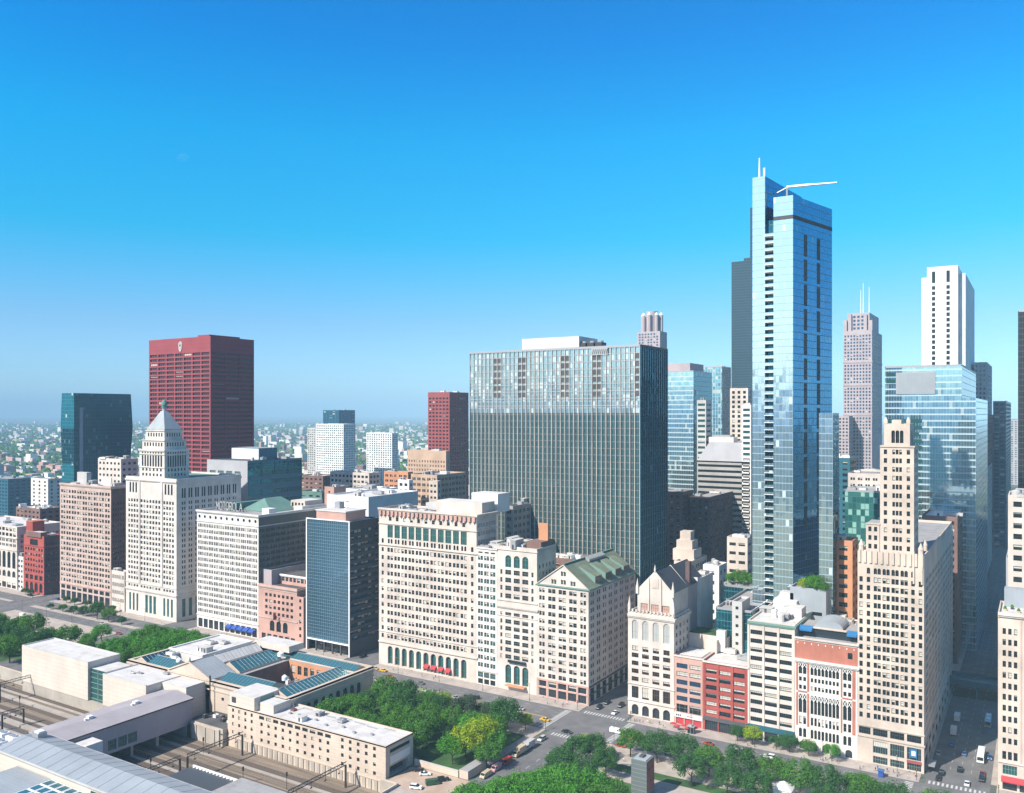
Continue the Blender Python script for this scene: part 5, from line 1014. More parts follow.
Ls = L1 * .92; s0 = (XL - 3, ys0); s1 = (XL - 3, ys1); s2 = (s1[0] + wd[0] * Ls, s1[1] + wd[1] * Ls); s3 = (s0[0] + wd[0] * Ls, s0[1] + wd[1] * Ls); ze = zt - 2
Lr = hit(803, s1, wd); zr_ = zz(198, s1[0] + wd[0] * Lr, s1[1] + wd[1] * Lr); ze = zs + (zr_ - zs) * Ls / max(Lr, 1)
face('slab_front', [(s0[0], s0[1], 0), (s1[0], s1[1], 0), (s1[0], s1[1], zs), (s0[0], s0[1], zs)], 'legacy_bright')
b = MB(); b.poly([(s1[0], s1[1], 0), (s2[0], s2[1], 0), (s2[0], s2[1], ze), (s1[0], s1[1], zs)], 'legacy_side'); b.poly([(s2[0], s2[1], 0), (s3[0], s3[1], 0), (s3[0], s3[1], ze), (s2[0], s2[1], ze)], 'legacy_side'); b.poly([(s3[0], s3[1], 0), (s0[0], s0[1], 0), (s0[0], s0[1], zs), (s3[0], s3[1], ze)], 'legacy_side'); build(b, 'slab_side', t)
b = MB(); b.poly([(s0[0], s0[1], zs), (s1[0], s1[1], zs), (s2[0], s2[1], ze), (s3[0], s3[1], ze)], 'steel_grey'); build(b, 'wedge_roof', t)
xr = XL - 6
b = MB(); b.poly([(xr, ys1, 0), (xr, yb0, 0), (xr, yb0, zt - 9), (xr, ys1, zt - 9)], 'glass_teal'); b.poly([(xr, ys1, zt - 9), (xr, yb0, zt - 9), (xr - 12, yb0 + 3, zt - 9), (xr - 12, ys1 + 3, zt - 9)], 'roof_dark'); build(b, 'recess_glazing', t)
nb = 58
for k in range(nb):
    zk = 30 + k * (zt - 44) / nb; b = MB(); b.box(xr + .01, XL - 1.2, ys1 + .02, yb0 - .02, zk, zk + .3, 'white_panel'); b.box(XL - 1.3, XL - 1.2, ys1 + .02, yb0 - .02, zk + .3, zk + 1.3, 'legacy_bright'); build(b, 'balcony', t)
zb_ = zz(216.5, XL, yb1)
b = MB(); b.box(XL + .003, XL + .1, yb0, yb1, zb_ - .9, zb_ + .9, 'roof_dark'); n_ = (-wd[1], wd[0]); n_ = (math.sin(th), math.cos(th))
b.prism([(XL + n_[0] * .01, yb1 + n_[1] * .01), (XL + n_[0] * .12, yb1 + n_[1] * .12), (pe[0] + n_[0] * .12, pe[1] + n_[1] * .12), (pe[0] + n_[0] * .01, pe[1] + n_[1] * .01)], zb_ - .9, zb_ + .9, 'roof_dark'); build(b, 'plant_louvre', t)
for f in (.27, .60):
    for k in range(12):
        zk = zz(240, XL, yb1) - 6 - k * 11.5; fp = (XL + wd[0] * L1 * f, yb1 + wd[1] * L1 * f); fq = (XL + wd[0] * L1 * (f + .075), yb1 + wd[1] * L1 * (f + .075))
        b = MB(); b.prism([(fp[0] + n_[0] * .01, fp[1] + n_[1] * .01), (fp[0] + n_[0] * .1, fp[1] + n_[1] * .1), (fq[0] + n_[0] * .1, fq[1] + n_[1] * .1), (fq[0] + n_[0] * .01, fq[1] + n_[1] * .01)], zk, zk + 10, 'roof_dark'); build(b, 'balcony_recess', t)
b = MB(); b.bar((XL - 4, yE(759.5, XL - 4), zs - 1), (XL - 4, yE(759.5, XL - 4), zz(158, XL - 4, yE(759.5, XL - 4))), .55, 'steel_white', 6, .3); build(b, 'mast', t)
b = MB(); b.bar((XL - 4, yE(764.5, XL - 4), zs - 1), (XL - 4, yE(764.5, XL - 4), zz(168, XL - 4, yE(764.5, XL - 4))), .6, 'steel_white', 6); build(b, 'mast', t)
cx = XL - 12; P_ = lambda px, py: (cx, yE(px, cx), zz(py, cx, yE(px, cx)))
b = MB(); b.bar(P_(774, 194.5), P_(787, 187.5), .25, 'steel_grey', 5); b.bar(P_(787, 187.2), P_(813, 184.6), .8, 'steel_white', 6, .7); b.bar(P_(813, 184.6), P_(837, 182.6), .55, 'steel_white', 6, .4); q = P_(787, 187); b.bar((q[0], q[1], zt - 1), q, .5, 'steel_grey', 6); build(b, 'roof_crane', t)
xl = XL + 3; ya, yb = yE(819, xl), yE(833, xl); zl = zz(413, xl, yb)
b = MB(); b.poly([(xl, ya, 0), (xl, yb, 0), (xl, yb, zl), (xl, ya, zl)], 'legacy_bright'); build(b, 'low_slab_front', t)
xlw = xN(839, yb); b = MB(); b.poly([(xl, yb, 0), (xlw, yb, 0), (xlw, yb, zl), (xl, yb, zl)], 'glass_teal'); b.poly([(xlw, yb, 0), (xlw, ya, 0), (xlw, ya, zl), (xlw, yb, zl)], 'glass_teal'); b.poly([(xlw, ya, zl), (xl, ya, zl), (xl, yb, zl), (xlw, yb, zl)], 'roof_grey'); b.poly([(xlw, ya, 0), (xl, ya, 0), (xl, ya, zl), (xlw, ya, zl)], 'glass_teal'); build(b, 'low_slab_side', t)

# podium and small neighbours at its foot
glassbox('low teal glass podium at the foot of the blue glass skyscraper', -381, 716, 752, 800, 612, 'glass_teal', 'glass_teal', 'glass_podium', units=3)
auto('grey podium with roof trees beside the blue glass skyscraper', -388, 790, 826, 838, 590, 'metal_roof', 4, 7, 1, .3, .4, 'bare', units=1, name='podium', nblank=True, topblank=9)
auto('pale grey windowless service tower behind the loft row', -379, 732, 742, 750, 602, 'light_grey', 4, 9, 1, .6, .35, 'multi', units=0, name='service_tower', nblank=True, topblank=1)
auto('narrow pale house with light well and blue roof box behind the gothic club tower', -392, 688, 700.5, 713, 578, 'white_terracotta', 4, 5, 1, .6, .5, 'dh', units=1, name='narrow_house', nblank=True)
t, q = auto('beige building stepped like a small ziggurat behind the slate roof', -418, 674, 690, 707, 562, 'beige', 4, 4, 1, .5, .5, 'dh', units=0, name='stepped_building', frame='frame_dark')
x0, X, y0, y1, z1 = q
for k, (f, h) in enumerate(((.36, 5), (.27, 9.5), (.18, 14))): b = MB(); cx, cy = (x0 + X) / 2, (y0 + y1) / 2 - 2; b.box(cx - 16 * f, cx + 16 * f, cy - 16 * f, cy + 16 * f, z1 - 1 + (h - 5 if k else 0) * 1.0, z1 + h, 'beige'); build(b, 'upper_step', t)
auto('small cream block with two rows of dark windows right of the dark brick hotel', -470, 727, 747.5, 752, 538, 'warm_white', 5, 6, 1, .3, .35, 'multi', units=2, name='low_block')
auto('white low house with blue panel below the dark brick hotel', -430, 703, 719, 727, 566, 'white_panel', 5, 6, 1, .5, .4, 'multi', units=4, name='low_block', pane='pane_blue')
auto('dark brown brick hotel block with pale ledge beside the finned slab', -560, 690, 710, 742, 497, 'dark_brick', 4, 5, 1, .6, .45, 'bare', .5, units=4, name='hotel_block', kN=1, mN=.6)
auto('reddish brown brick hotel wing squeezed behind the finned slab', -552, 655, 682, 693, 492, 'brown_brick', 4, 4.5, 1, .55, .45, 'bare', .5, units=3, name='hotel_wing')
# striped block with sloped crown
t, q = auto('grey and white banded block with sloped crown and clipped top corners', -610, 697, 750, 770, 462, 'grey_stone', 4.0, 200, 1, .01, .45, 'bare', 0, units=0, name='banded_block', pane='pane', kN=1)
x0, X, y0, y1, z1 = q
zc = zz(443, X, y1); dy = (yE(708, X) - y0)
b = MB(); b.prism([(x0, y0, ), (X, y0), (X, y1), (x0, y1)], z1 - 1, z1, 'grey_stone')
lo = [(x0, y0, z1), (X, y0, z1), (X, y1, z1), (x0, y1, z1)]; hi = [(x0 + 3, y0 + dy, zc), (X - 3, y0 + dy, zc), (X - 3, y1 - dy * .6, zc), (x0 + 3, y1 - dy * .6, zc)]
for i in range(4): j = (i + 1) % 4; b.poly([lo[i], lo[j], hi[j], hi[i]], 'tower_grey' if i == 1 else 'dark_grey')
b.poly(hi, 'roof_grey'); build(b, 'sloped_crown', t)
b = MB(); c0, c1 = yE(706, X), yE(731, X); zt2 = zz(437.5, X, c1); b.prism([(X - 16, c0), (X - 6, c0), (X - 6, c1), (X - 16, c1)], zc - .5, zt2, 'pale_concrete'); b.box(X - 14, X - 8, c0 + 3, c1 - 3, zt2, zt2 + 1.5, 'steel_grey'); build(b, 'penthouse', t)
# glass towers beyond the finned slab
glassbox('mirrored pale glass tower with dark cornice right behind the finned slab', -660, 650, 693.5, 712, 371, 'glass_pale', 'glass_teal', units=0, pent=(.72, 7, 'mauve'))
glassbox('silver blue ribbed glass tower beyond the mirrored tower', -930, 690, 722, 731, 366.5, 'glass_silver', 'glass_teal', units=2)
auto('white banded block standing before the mirrored glass tower', -615, 697, 706, 711, 400, 'light_grey', 4, 100, 1, .04, .45, 'bare', .1, units=1, name='banded_block', pane='pane_teal')
auto('cream stone tower top left of the blue glass skyscraper', -700, 730, 748, 752, 388, 'warm_white', 4, 5, 1, .5, .6, 'bare', units=1, name='stone_tower', cat='tower')
auto('white block with teal ribbon windows against the skyscraper edge', -610, 742, 751, 765, 405, 'white_panel', 4, 100, 1, .06, .5, 'bare', units=1, name='ribbon_block', pane='pane_teal')
# crowned tower far behind
X = -1150.0; y0, y1 = yE(637, X), yE(660, X); x0 = xN(667, y1); z1 = zz(331, X, y1)
t = thing('crowned_tower', 'far pinkish tower with white crown of turrets peeking over the finned slab', 'tower', ((X + x0) / 2, (y0 + y1) / 2, 0))
zr = shell(t, x0, X, y0, y1, 0, z1, 'mauve', [(cols(y0 + 2, y1 - 2, 7, 1, .4), rows(z1 - 50, 12, 4, 2.4), 'bare', .2, 'frame_dark', 'pane_blue')], [], 'roof_grey')
b = MB(); zc = zz(310, X, y1); n = 8
for i in range(n):
    a = 2 * math.pi * i / n; cx, cy = (x0 + X) / 2 + (X - x0) * .38 * math.cos(a), (y0 + y1) / 2 + (y1 - y0) * .4 * math.sin(a); b.cyl(cx, cy, z1 - 1, zc - 6, 3.0, 'mauve', 8); b.cyl(cx, cy, zc - 6, zc - 2, 3.2, 'white_panel', 8, r1=.6)
build(b, 'turret', t)
b = MB(); b.cyl((x0 + X) / 2, (y0 + y1) / 2, z1 - 1, zc, (y1 - y0) * .24, 'mauve', 14); build(b, 'lantern', t)
# black stepped giant
X = -1210.0; t = thing('black_stepped_tower', 'black stepped giant tower rising partly hidden behind the blue glass skyscraper', 'tower', (X - 30, yE(745, X), 0))
for nm, (pa, pc, yt) in (('lower_tube', (731.5, 790, 262)), ('middle_tube', (743.5, 780, 258)), ('upper_tube', (749.5, 775, 207.5))):
    a, c = yE(pa, X), yE(pc, X); b = MB(); zt_ = zz(yt, X, a); d_ = {'lower_tube': 0, 'middle_tube': 1.5, 'upper_tube': 3, 'top_tube': 4.5}[nm]; b.box(X - 70 + d_, X - d_, a, c, 0, zt_, 'willis'); build(b, nm, t)
# twin-peaked pink granite tower with spires
X = -1180.0; y0, y1 = yE(843, X), yE(872, X); x0 = xN(882, y1); z1 = zz(330, X, y1)
t = thing('pink_spired_tower', 'pink granite tower with dense small windows and thin twin spires', 'tower', ((X + x0) / 2, (y0 + y1) / 2, 0))
fh = 4.3; nr = int((z1 - 110) / fh)
shell(t, x0, X, y0, y1, 0, z1, 'mauve', [(cols(y0 + 1, y1 - 1, 9, 1, .42), rows(60, nr + 11, fh, 2.6), 'bare', .1, 'frame_dark', 'pane_blue')], [(cols(x0 + 1, X - 1, 9, 1, .42), rows(110, nr, fh, 2.6), 'bare', .1, 'frame_dark', 'pane_blue')], 'roof_grey', rec=.3)
z2 = zz(312, X, y1); iy0, iy1 = yE(847, X), yE(869, X)
shell(t, x0 + 4, X - 4, iy0, iy1, z1 - 1, z2, 'mauve', [(cols(iy0 + 1, iy1 - 1, 5, 1, .4), rows(z1 + 1, 4, 5, 3), 'bare', 0, 'frame_dark', 'pane_blue')], [], 'roof_grey', name='upper_stage')
b = MB()
for p in (845, 849.5, 865, 870.5): yy = yE(p, X); b.box(X - 8, X - 1, yy - 2, yy + 2, z1 - 1, zz(314 if p in (849.5, 865) else 320, X, yy), 'mauve')
build(b, 'pinnacle', t)
for p, yt in ((860.5, 281), (866.5, 285), (858, 288)): yy = yE(p, X); b = MB(); b.bar((X - 20, yy, z2 - 1), (X - 20, yy, zz(yt, X, yy)), .7, 'steel_white', 5, .3); build(b, 'spire', t)
for zf in (362, 385, 415): zq = zz(zf, X, y1); cornice(t, x0, X, y0, y1, zq, 1.5, .6, 'mauve')
auto('pinkish lower shoulder block at the foot of the pink spired tower', -1150, 838, 849, 853, 416, 'mauve', 4.3, 5, 1, .45, .55, 'bare', .1, units=0, name='shoulder_block')
# white stepped tower
X = -820.0; y0, y1 = yE(927, X), yE(958, X); x0 = xN(969, y1); z1 = zz(265, X, y1)
t = thing('white_tower', 'tall plain white tower with two columns of small windows on the right skyline', 'tower', ((X + x0) / 2, (y0 + y1) / 2, 0))
fh = 4.7; nr = int((z1 - 90) / fh); w = y1 - y0
bE = [([(y0 + w * .16, y0 + w * .27), (y0 + w * .63, y0 + w * .74)], rows(z1 - 16 - (nr - 4) * fh, nr - 4, fh, 3.2), 'bare', .02, 'frame_dark'), ([(y0 + w * .16, y0 + w * .27), (y0 + w * .63, y0 + w * .74)], [(z1 - 14, z1 - 4)], 'bare', 0)]
shell(t, x0, X, y0, y1, 0, z1, 'white_panel', bE, [(cols(x0 + 2, X - 2, 6, 1, .6), rows(z1 - 16 - (nr - 4) * fh, nr - 4, fh, 2.6), 'bare', .05)], 'roof_grey', rec=.5)
for nm, pa, pc, yt, dx in (('south_shoulder', 921.5, 926.9, 277, 4), ('north_shoulder', 958.1, 965.5, 272, 7)):
    a, c = yE(pa, X - dx), yE(pc, X - dx); zt_ = zz(yt, X, c); wb = MB(); ws = []
    facade(wb, ws, 'E', X - dx, a, c, 0, zt_, [(cols(a + .5, c - .5, 1, 1, .3), rows(z1 - 16 - (nr - 4) * fh, nr - 4, fh, 3.7), 'bare', 0, 'frame_dark')], 'white_panel'); facade(wb, ws, 'N', c, x0 + dx, X - dx, 0, zt_, [(cols(x0 + dx + 1, X - dx - 1, 6, 1, .5), rows(z1 - 16 - (nr - 4) * fh, nr - 4, fh, 2.6), 'bare', 0)] if 'north' in nm else [], 'white_panel'); wb.box(x0 + dx, X - dx - .01, a, c - .01, 0, zt_ - .01, 'white_panel')
    build(wb, nm, t); put_windows(t, ws, 'white_panel', 46)
roof_units(t, x0, X, y0, y1, z1, 3, 3)
# pale stepped glass block
X = -560.0; y0, y1 = yE(885, X), yE(972, X); x0 = xN(986, y1); z1 = zz(365, X, y1)
t, q = glassbox('broad pale blue glass block with stepped top and notched dark corner', X, 885, 962, 976, 365, 'glass_pale', 'glass_teal', 'glass_block', units=0)
x0, X, y0, y1, z1 = q
b = MB(); yb = yE(976, X); b.box(x0, X - .02, y1 + .003, yb, 0, zz(398, X, yb), 'glass_pale', top='roof_grey'); build(b, 'lower_wing', t)
b = MB(); yc = yE(927, X); fhx = 4
for k in range(24):
    zk = zz(372, X, yc) - k * 4.0
    ye_ = yE(924 - (2 if k % 3 else 5) + (0 if k > 3 else -2), X)
    if 2 <= k <= 6: continue
    b.box(X + .003, X + .1, y0 + .6, ye_, zk - 2.3, zk, 'pane_teal')
build(b, 'ribbon_window', t)
b = MB(); yl, yr = yE(896, X), yE(935, X); zA, zB = zz(372, X, yc), zz(394, X, yc); b.box(X + .003, X + .5, yl, yr, zB, zA, 'steel_grey'); b.box(X + .5, X + .55, yl + .6, yr - .6, zB + .6, zA - .6, 'metal_roof'); build(b, 'screen_wall', t)
# street canyon walls on the south side, north faces on the street line
def canyon(label, pL, pC, pR, yt, wall, fh=4, bw=5, **k): return auto(label, None, pL, pC, pR, yt, wall, fh, bw, Y=-38.5, **k)
canyon('pale grey block with white roof stepping down behind the setback tower', 914, 950, 953, 533, 'light_grey', name='low_block', roof='roof_white', units=4, k=1)
canyon('brick corner block with pale roof and red edge behind the setback tower', 922, 957.5, 968, 517, 'brown_brick', name='brick_block', roof='roof_white', units=5, k=1, m=.5)
canyon('slim pale stone pier building edge down the shaded street', 962, 971.5, 973, 562, 'pale_concrete', name='pier_building', units=1, nblank=True)
auto('shaded grey block with dense windows down the street canyon', None, 960, 977, 992, 478, 'grey_stone', 4, 5, 1, .5, .5, 'bare', Y=-38.5, units=2, name='shaded_block')
auto('brown shaded tower beyond the pale glass block', None, 960, 981, 993, 415, 'dark_brick', 4.2, 5, 1, .5, .5, 'bare', Y=-39.5, units=1, name='shaded_tower', cat='tower')
auto('stepped grey concrete tower right of the white tower', -900, 974, 987, 992, 362, 'tower_grey', 4.2, 4, 1, .5, .55, 'bare', units=1, name='concrete_tower', cat='tower', pane='pane_blue')
auto('dark glass tower with pale frame deep down the street', -1000, 993, 1006, 1011, 401, 'teal_panel', 4.2, 6, 1, .2, .6, 'bare', units=2, name='dark_tower', cat='tower', pane='pane_blue')
auto('narrow sunlit cream tower face deep in the street canyon', None, 999, 1005.5, 1008, 437, 'beige', 4.2, 6, 1, .4, .5, 'dh', Y=-37.5, units=0, name='stone_tower', cat='tower')
auto('distant grey tower at the end of the shaded street', -1900, 1010, 1018, 1022, 420, 'tower_grey', 4.2, 8, 1, .5, .5, 'bare', units=0, name='distant_tower', cat='tower')
# north side of the street
glassbox('dark bronze tower sliver at the far right edge', -640, 1018, 1075, None, 308, 'bronze', 'bronze', 'bronze_tower', units=0, deep=35)
t, q = auto('white stone block with arched top window behind the corner terrace', -386, 1008, 1060, None, 497, 'warm_white', 4.2, 5, 1, .45, .5, 'dh', units=4, name='stone_block', deep=20)
auto('grey mid street block on the shaded north side', -470, 1006, 1040, None, 560, 'tower_grey', 4, 6, 1, .4, .5, 'bare', units=2, name='shaded_block', deep=60)
# between the skyscraper and the setback tower
auto('orange stone block with square bays between skyscraper and setback tower', -402, 834, 852.5, 858, 541, 'orange_stone', 4.2, 8, 1, .45, .5, 'multi', units=2, name='orange_block', pane='pane')
glassbox('green glass office block with bright reflections behind the orange block', -505, 845, 882, 890, 492, 'glass_green', 'glass_teal', 'green_glass_block', units=3)
auto('cream block with rooftop tanks above the green glass block', -560, 848, 880, 890, 474, 'warm_white', 4, 5, 2, .4, .4, 'bare', units=3, name='cream_block')
auto('dark teal shaded block left of the cream tank block', -600, 832, 850, 856, 458, 'teal_panel', 4, 5, 1, .4, .5, 'bare', units=3, name='teal_block', pane='pane')
# mid distance, left of the finned slab
X = -760.0; t, q = auto('red brown tower with fine window grid left of the finned slab', X, 428, 449.5, 468.5, 392, 'maroon', 4.0, 4.6, 1, .4, .5, 'bare', .05, units=3, name='red_brown_tower', cat='tower', nblank=False, topblank=5)
auto('dark glass apartment tower behind the white apartment slab', -1100, 323, 338.5, 355, 410, 'teal_panel', 3.6, 7, 1, .25, .6, 'bare', units=3, name='apartment_tower', cat='tower', pane='pane_blue')
auto('white apartment slab with dark glass side on the left skyline', -950, 316, 343.5, 355.5, 424, 'white_panel', 3.5, 4, 1, .35, .55, 'bare', .3, units=1, name='apartment_slab', cat='tower', wallN=None, pane='pane_teal')
auto('lower pale wing joined to the white apartment slab', -965, 307.5, 315.8, 319, 428, 'light_grey', 3.5, 4, 1, .4, .5, 'bare', .3, units=0, name='apartment_wing')
auto('pale balconied apartment block between white slab and red brown tower', -1050, 366.5, 392, 398, 433, 'white_panel', 3.6, 5, 1, .42, .6, 'bare', .3, units=2, name='apartment_block', pane='pane_teal')
auto('tan block with blank upper wall and dark slot below the red brown tower', -620, 407.5, 446, 450, 451, 'tan', 4, 3.2, 1, .55, .5, 'bare', .2, units=2, name='tan_block', topblank=8, pane='frame_brown')
auto('tan office block with square windows and grey shaded side', -520, 411, 437, 466, 475, 'tan', 4.4, 5, 2, .35, .5, 'multi', .2, units=4, name='tan_office')
auto('pale narrow cream tower piece in front of the tan office', -505, 429, 437.5, 441, 481, 'beige', 4.4, 4, 1, .4, .4, 'multi', .2, units=0, name='narrow_block')
auto('orange brick block with open window bays at mid distance', -560, 384, 408, 413, 472, 'orange_stone', 4.4, 5, 2, .35, .45, 'bare', .2, units=3, name='orange_block')
auto('slender white block beside the orange brick block', -500, 398, 409, 413, 480, 'white_panel', 4.4, 5, 1, .4, .5, 'multi', .3, units=1, name='white_block')
auto('cream factory block with rows of arched bays at mid distance', -590, 330, 369, 380, 473, 'warm_white', 4.6, 5, 1, .35, .5, 'bare', .3, units=6, name='factory_block', roof='roof_white')
auto('white low house with six dark windows and shaded blank side', -470, 346, 374, 398, 490, 'white_panel', 5, 5, 1, .5, .4, 'bare', 0, units=5, name='low_house', nblank=True, roof='roof_white')
auto('peach coloured low house left of the six window house', -480, 324.5, 334, 349, 487, 'salmon', 5, 8, 1, .8, .3, 'bare', 0, units=3, name='low_house', nblank=True, roof='roof_dark')
auto('low brown block with flat roof behind the dark grid block', -640, 300, 323, 337, 476, 'brown_brick', 4.4, 6, 1, .5, .4, 'bare', .2, units=4, name='brown_block', roof='roof_white')
auto('green roofed low hall behind the dark grid block', -540, 300, 322, 333, 492, 'copper', 5, 8, 1, .5, .3, 'bare', .2, units=2, name='low_hall', roof='copper')
auto('big blank white block with grey side directly behind the blue glass slab', -412, 327, 368.5, 418, 497, 'white_panel', 5, 60, 1, .9, .1, 'bare', 0, units=6, name='blank_block', nblank=True, roof='roof_white')
auto('grey stone block with window rows rising behind the narrow white building', -404, 505, 513, 531, 506, 'grey_stone', 4, 5, 2, .4, .5, 'dh', .1, units=3, name='stone_block')
auto('block with white roof and ducts behind the green gable', -395, 552, 590, 603, 561, 'brown_brick', 4, 6, 1, .5, .4, 'bare', .1, units=9, name='ducted_block', roof='roof_white', nblank=True)
auto('beige block with columned rooftop behind the pinkish block', -430, 98, 121, 138, 459, 'warm_white', 5, 5, 1, .5, .4, 'multi', .1, units=4, name='beige_block', roof='roof_grey')
auto('slim pale building with marked white panel at far left', -520, 31, 48, 62, 479, 'white_terracotta', 4.2, 10, 1, .7, .5, 'multi', .1, units=2, name='panel_building', pane='pane')
auto('dark teal shaded block behind the arcaded building', -560, -30, 8, 33, 479, 'teal_panel', 4.2, 7, 1, .4, .5, 'bare', .1, units=2, name='teal_block', pane='pane_blue')
auto('brick flat block with white roof behind the red club house', -425, 16, 40, 61, 509, 'brown_brick', 4.2, 7, 1, .5, .4, 'bare', .1, units=7, name='flat_block', roof='roof_white')

glassbox('low teal block carrying terrace trees left of the skyscraper foot', -428, 724, 752.5, 758, 588, 'glass_teal', 'glass_teal', 'glass_block', units=2)

# ------------------------------------------------------------------ museum by the tracks
t = thing('museum', 'low classical stone museum with teal glass roofs around a sunken court', 'museum', (-287, -329, 0))
mx0, mx1, my0, my1, mz = -314.0, -258.0, -385.0, -274.0, 15.5
cx0, cx1, cy0, cy1 = -302.0, -274.0, -319.0, -291.0          # open court
wb = MB(); ws = []
facade(wb, ws, 'E', mx1, my0, my1, 0, mz, [(cols(-318, my1 - 3, 6, 1, .75), [(7.5, 9)], 'bare', 0)], 'limestone')
facade(wb, ws, 'N', my1, mx0, mx1, 0, mz, [(cols(mx0 + 8, mx1 - 6, 9, 1, .42), [(3.2, 10.4)], 'arch', 0, 'frame_dark')], 'limestone')
wb.poly([(mx0, my1, 0), (mx0, my0, 0), (mx0, my0, mz), (mx0, my1, mz)], 'limestone'); wb.poly([(mx0, my0, 0), (mx1, my0, 0), (mx1, my0, mz), (mx0, my0, mz)], 'limestone'); build(wb, 'wall', t); put_windows(t, ws, 'limestone')
b = MB(); zr = mz - 1.0
for r in ((mx0, mx1, my0, cy0), (mx0, mx1, cy1, my1), (mx0, cx0, cy0, cy1), (cx1, mx1, cy0, cy1)): b.poly([(r[0], r[2], zr), (r[1], r[2], zr), (r[1], r[3], zr), (r[0], r[3], zr)], 'roof_grey')
build(b, 'roof', t)
b = MB()
for r in ((mx0, mx1, my1 - 1.6, my1), (mx0, mx1, my0, my0 + 1.6), (mx0, mx0 + 1.6, my0 + 1.6, my1 - 1.6), (mx1 - 1.6, mx1, my0 + 1.6, -353), (mx1 - 1.6, mx1, -323, my1 - 1.6)): b.box(*r, mz - .99, mz + .15, 'limestone')
build(b, 'parapet', t); cornice(t, mx0, mx1, my0, my1, mz - 1.6, .8, .8, 'limestone'); cornice(t, mx0, mx1, my0, my1, mz - 4.4, .5, .4, 'limestone')
wb = MB(); ws = []
facade(wb, ws, 'E', cx0, cy0, cy1, 0, zr, [(cols(cy0 + 1, cy1 - 1, 6, 1, .4), [(8.2, 12.6)], 'multi', .5, 'frame_white'), (cols(cy0 + 1, cy1 - 1, 6, 1, .4), [(2, 6)], 'multi', .3, 'frame_white')], 'orange_stone')
wb.poly([(cx1, cy0, 0), (cx1, cy1, 0), (cx1, cy1, zr), (cx1, cy0, zr)], 'brown_brick'); wb.poly([(cx0, cy0, 0), (cx1, cy0, 0), (cx1, cy0, zr), (cx0, cy0, zr)], 'brown_brick'); wb.poly([(cx0, cy1, 0), (cx1, cy1, 0), (cx1, cy1, zr), (cx0, cy1, zr)], 'brown_brick')
wb.poly([(cx0, cy0, 5.2), (cx1, cy0, 5.2), (cx1, cy1, 5.2), (cx0, cy1, 5.2)], 'roof_dark'); build(wb, 'court', t); put_windows(t, ws, 'orange_stone', name='court_window')
def gable_roof(x0, x1, y0, y1, axis, ze, zr_, m1, m2, name, wallz=None, wm='limestone'):
    """m1: slope towards south/west, m2: slope towards north/east"""
    b = MB()
    if axis == 'x':
        ym = (y0 + y1) / 2; b.poly([(x0, y0, ze), (x1, y0, ze), (x1, ym, zr_), (x0, ym, zr_)], m1); b.poly([(x1, y1, ze), (x0, y1, ze), (x0, ym, zr_), (x1, ym, zr_)], m2)
        b.poly([(x1, y0, ze), (x1, y1, ze), (x1, ym, zr_)], wm); b.poly([(x0, y1, ze), (x0, y0, ze), (x0, ym, zr_)], wm)
        if wallz is not None: b.box(x0, x1, y0 + .02, y1 - .02, wallz, ze - .01, wm)
        b.box(x0, x1, ym - .2, ym + .2, zr_ - .02, zr_ + .2, 'steel_grey')
        for i in range(1, int((x1 - x0) / 2.2)):
            xx = x0 + 2.2 * i
            for ys in (y0, y1): b.bar((xx, ys, ze + .05), (xx, ym, zr_ + .05), .07, 'steel_grey', 4)
    else:
        xm = (x0 + x1) / 2; b.poly([(x0, y1, ze), (x0, y0, ze), (xm, y0, zr_), (xm, y1, zr_)], m1); b.poly([(x1, y0, ze), (x1, y1, ze), (xm, y1, zr_), (xm, y0, zr_)], m2)
        b.poly([(x0, y0, ze), (x1, y0, ze), (xm, y0, zr_)], wm); b.poly([(x1, y1, ze), (x0, y1, ze), (xm, y1, zr_)], wm)
        if wallz is not None: b.box(x0 + .02, x1 - .02, y0, y1, wallz, ze - .01, wm)
        b.box(xm - .2, xm + .2, y0, y1, zr_ - .02, zr_ + .2, 'steel_grey')
        for i in range(1, int((y1 - y0) / 2.2)):
            yy = y0 + 2.2 * i
            for xs_ in (x0, x1): b.bar((xs_, yy, ze + .05), (xm, yy, zr_ + .05), .07, 'steel_grey', 4)
    return build(b, name, t)
gable_roof(-300, -261, -288.5, -276.5, 'x', zr + .6, zr + 3.0, 'skylight', 'skylight', 'glass_roof', zr)
gable_roof(-312, -303.5, -346, -277, 'y', zr + .6, zr + 2.6, 'skylight', 'skylight', 'glass_roof', zr)
gable_roof(-312, -304, -382.5, -373, 'y', zr + .6, zr + 2.6, 'skylight', 'skylight', 'glass_roof', zr)
gable_roof(-303, -261, -382.8, -374, 'x', zr + .6, zr + 2.6, 'skylight', 'skylight_dark', 'glass_roof', zr)
gable_roof(-273, -261, -321, -290, 'y', zr + .6, zr + 3.0, 'skylight_dark', 'skylight', 'glass_roof', zr)
gable_roof(-271, -261, -373, -354.5, 'y', zr + .6, zr + 3.2, 'metal_roof', 'skylight', 'glass_roof', zr)
gable_roof(-299, -273.5, -336, -321.5, 'x', zr + 1.0, zr + 4.6, 'metal_roof', 'skylight', 'glass_roof', zr)
gable_roof(-312, -303.2, -372.5, -329.5, 'y', zr + .6, zr + 2.0, 'skylight', 'metal_roof', 'glass_roof', zr)
gable_roof(-272, mx1, -353, -323, 'x', mz + .2, 21.5, 'metal_roof', 'metal_roof', 'pediment_roof', 0)
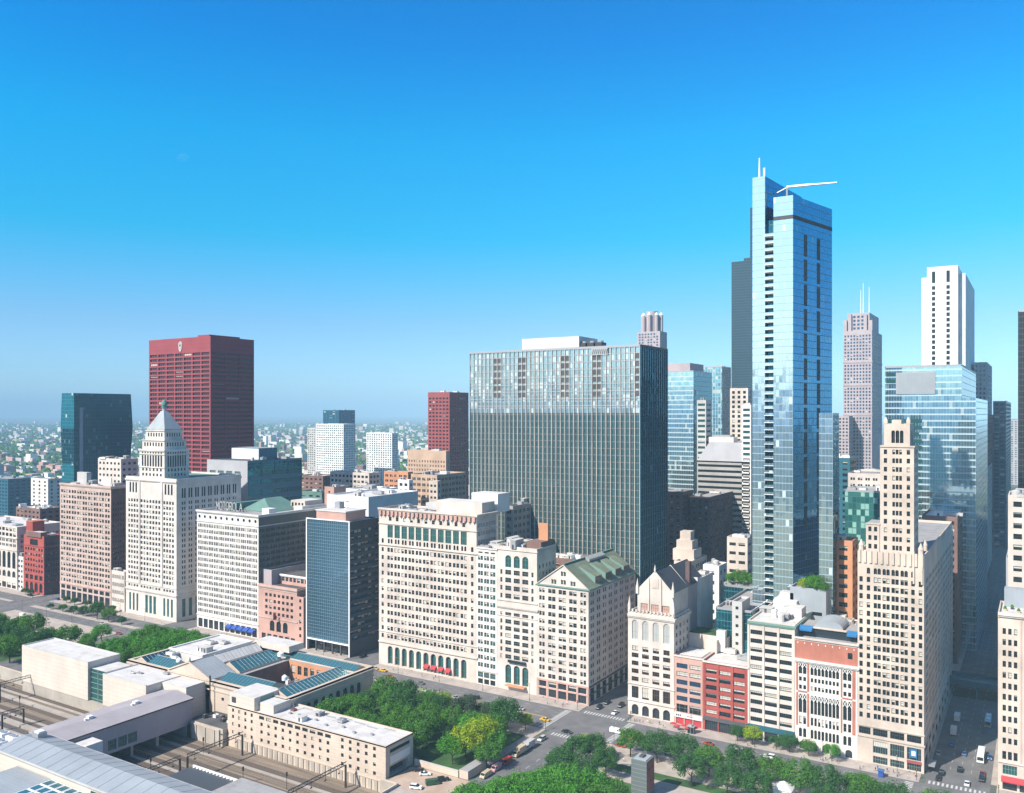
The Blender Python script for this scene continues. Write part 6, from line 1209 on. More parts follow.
b = MB(); b.bar((mx1 + .3, -353, mz + .4), (mx1 + .3, -338, 21.7), .4, 'limestone', 4); b.bar((mx1 + .3, -323, mz + .4), (mx1 + .3, -338, 21.7), .4, 'limestone', 4); b.box(mx1 + .02, mx1 + .7, -353, -323, mz - .5, mz + .1, 'limestone'); b.cyl(mx1 - .4, -338, 21.6, 23.6, .5, 'copper', 8, r1=.15); build(b, 'pediment_trim', t)
b = MB(); b.box(-303, -272.5, -372, -347, zr, 19.3, 'pale_concrete', top='roof_white'); b.box(-303.4, -272.1, -372.4, -371.6, 19.3, 20, 'white_panel'); b.box(-303.4, -272.1, -347.4, -346.6, 19.3, 20, 'white_panel'); b.box(-303.4, -302.8, -371.6, -347.4, 19.3, 20, 'white_panel'); b.box(-272.8, -272.1, -371.6, -347.4, 19.3, 20, 'white_panel'); build(b, 'centre_block', t)
gable_roof(-301, -275, -346, -336.6, 'x', zr + 2.5, zr + 6, 'metal_roof', 'roof_white', 'hall_roof', zr)
b = MB(); ym = -333; b.prism([(-313, -345), (-303.2, -345), (-303.2, -320), (-313, -320)], zr + 3, zr + 6.2, 'warm_white', top='roof_white'); build(b, 'entrance_pavilion', t)
roof_units(t, -300, -275, -370, -349, 19.3, 4, 14, .8); roof_units(t, -272, -262, -374, -354, zr + 3.3, 2, 15, .7)
for (x, y, r) in ((-300, -322.5, 1.6), (-266, -356, 1.4), (-274, -292, 1.3)):
    b = MB(); b.cyl(x, y, zr + 2, zr + 3.6, r, 'steel_white', 12); b.cyl(x, y, zr + 3.6, zr + 4.4, r, 'steel_white', 12, r1=.3); build(b, 'vent_dome', t)
for k in range(9): b = MB(); x, y = rnd.uniform(cx0 + 3, cx1 - 3), rnd.uniform(cy0 + 3, cy1 - 3); b.box(x - 1, x + 1, y - .8, y + .8, 5.2, 5.2 + rnd.uniform(1, 3), rnd.choice(['steel_white', 'steel_grey', 'white_panel'])); b.cyl(x, y, 8, 8.6, .6, 'steel_grey', 8); build(b, 'air_handler', t)

t = thing('windowless_gallery', 'windowless pale block with white roof standing at the left above the tracks', 'gallery', (-247, -416, 0))
wb = MB(); gx = -239.0
wb.box(gx - 17, gx, -446, -388, 0, 18, 'white_wall', top='roof_white'); build(wb, 'wall', t)
b = MB()
for r in ((gx - 17, gx, -446, -445.5), (gx - 17, gx, -388.5, -388), (gx - .5, gx, -445.5, -388.5), (gx - 17, gx - 16.5, -445.5, -388.5)): b.box(*r, 18.003, 18.45, 'light_grey')
build(b, 'parapet', t)
b = MB(); b.box(gx - 15, gx - 1.5, -387.99, -376.01, 0, 15.2, 'glass_green' if False else 'pane_teal', top='roof_white'); 
for k in range(6): b.box(gx - 1.5, gx - 1.35, -388, -376, 1 + k * 2.5, 1.3 + k * 2.5, 'frame_green')
b.box(gx - 1.5, gx - 1.35, -382.2, -381.8, 0, 15, 'frame_green'); build(b, 'glass_link', t)
b = MB(); b.box(gx - 18.9, gx, -376, -343.2, 0, 14.6, 'white_wall', top='roof_white'); b.box(gx - .4, gx + .02, -376, -343.2, 14.603, 15, 'light_grey'); b.box(gx - 18.9, gx - .4, -376, -375.6, 14.603, 15, 'light_grey'); build(b, 'lower_gallery', t)
b = MB(); b.box(gx - 18.8, gx - 8.2, -343.19, -326, 0, 14.2, 'white_wall', top='roof_white'); b.box(gx - 18.8, gx - 8.2, -326.4, -326, 14.203, 14.6, 'light_grey'); build(b, 'end_gallery', t)
roof_units(t, gx - 18, gx - 4, -370, -346, 14.6, 3, 44, .5)

b = MB(); b.box(TX0 + .01, gx - .25, -446, -343.2, TZ, -.01, 'concrete'); build(b, 'foundation', t)
t = thing('gallery_bridge', 'long grey hall bridging the sunken railway tracks', 'building', (-212, -331, TZ))
by0, by1, bz = -342.0, -321.0, 11.5
wb = MB(); ws = []
facade(wb, ws, 'N', by1, -246.8, -186, -.5, bz - .6, [(sorted([(xN(137, -321), xN(127, -321) - .5), (xN(127, -321), xN(117, -321) - .5), (xN(116.5, -321), xN(108, -321))]), [(.8, 5.0)], 'multi', 0, 'frame_green', 'pane_teal'), (cols(-244, -219, 9, 1, .3), [(1.61, 5.01)], 'bare', 0, 'mauve', 'mauve', .25)], 'mauve')
wb.poly([(-246.8, by0, -.5), (-186, by0, -.5), (-186, by0, bz - .6), (-246.8, by0, bz - .6)], 'mauve'); wb.poly([(-186, by0, -.5), (-186, by1, -.5), (-186, by1, bz - .6), (-186, by0, bz - .6)], 'mauve'); wb.poly([(-246.8, by0, -.5), (-246.8, by1, -.5), (-246.8, by1, bz - .6), (-246.8, by0, bz - .6)], 'mauve'); wb.poly([(-246.8, by0, -.5), (-186, by0, -.5), (-186, by1, -.5), (-246.8, by1, -.5)], 'concrete')
build(wb, 'wall', t); put_windows(t, ws, 'mauve')
b = MB(); ym = (by0 + by1) / 2; x0, x1 = -246.9, -185.6
b.poly([(x0, by0 - .5, bz - .5), (x1, by0 - .5, bz - .5), (x1, ym, bz + 1.2), (x0, ym, bz + 1.2)], 'roof_mauve'); b.poly([(x1, by1 + .5, bz - .5), (x0, by1 + .5, bz - .5), (x0, ym, bz + 1.2), (x1, ym, bz + 1.2)], 'roof_mauve'); b.poly([(x1, by0 - .5, bz - .5), (x1, by1 + .5, bz - .5), (x1, ym, bz + 1.2)], 'mauve'); b.poly([(x0, by1 + .5, bz - .5), (x0, by0 - .5, bz - .5), (x0, ym, bz + 1.2)], 'mauve'); b.box(x0, x1, by1 + .3, by1 + .5, bz - 1.1, bz - .5, 'steel_dark'); b.box(x0, x1, by0 - .5, by0 - .3, bz - 1.1, bz - .5, 'steel_dark'); build(b, 'roof', t)
for x in (-226, -205): b = MB(); b.box(x - 1, x + 1, ym - 1, ym + 1, bz + .6, bz + 2.2, 'white_panel'); b.cyl(x + 2.2, ym + .6, bz + .8, bz + 1.8, .6, 'white_panel', 10); build(b, 'roof_vent', t)
for x in (-230.5, -218.4, -206.3, -194.6):
    b = MB(); b.box(x - .6, x + .6, by0 + 2, by1 - 2, TZ, -.5, 'concrete'); build(b, 'pier', t)
b = MB(); b.box(-199, -192, by1 + .6, by1 + 8, TZ, 9.2, 'white_panel', top='roof_white'); b.box(-191.99, -191.9, by1 + 2, by1 + 6, 4, 8, 'pane_teal'); build(b, 'lift_house', t)

t = thing('office_wing', 'long beige three-storey wing with small square windows and white flat roof by the tracks', 'building', (-255, -254, 0))
rx0, rx1, ry0, ry1, rz = -263.5, -247.0, -298.0, -209.5, 12.2
wb = MB(); ws = []
g1 = cols(-296.5, -281, 4, 1, .68); g2 = cols(-279, -237, 10, 1, .66); g3 = cols(-233.5, -213, 5, 1, .66)
bE = [(g1 + g2 + g3, [(.2, 1.7), (3.6, 5.1), (6.8, 8.3)], 'dh', .3, 'frame_dark'), (g1 + cols(-279, -237, 10, 1, .28) + g3, [(9.5, 11)], 'multi', .25, 'frame_dark')]
facade(wb, ws, 'E', rx1, ry0, ry1, TZ, rz, bE, 'limestone')
facade(wb, ws, 'N', ry1, rx0, rx1, TZ, rz, [([(rx0 + 3, rx1 - 2.2)], [(.1, 3.8)], 'bare', 0, 'frame_dark', 'roof_dark', 3.0), ([(rx0 + 2, rx1 - 2.5)], [(8.8, 10.2)], 'multi', .2, 'frame_dark')], 'limestone')
wb.poly([(rx0, ry1, TZ), (rx0, ry0, TZ), (rx0, ry0, rz), (rx0, ry1, rz)], 'limestone'); wb.poly([(rx0, ry0, TZ), (rx1, ry0, TZ), (rx1, ry0, rz), (rx0, ry0, rz)], 'limestone'); wb.poly([(rx0, ry0, rz - .5), (rx1, ry0, rz - .5), (rx1, ry1, rz - .5), (rx0, ry1, rz - .5)], 'roof_white')
for r in ((rx0, rx1, ry1 - .4, ry1), (rx0, rx1, ry0, ry0 + .4), (rx0, rx0 + .4, ry0 + .4, ry1 - .4), (rx1 - .4, rx1, ry0 + .4, ry1 - .4)): wb.box(*r, rz - .5, rz + .12, 'limestone')
build(wb, 'wall', t); put_windows(t, ws, 'limestone')
b = MB(); b.box(rx0 + 2, rx1 - 2.6, ry1 + .01, ry1 + .12, 4.6, 7.6, 'white_panel'); build(b, 'wall_panel', t)
b = MB(); b.box(rx0 + 1, rx1 - .6, ry0 + .6, ry0 + 16, rz - .5, rz + 5.2, 'white_wall', top='roof_white'); b.box(rx1 - .59, rx1 - .5, ry0 + 2, ry0 + 4.6, rz + 1.2, rz + 3.6, 'frame_dark'); b.box(rx0 + 4, rx1 - 3, ry0 + 16, ry0 + 25, rz - .5, rz + 3, 'white_wall', top='roof_white'); b.box(rx0 + 5, rx1 - 4, ry0 + 15.9, ry0 + 16.08, rz + 3.2, rz + 4.8, 'frame_green'); build(b, 'penthouse', t)
b = MB()
for i in range(28): yy = ry0 + 5 + i * 3; b.box(rx1 + .003, rx1 + .3, yy, yy + 1.6, TZ + .1, -1.6, 'concrete')
b.box(rx1 + .003, rx1 + .25, ry0, ry1, -1.5, -1.1, 'limestone'); build(b, 'plinth', t)
roof_units(t, rx0 + 1, rx1 - 1, ry0 + 34, ry1 - 22, rz - .5, 5, 60, .6)
b = MB(); b.cyl(rx0 + 6, ry0 + 29, rz - .5, rz + 3.5, .25, 'frame_brown', 6); b.box(rx0 + 5, rx0 + 7, ry0 + 28, ry0 + 30, rz - .5, rz + .3, 'frame_brown'); build(b, 'flue', t)
for k in range(7): b = MB(); y = ry0 + 30 + k * 7.5; b.bar((rx0 + 1.5 + (k % 3), y, rz - .25), (rx0 + 1.5 + (k % 3), y + 5.5, rz - .25), .16, 'steel_grey', 5); b.box(rx0 + 9 + (k % 2) * 2, rx0 + 10 + (k % 2) * 2, y, y + 1.2, rz - .5, rz + .2, 'steel_grey'); build(b, 'roof_pipe', t)
t = thing('yard_deck', 'small black roofed deck stacked with gear beside the beige wing', 'deck', (-250, -309, 0))
b = MB(); b.box(-257.9, TX0 - .62, -319.5, -298.2, TZ, 2.2, 'concrete', top='roof_dark'); build(b, 'base', t)
for k in range(5): b = MB(); x, y = -249 - rnd.random() * 5, -316 + k * 3.5; b.box(x - 1, x + 1, y - .9, y + .9, 2.2, 2.9 + rnd.random(), ('steel_dark', 'steel_white', 'roof_dark')[k % 3]); b.cyl(x + .4, y, 2.9, 3.8, .4, 'steel_grey', 8); build(b, 'equipment_box', t)
t = thing('vent_mast', 'tall thin dark mast against the museum east wall', 'mast', (-256, -320.5, 0)); b = MB(); b.bar((-256, -320.8, 2.2), (-256, -320.8, 17), .28, 'steel_dark', 8); b.box(-256.5, -255.5, -321.3, -320.3, 1.9, 2.4, 'steel_dark'); build(b, 'pole', t); b = MB(); b.bar((-256, -320.8, 17), (-256, -320.8, 18.5), .4, 'steel_dark', 8); build(b, 'cap', t)

t = thing('east_wing', 'long grey metal roofed wing running along the bottom left edge', 'building', (-176, -290, 0))
wb = MB(); wb.box(-184.5, -167.5, -329, -212, TZ, 13.4, 'white_wall'); build(wb, 'wall', t)
b = MB(); b.poly([(-185.2, -329.5, 13.4), (-185.2, -211.5, 13.4), (-177, -211.5, 15.4), (-177, -329.5, 15.4)][::-1], 'metal_roof'); b.poly([(-166.8, -329.5, 13.4), (-166.8, -211.5, 13.4), (-177, -211.5, 15.4), (-177, -329.5, 15.4)], 'metal_roof'); b.poly([(-185.2, -329.5, 13.4), (-166.8, -329.5, 13.4), (-177, -329.5, 15.4)], 'white_wall'); b.poly([(-185.2, -211.5, 13.4), (-166.8, -211.5, 13.4), (-177, -211.5, 15.4)], 'white_wall'); b.box(-167.0, -166.6, -329.5, -211.5, 12.7, 13.4, 'light_grey'); b.box(-185.4, -185.0, -329.5, -211.5, 12.7, 13.4, 'light_grey')
for i in range(19): yy = -326 + i * 6; b.bar((-185, yy, 13.5), (-177, yy, 15.45), .05, 'steel_grey', 4); b.bar((-167, yy, 13.5), (-177, yy, 15.45), .05, 'steel_grey', 4)
build(b, 'roof', t)
b = MB(); b.box(-167.49, -167.3, -270, -225, 3, 11.5, 'pane_teal')
for i in range(9): b.box(-167.3, -167.2, -270 + i * 5, -269.7 + i * 5, 3, 11.5, 'frame_white')
build(b, 'window_wall', t)
b = MB(); b.box(-182, -178.5, -326, -322, 13.6, 16.4, 'steel_grey'); b.box(-181.5, -179, -325.5, -322.5, 16.4, 16.9, 'steel_white'); build(b, 'roof_hatch', t)
t = thing('skylit_hall', 'low white hall with glass skylight grid at the bottom left corner', 'building', (-140, -292, 0))
b = MB(); b.box(-167.2, -112, -315, -270.5, 0, 9.7, 'white_wall', top='roof_white'); build(b, 'wall', t)
b = MB(); b.box(-167.19, -113, -314.8, -293, 9.703, 10.1, 'metal_roof')
for i in range(18): b.box(-167 + i * 3, -166.8 + i * 3, -314.8, -293, 10.1, 10.25, 'steel_grey')
build(b, 'seam_roof', t)
for i in range(12):
    for j in range(5): b = MB(); x, y = -166.8 + i * 4.3, -292.4 + j * 4.3; b.box(x, x + 3.9, y, y + 3.9, 9.703, 10.4, 'steel_white'); b.poly([(x + .3, y + .3, 10.41), (x + 3.6, y + .3, 10.41), (x + 3.6, y + 3.6, 10.41), (x + .3, y + 3.6, 10.41)], 'skylight'); build(b, 'roof_light', t)
t = thing('louvred_annex', 'flat white annex with rows of slanted roof louvres at the bottom edge', 'building', (-170, -230, 0))
b = MB(); b.box(-202, -185.5, -262, -208, TZ, 9.0, 'white_wall', top='roof_white'); b.box(-202, -185.5, -208.5, -208, 9.003, 9.9, 'white_panel'); b.box(-202, -201.5, -262, -208.5, 9.003, 9.9, 'white_panel'); build(b, 'wall', t)
b = MB(); b.box(-200, -187, -234, -212, 9.003, 12.2, 'light_grey', top='roof_grey'); build(b, 'roof_house', t)
for k in range(14): b = MB(); y = -261 + k * 1.8; b.prism([(-200, y), (-187, y), (-187, y + 1.0), (-200, y + 1.0)], 9.003, 9.8, 'steel_grey', ztop=[9.5, 9.5, 10.6, 10.6]); build(b, 'louvre', t)
t = thing('plant_deck', 'flat roof crowded with pale cooling units at the left edge by the tracks', 'building', (-170, -384, 0))
b = MB(); b.box(-186.5, -150, -430, -330.6, TZ, 6.5, 'concrete', top='roof_grey'); build(b, 'wall', t)
for i in range(3):
    for j in range(11): b = MB(); x, y = -185 + i * 5.2, -425 + j * 8.2; b.box(x, x + 3.4, y, y + 5.6, 6.503, 9, 'steel_white'); b.cyl(x + 1.7, y + 1.6, 9, 9.4, 1.1, 'steel_grey', 10); b.cyl(x + 1.7, y + 4.0, 9, 9.4, 1.1, 'steel_grey', 10); build(b, 'cooling_unit', t)

def gantry(label, xa, xb, y, h=8.5, arch=False):
    t = thing('track_gantry', label, 'gantry', ((xa + xb) / 2, y, TZ), group='dark steel gantries over the tracks')
    for x in (xa, xb): b = MB(); b.box(x - .3, x + .3, y - .3, y + .3, TZ, TZ + h, 'steel_dark'); build(b, 'post', t)
    b = MB(); z = TZ + h
    for dz in (0, 1.2): b.box(xa - .3, xb + .3, y - .18, y + .18, z + dz, z + dz + .22, 'steel_dark')
    n = int((xb - xa) / 2.2)
    for i in range(n): x = xa + (xb - xa) * i / n; x2 = xa + (xb - xa) * (i + 1) / n; b.bar((x, y, z + .1), (x2, y, z + 1.3), .1, 'steel_dark', 4); b.bar((x2, y, z + .1), (x2, y, z + 1.3), .08, 'steel_dark', 4)
    build(b, 'truss', t)
    for k in range(4): x = xa + (xb - xa) * (k + .5) / 4; b = MB(); b.bar((x, y, z), (x, y, z - 1.6), .08, 'steel_dark', 4); b.box(x - .5, x + .5, y - .1, y + .1, z - 2.0, z - 1.6, 'steel_dark'); build(b, 'hanger', t)
gantry('steel gantry spanning the tracks under the windowless pale block', -241.5, -224, -438)
gantry('short steel gantry left of the grey bridging hall', -214, -204.5, -398, 7)
gantry('steel gantry over the sunlit tracks right of the grey bridging hall', -243, -216, -284)
gantry('second steel gantry half hidden behind the east wing roof', -214, -189, -286, 8)
gantry('steel gantry at the bottom edge beside the beige wing', -243, -214, -226)
for i, (x, y) in enumerate(((-236, -300), (-224.5, -262), (-211, -300), (-236, -462), (-224, -420), (-230, -244))):
    t = thing('signal_mast', ('thin dark signal mast standing among the sunken tracks, number %s from the south end' % ('four', 'five', 'three', 'one', 'two', 'six')[i]) if False else 'thin dark signal mast standing among the sunken tracks', 'signal', (x, y, TZ), group='signal masts among the tracks')
    b = MB(); b.bar((x, y, TZ), (x, y, TZ + 6.5), .12, 'steel_dark', 6); build(b, 'pole', t); b = MB(); b.box(x - .3, x + .3, y - .2, y + .2, TZ + 5, TZ + 6.6, 'steel_dark'); build(b, 'signal_head', t)

t = thing('yard_wall', 'low tan wall with small gatehouse at the edge of the service yard', 'wall', (-262, -186, 0))
b = MB(); b.box(-275, -262.6, -186.6, -182.6, 0, 3.2, 'limestone', top='roof_grey'); build(b, 'gatehouse', t); b = MB(); b.box(-263, -262.4, -208, -187, 0, 2.4, 'limestone'); b.box(-263.1, -262.3, -208, -187, 2.4, 2.6, 'light_grey'); build(b, 'wall', t)

# glass block tower in the plaza
t = thing('video_tower', 'grey glass block tower with red picture side standing among plaza trees', 'tower', (-286, -122, 0))
b = MB(); b.box(-289.5, -282.5, -125, -119, 0, 13.5, 'glass_brick'); b.box(-288.9, -283.1, -124.4, -119.6, 13.5, 13.75, 'lead_roof'); b.box(-287.5, -284.9, -123, -121.4, 13.75, 14.3, 'roof_dark'); build(b, 'body', t)
b = MB(); b.box(-289.1, -282.9, -118.99, -118.9, 2.5, 13.1, 'led_red')
for (xa, xb, za, zb) in ((-288, -286.7, 10, 11), (-285.4, -284.1, 10, 11), (-286.7, -285.3, 5.6, 6.3)): b.box(xa, xb, -118.9, -118.88, za, zb, 'maroon')
build(b, 'screen', t)
b = MB()
for k in range(1, 9): b.box(-282.5, -282.47, -125, -119, k * 1.5 - .05, k * 1.5 + .05, 'steel_grey')
build(b, 'frame', t)
t = thing('park_pavilion', 'small white glass roofed pavilion among park trees at the bottom edge', 'pavilion', (-300, -72, 0))
cx, cy = gnd(784, 787, 4); b = MB(); b.box(cx - 3, cx + 3, cy - 3, cy + 3, 0, 4, 'white_panel'); build(b, 'base', t); b = MB(); q = [(cx - 3.4, cy - 3.4, 4), (cx + 3.4, cy - 3.4, 4), (cx + 3.4, cy + 3.4, 4), (cx - 3.4, cy + 3.4, 4)]
for i in range(4): b.poly([q[i], q[(i + 1) % 4], (cx, cy, 6.2)], 'steel_white')
build(b, 'roof', t)

# elevated railway over the side street
t = thing('elevated_railway', 'teal shaded elevated railway bridge crossing the dark side street', 'bridge', (-474, -26, 0))
b = MB(); b.box(-481, -467, -60, 4, 5.6, 6.6, 'teal_panel'); build(b, 'deck', t)
for x in (-481.2, -466.8):
    b = MB(); b.box(x - .12, x + .12, -38, -13, 6.6, 8.2, 'teal_panel'); 
    for i in range(16): b.box(x - .16, x + .16, -38 + i * 1.6, -37.8 + i * 1.6, 6.6, 8.5, 'teal_panel')
    build(b, 'girder', t)
for y in (-36.8, -26, -15.2):
    for x in (-480, -468): b = MB(); b.box(x - .35, x + .35, y - .35, y + .35, 0, 5.6, 'teal_panel'); build(b, 'column', t)
b = MB()
for x in (-478, -476.5, -472, -470.5): b.box(x - .06, x + .06, -60, 4, 6.6, 6.8, 'rail_steel')
build(b, 'track', t)

# ------------------------------------------------------------------ the flat city towards the horizon
r = random.Random(11); cells = []
NAT = [('white', 'white_panel'), ('cream', 'warm_white'), ('grey', 'tower_grey'), ('brown', 'brown_brick'), ('tan', 'beige'), ('pale', 'pale_concrete'), ('white', 'white_panel'), ('brick', 'salmon'), ('grey', 'light_grey')]
used = []
for i in range(4200):
    d = 760 + (r.random() ** 1.9) * 9500; px = r.uniform(-25, 470) if r.random() < .93 else r.uniform(660, 850)
    rx = ray(px); x, y = rx[0] * d, rx[1] * d; x = round(x / 26) * 26 + r.uniform(-3, 3); y = round(y / 34) * 34 + r.uniform(-4, 4)
    if x > -640 and y > -1000: continue
    if x > -560: continue
    k = (round(x / 26), round(y / 34))
    if k in used and d < 5000: continue
    used.append(k) if d < 5000 else None
    w, l = r.uniform(8, 22), r.uniform(9, 32); h = r.choice([5, 7, 9, 10, 12, 14, 18]) if r.random() < .93 else r.uniform(22, 44)
    if d > 3500: w *= 1.6; l *= 1.5
    cells.append((d, x, y, w, l, h, r.choice(NAT)))
cells.sort()
def lowrise(mb, c):
    d, x, y, w, l, h, (nm, mt) = c; rf = ('roof_grey', 'roof_grey', 'roof_dark', 'roof_white')[int(abs(x * 7 + y)) % 4]
    mb.box(x - w / 2, x + w / 2, y - l / 2, y + l / 2, 0, h, mt, top=rf); mb.box(x - w / 2, x + w / 2, y + l / 2 + .01, y + l / 2 + .3, h - .4, h + .6, mt); mb.box(x + w / 2 + .01, x + w / 2 + .3, y - l / 2, y + l / 2, h - .4, h + .6, mt)
    if d < 2600:
        n = max(2, int(l / 4)); f = max(1, int(h / 4))
        for j in range(f):
            for i in range(n): ya = y - l / 2 + (i + .25) * l / n; mb.box(x + w / 2 + .011, x + w / 2 + .06, ya, ya + l / n * .5, j * 4 + 1.2, j * 4 + 2.8, 'pane', bottom=False)
        mb.box(x - w * .2, x + w * .1, y - l * .2, y + l * .05, h, h + 2.4, 'light_grey')
    mb.cyl(x - w * .25, y + l * .2, h, h + 1.8, 1.0, 'steel_grey', 6)
def zone(px): return 'left of the folded glass tower' if px < 62 else ('behind the folded glass tower' if px < 150 else ('right of the red tower' if px < 318 else ('before the red brown tower' if px < 430 else 'behind the glass towers')))
for c in cells[:290]:
    mb = MB(); lowrise(mb, c); d, x, y, w, l, h, (nm, mt) = c
    o = bpy.data.objects.new('low_building', mb.mesh('low_building', (x, y, 0))); COL.objects.link(o); o.location = (x, y, 0)
    px = pixx(x, y); tall = 'taller' if h > 16 else ('mid-rise' if h > 9 else 'low'); far = 'nearer' if d < 1700 else 'farther'
    tag(o, '%s %s block in the %s city %s' % (tall, nm, far, zone(px)), 'building', '%s %s blocks in the %s city %s' % (tall, nm, far, zone(px)))
mb = MB()
for c in cells[290:]:
    d, x, y, w, l, h, (nm, mt) = c; mb.box(x - w / 2, x + w / 2, y - l / 2, y + l / 2, 0, h, mt, bottom=False, top=('roof_grey', 'roof_dark', 'roof_grey', 'roof_white')[int(abs(x * 7 + y)) % 4])
o = build(mb, 'distant_city'); o['kind'] = 'stuff'
mb = MB()
for i in range(11000):
    d = 800 + (r.random() ** 1.6) * 9000; px = r.uniform(-25, 470) if r.random() < .93 else r.uniform(660, 850); rx = ray(px); x, y = rx[0] * d + r.uniform(-20, 20), rx[1] * d
    if x > -600: continue
    R = r.uniform(3.5, 6.5) * (1 + d / 6000); h = R * 1.5; n = 6; a0 = r.random() * 6
    p = [(x + R * r.uniform(.7, 1.1) * math.cos(a0 + k * 1.047), y + R * r.uniform(.7, 1.1) * math.sin(a0 + k * 1.047)) for k in range(n)]; k0 = len(mb.v); mt = mb.mi(('leaf_dark', 'leaf_mid')[i % 2])
    mb.v += [(q[0], q[1], h * .25) for q in p] + [(x + (q[0] - x) * .75, y + (q[1] - y) * .75, h * r.uniform(.65, .85)) for q in p] + [(x, y, h)]
    for k in range(n):
        j = (k + 1) % n; mb.f += [(k0 + k, k0 + j, k0 + n + j, k0 + n + k), (k0 + n + k, k0 + n + j, k0 + 2 * n)]; mb.m += [mt, mt]
o = build(mb, 'distant_trees'); o['kind'] = 'stuff'

# ------------------------------------------------------------------ trees
ORD = 'first second third fourth fifth sixth seventh eighth ninth tenth eleventh twelfth thirteenth fourteenth fifteenth sixteenth seventeenth eighteenth nineteenth twentieth'.split()
TENS = {2: 'twenty', 3: 'thirty', 4: 'forty', 5: 'fifty'}
def ordinal(i):
    if i < 20: return ORD[i]
    t_, u = divmod(i + 1, 10)
    return (TENS[t_] + 'ieth').replace('yieth', 'ieth') if u == 0 else TENS[t_] + '-' + ORD[u - 1]
def crown_data(seed):
    r = random.Random(seed); v = []; f = []
    cl = []
    for i in range(46):
        a = r.random() * 6.283; u = r.uniform(-.55, 1); k = r.uniform(.45, .78) ** .7; s = math.sqrt(max(0, 1 - u * u * .8))
        cl.append((k * s * math.cos(a), k * s * math.sin(a), 1.12 + u * .52 * (1 if u > 0 else .7), r.uniform(.22, .36)))
    for (cx, cy, cz, cr) in cl:
        for j in range(105):
            a = r.random() * 6.283; u = r.uniform(-.75, 1); s = math.sqrt(1 - u * u); n = Vector((s * math.cos(a), s * math.sin(a), u)); rr = cr * r.uniform(.7, 1.08)
            p = Vector((cx, cy, cz)) + n * rr
            n = (n + Vector((r.gauss(0, .45), r.gauss(0, .45), r.gauss(0, .45) + .25))).normalized(); t1 = n.orthogonal().normalized(); t1.rotate(Matrix.Rotation(r.random() * 6.28, 3, n)); t2 = n.cross(t1); h = r.uniform(.026, .056); b = len(v)
            v += [tuple(p + t1 * h), tuple(p + t2 * h * .7), tuple(p - t1 * h), tuple(p - t2 * h * .7)]; f.append((b, b + 1, b + 2, b + 3))
    return v, f
CROWN = [crown_data(100 + i) for i in range(5)]; CM = {}
def crown_mesh(i, mat):
    if (i, mat) not in CM:
        me = bpy.data.meshes.new('crown'); me.from_pydata(CROWN[i][0], [], CROWN[i][1]); me.materials.append(M[mat]); me.update(); CM[(i, mat)] = me
    return CM[(i, mat)]
TM = []
for i in range(3):
    r = random.Random(i + 50); b = MB(); b.bar((0, 0, -.02), (.01, .02, .5), .05, 'bark', 7, .036); b.bar((.01, .02, .5), (0, .03, .85), .036, 'bark', 6, .02)
    for k in range(6): a = k * 1.05 + r.random() * .5; b.bar((.01, .02, .42 + .05 * k), (.45 * math.cos(a), .45 * math.sin(a), .9 + r.random() * .35), .022, 'bark', 5, .008)
    TM.append(b.mesh('trunk'))
def tree(x, y, R, mat, label, group, z=0.0, squash=1.0):
    i = rnd.randrange(5); t = thing('tree', label, 'tree', (x, y, z), rnd.random() * 6.28, group)
    for me, nm in ((TM[i % 3], 'trunk'), (crown_mesh(i, mat), 'crown')):
        o = bpy.data.objects.new(nm, me); COL.objects.link(o); o.parent = t; o.scale = (R * rnd.uniform(.92, 1.08), R * rnd.uniform(.92, 1.08), R * squash)
def grove(pts, adj, where, group):
    """pts: (x, y, R, material[, z]) -> trees labelled by their order from the left"""
    pts = sorted(pts, key=lambda p: pixx(p[0], p[1])); n = len(pts)
    WD = {'leaf_dark': 'dark green', 'leaf_mid': 'mid green', 'leaf_bright': 'bright green', 'leaf_yellow': 'yellow green', 'leaf_grey': 'grey green'}
    seen = {}; tot = {}
    for p in pts: tot[p[3]] = tot.get(p[3], 0) + 1
    for p in pts:
        k = seen.get(p[3], 0); seen[p[3]] = k + 1
        lab = ('%s %s tree from the left %s' % (ordinal(k), WD[p[3]], where)) if tot[p[3]] > 1 else '%s %s tree %s' % (adj, WD[p[3]], where)
        tree(p[0], p[1], p[2], p[3], lab, group, p[4] if len(p) > 4 else 0.0)
r = random.Random(5)
pts = []
for i in range(4):
    for j in range(7):
        x, y = -308 + i * 12.5 + r.uniform(-2.5, 2.5), -262 + j * 11.5 + r.uniform(-3, 3)
        if x > -268 and y > -222: continue
        if x > -284 and y > -212: continue
        pts.append((x, y, r.uniform(6.0, 8.0), r.choice(['leaf_dark', 'leaf_dark', 'leaf_mid', 'leaf_grey'] if x < -290 and y > -230 else ['leaf_dark', 'leaf_mid', 'leaf_mid'])))
grove(pts, 'leafy', 'in the garden behind the beige wing', 'garden trees behind the beige wing')
pts = []
for (px, py, R, mt) in ((452, 744, 6.5, 'leaf_bright'), (466, 741, 7.5, 'leaf_yellow'), (481, 735, 8.0, 'leaf_yellow'), (494, 737, 6.0, 'leaf_bright'), (474, 726, 7.0, 'leaf_bright'), (487, 748, 5.5, 'leaf_mid')):
    x, y = gnd(px, py, 8); pts.append((x, y, R, mt))
grove(pts, 'round', 'in the sunlit clump by the service yard', 'sunlit trees by the service yard')
pts = [(-317.5, y + r.uniform(-2, 2), r.uniform(3.2, 4.6), r.choice(['leaf_yellow', 'leaf_mid', 'leaf_grey', 'leaf_bright'])) for y in range(-266, -188, 11)]
grove(pts, 'street', 'on the east pavement by the garden', 'street trees on the east pavement')
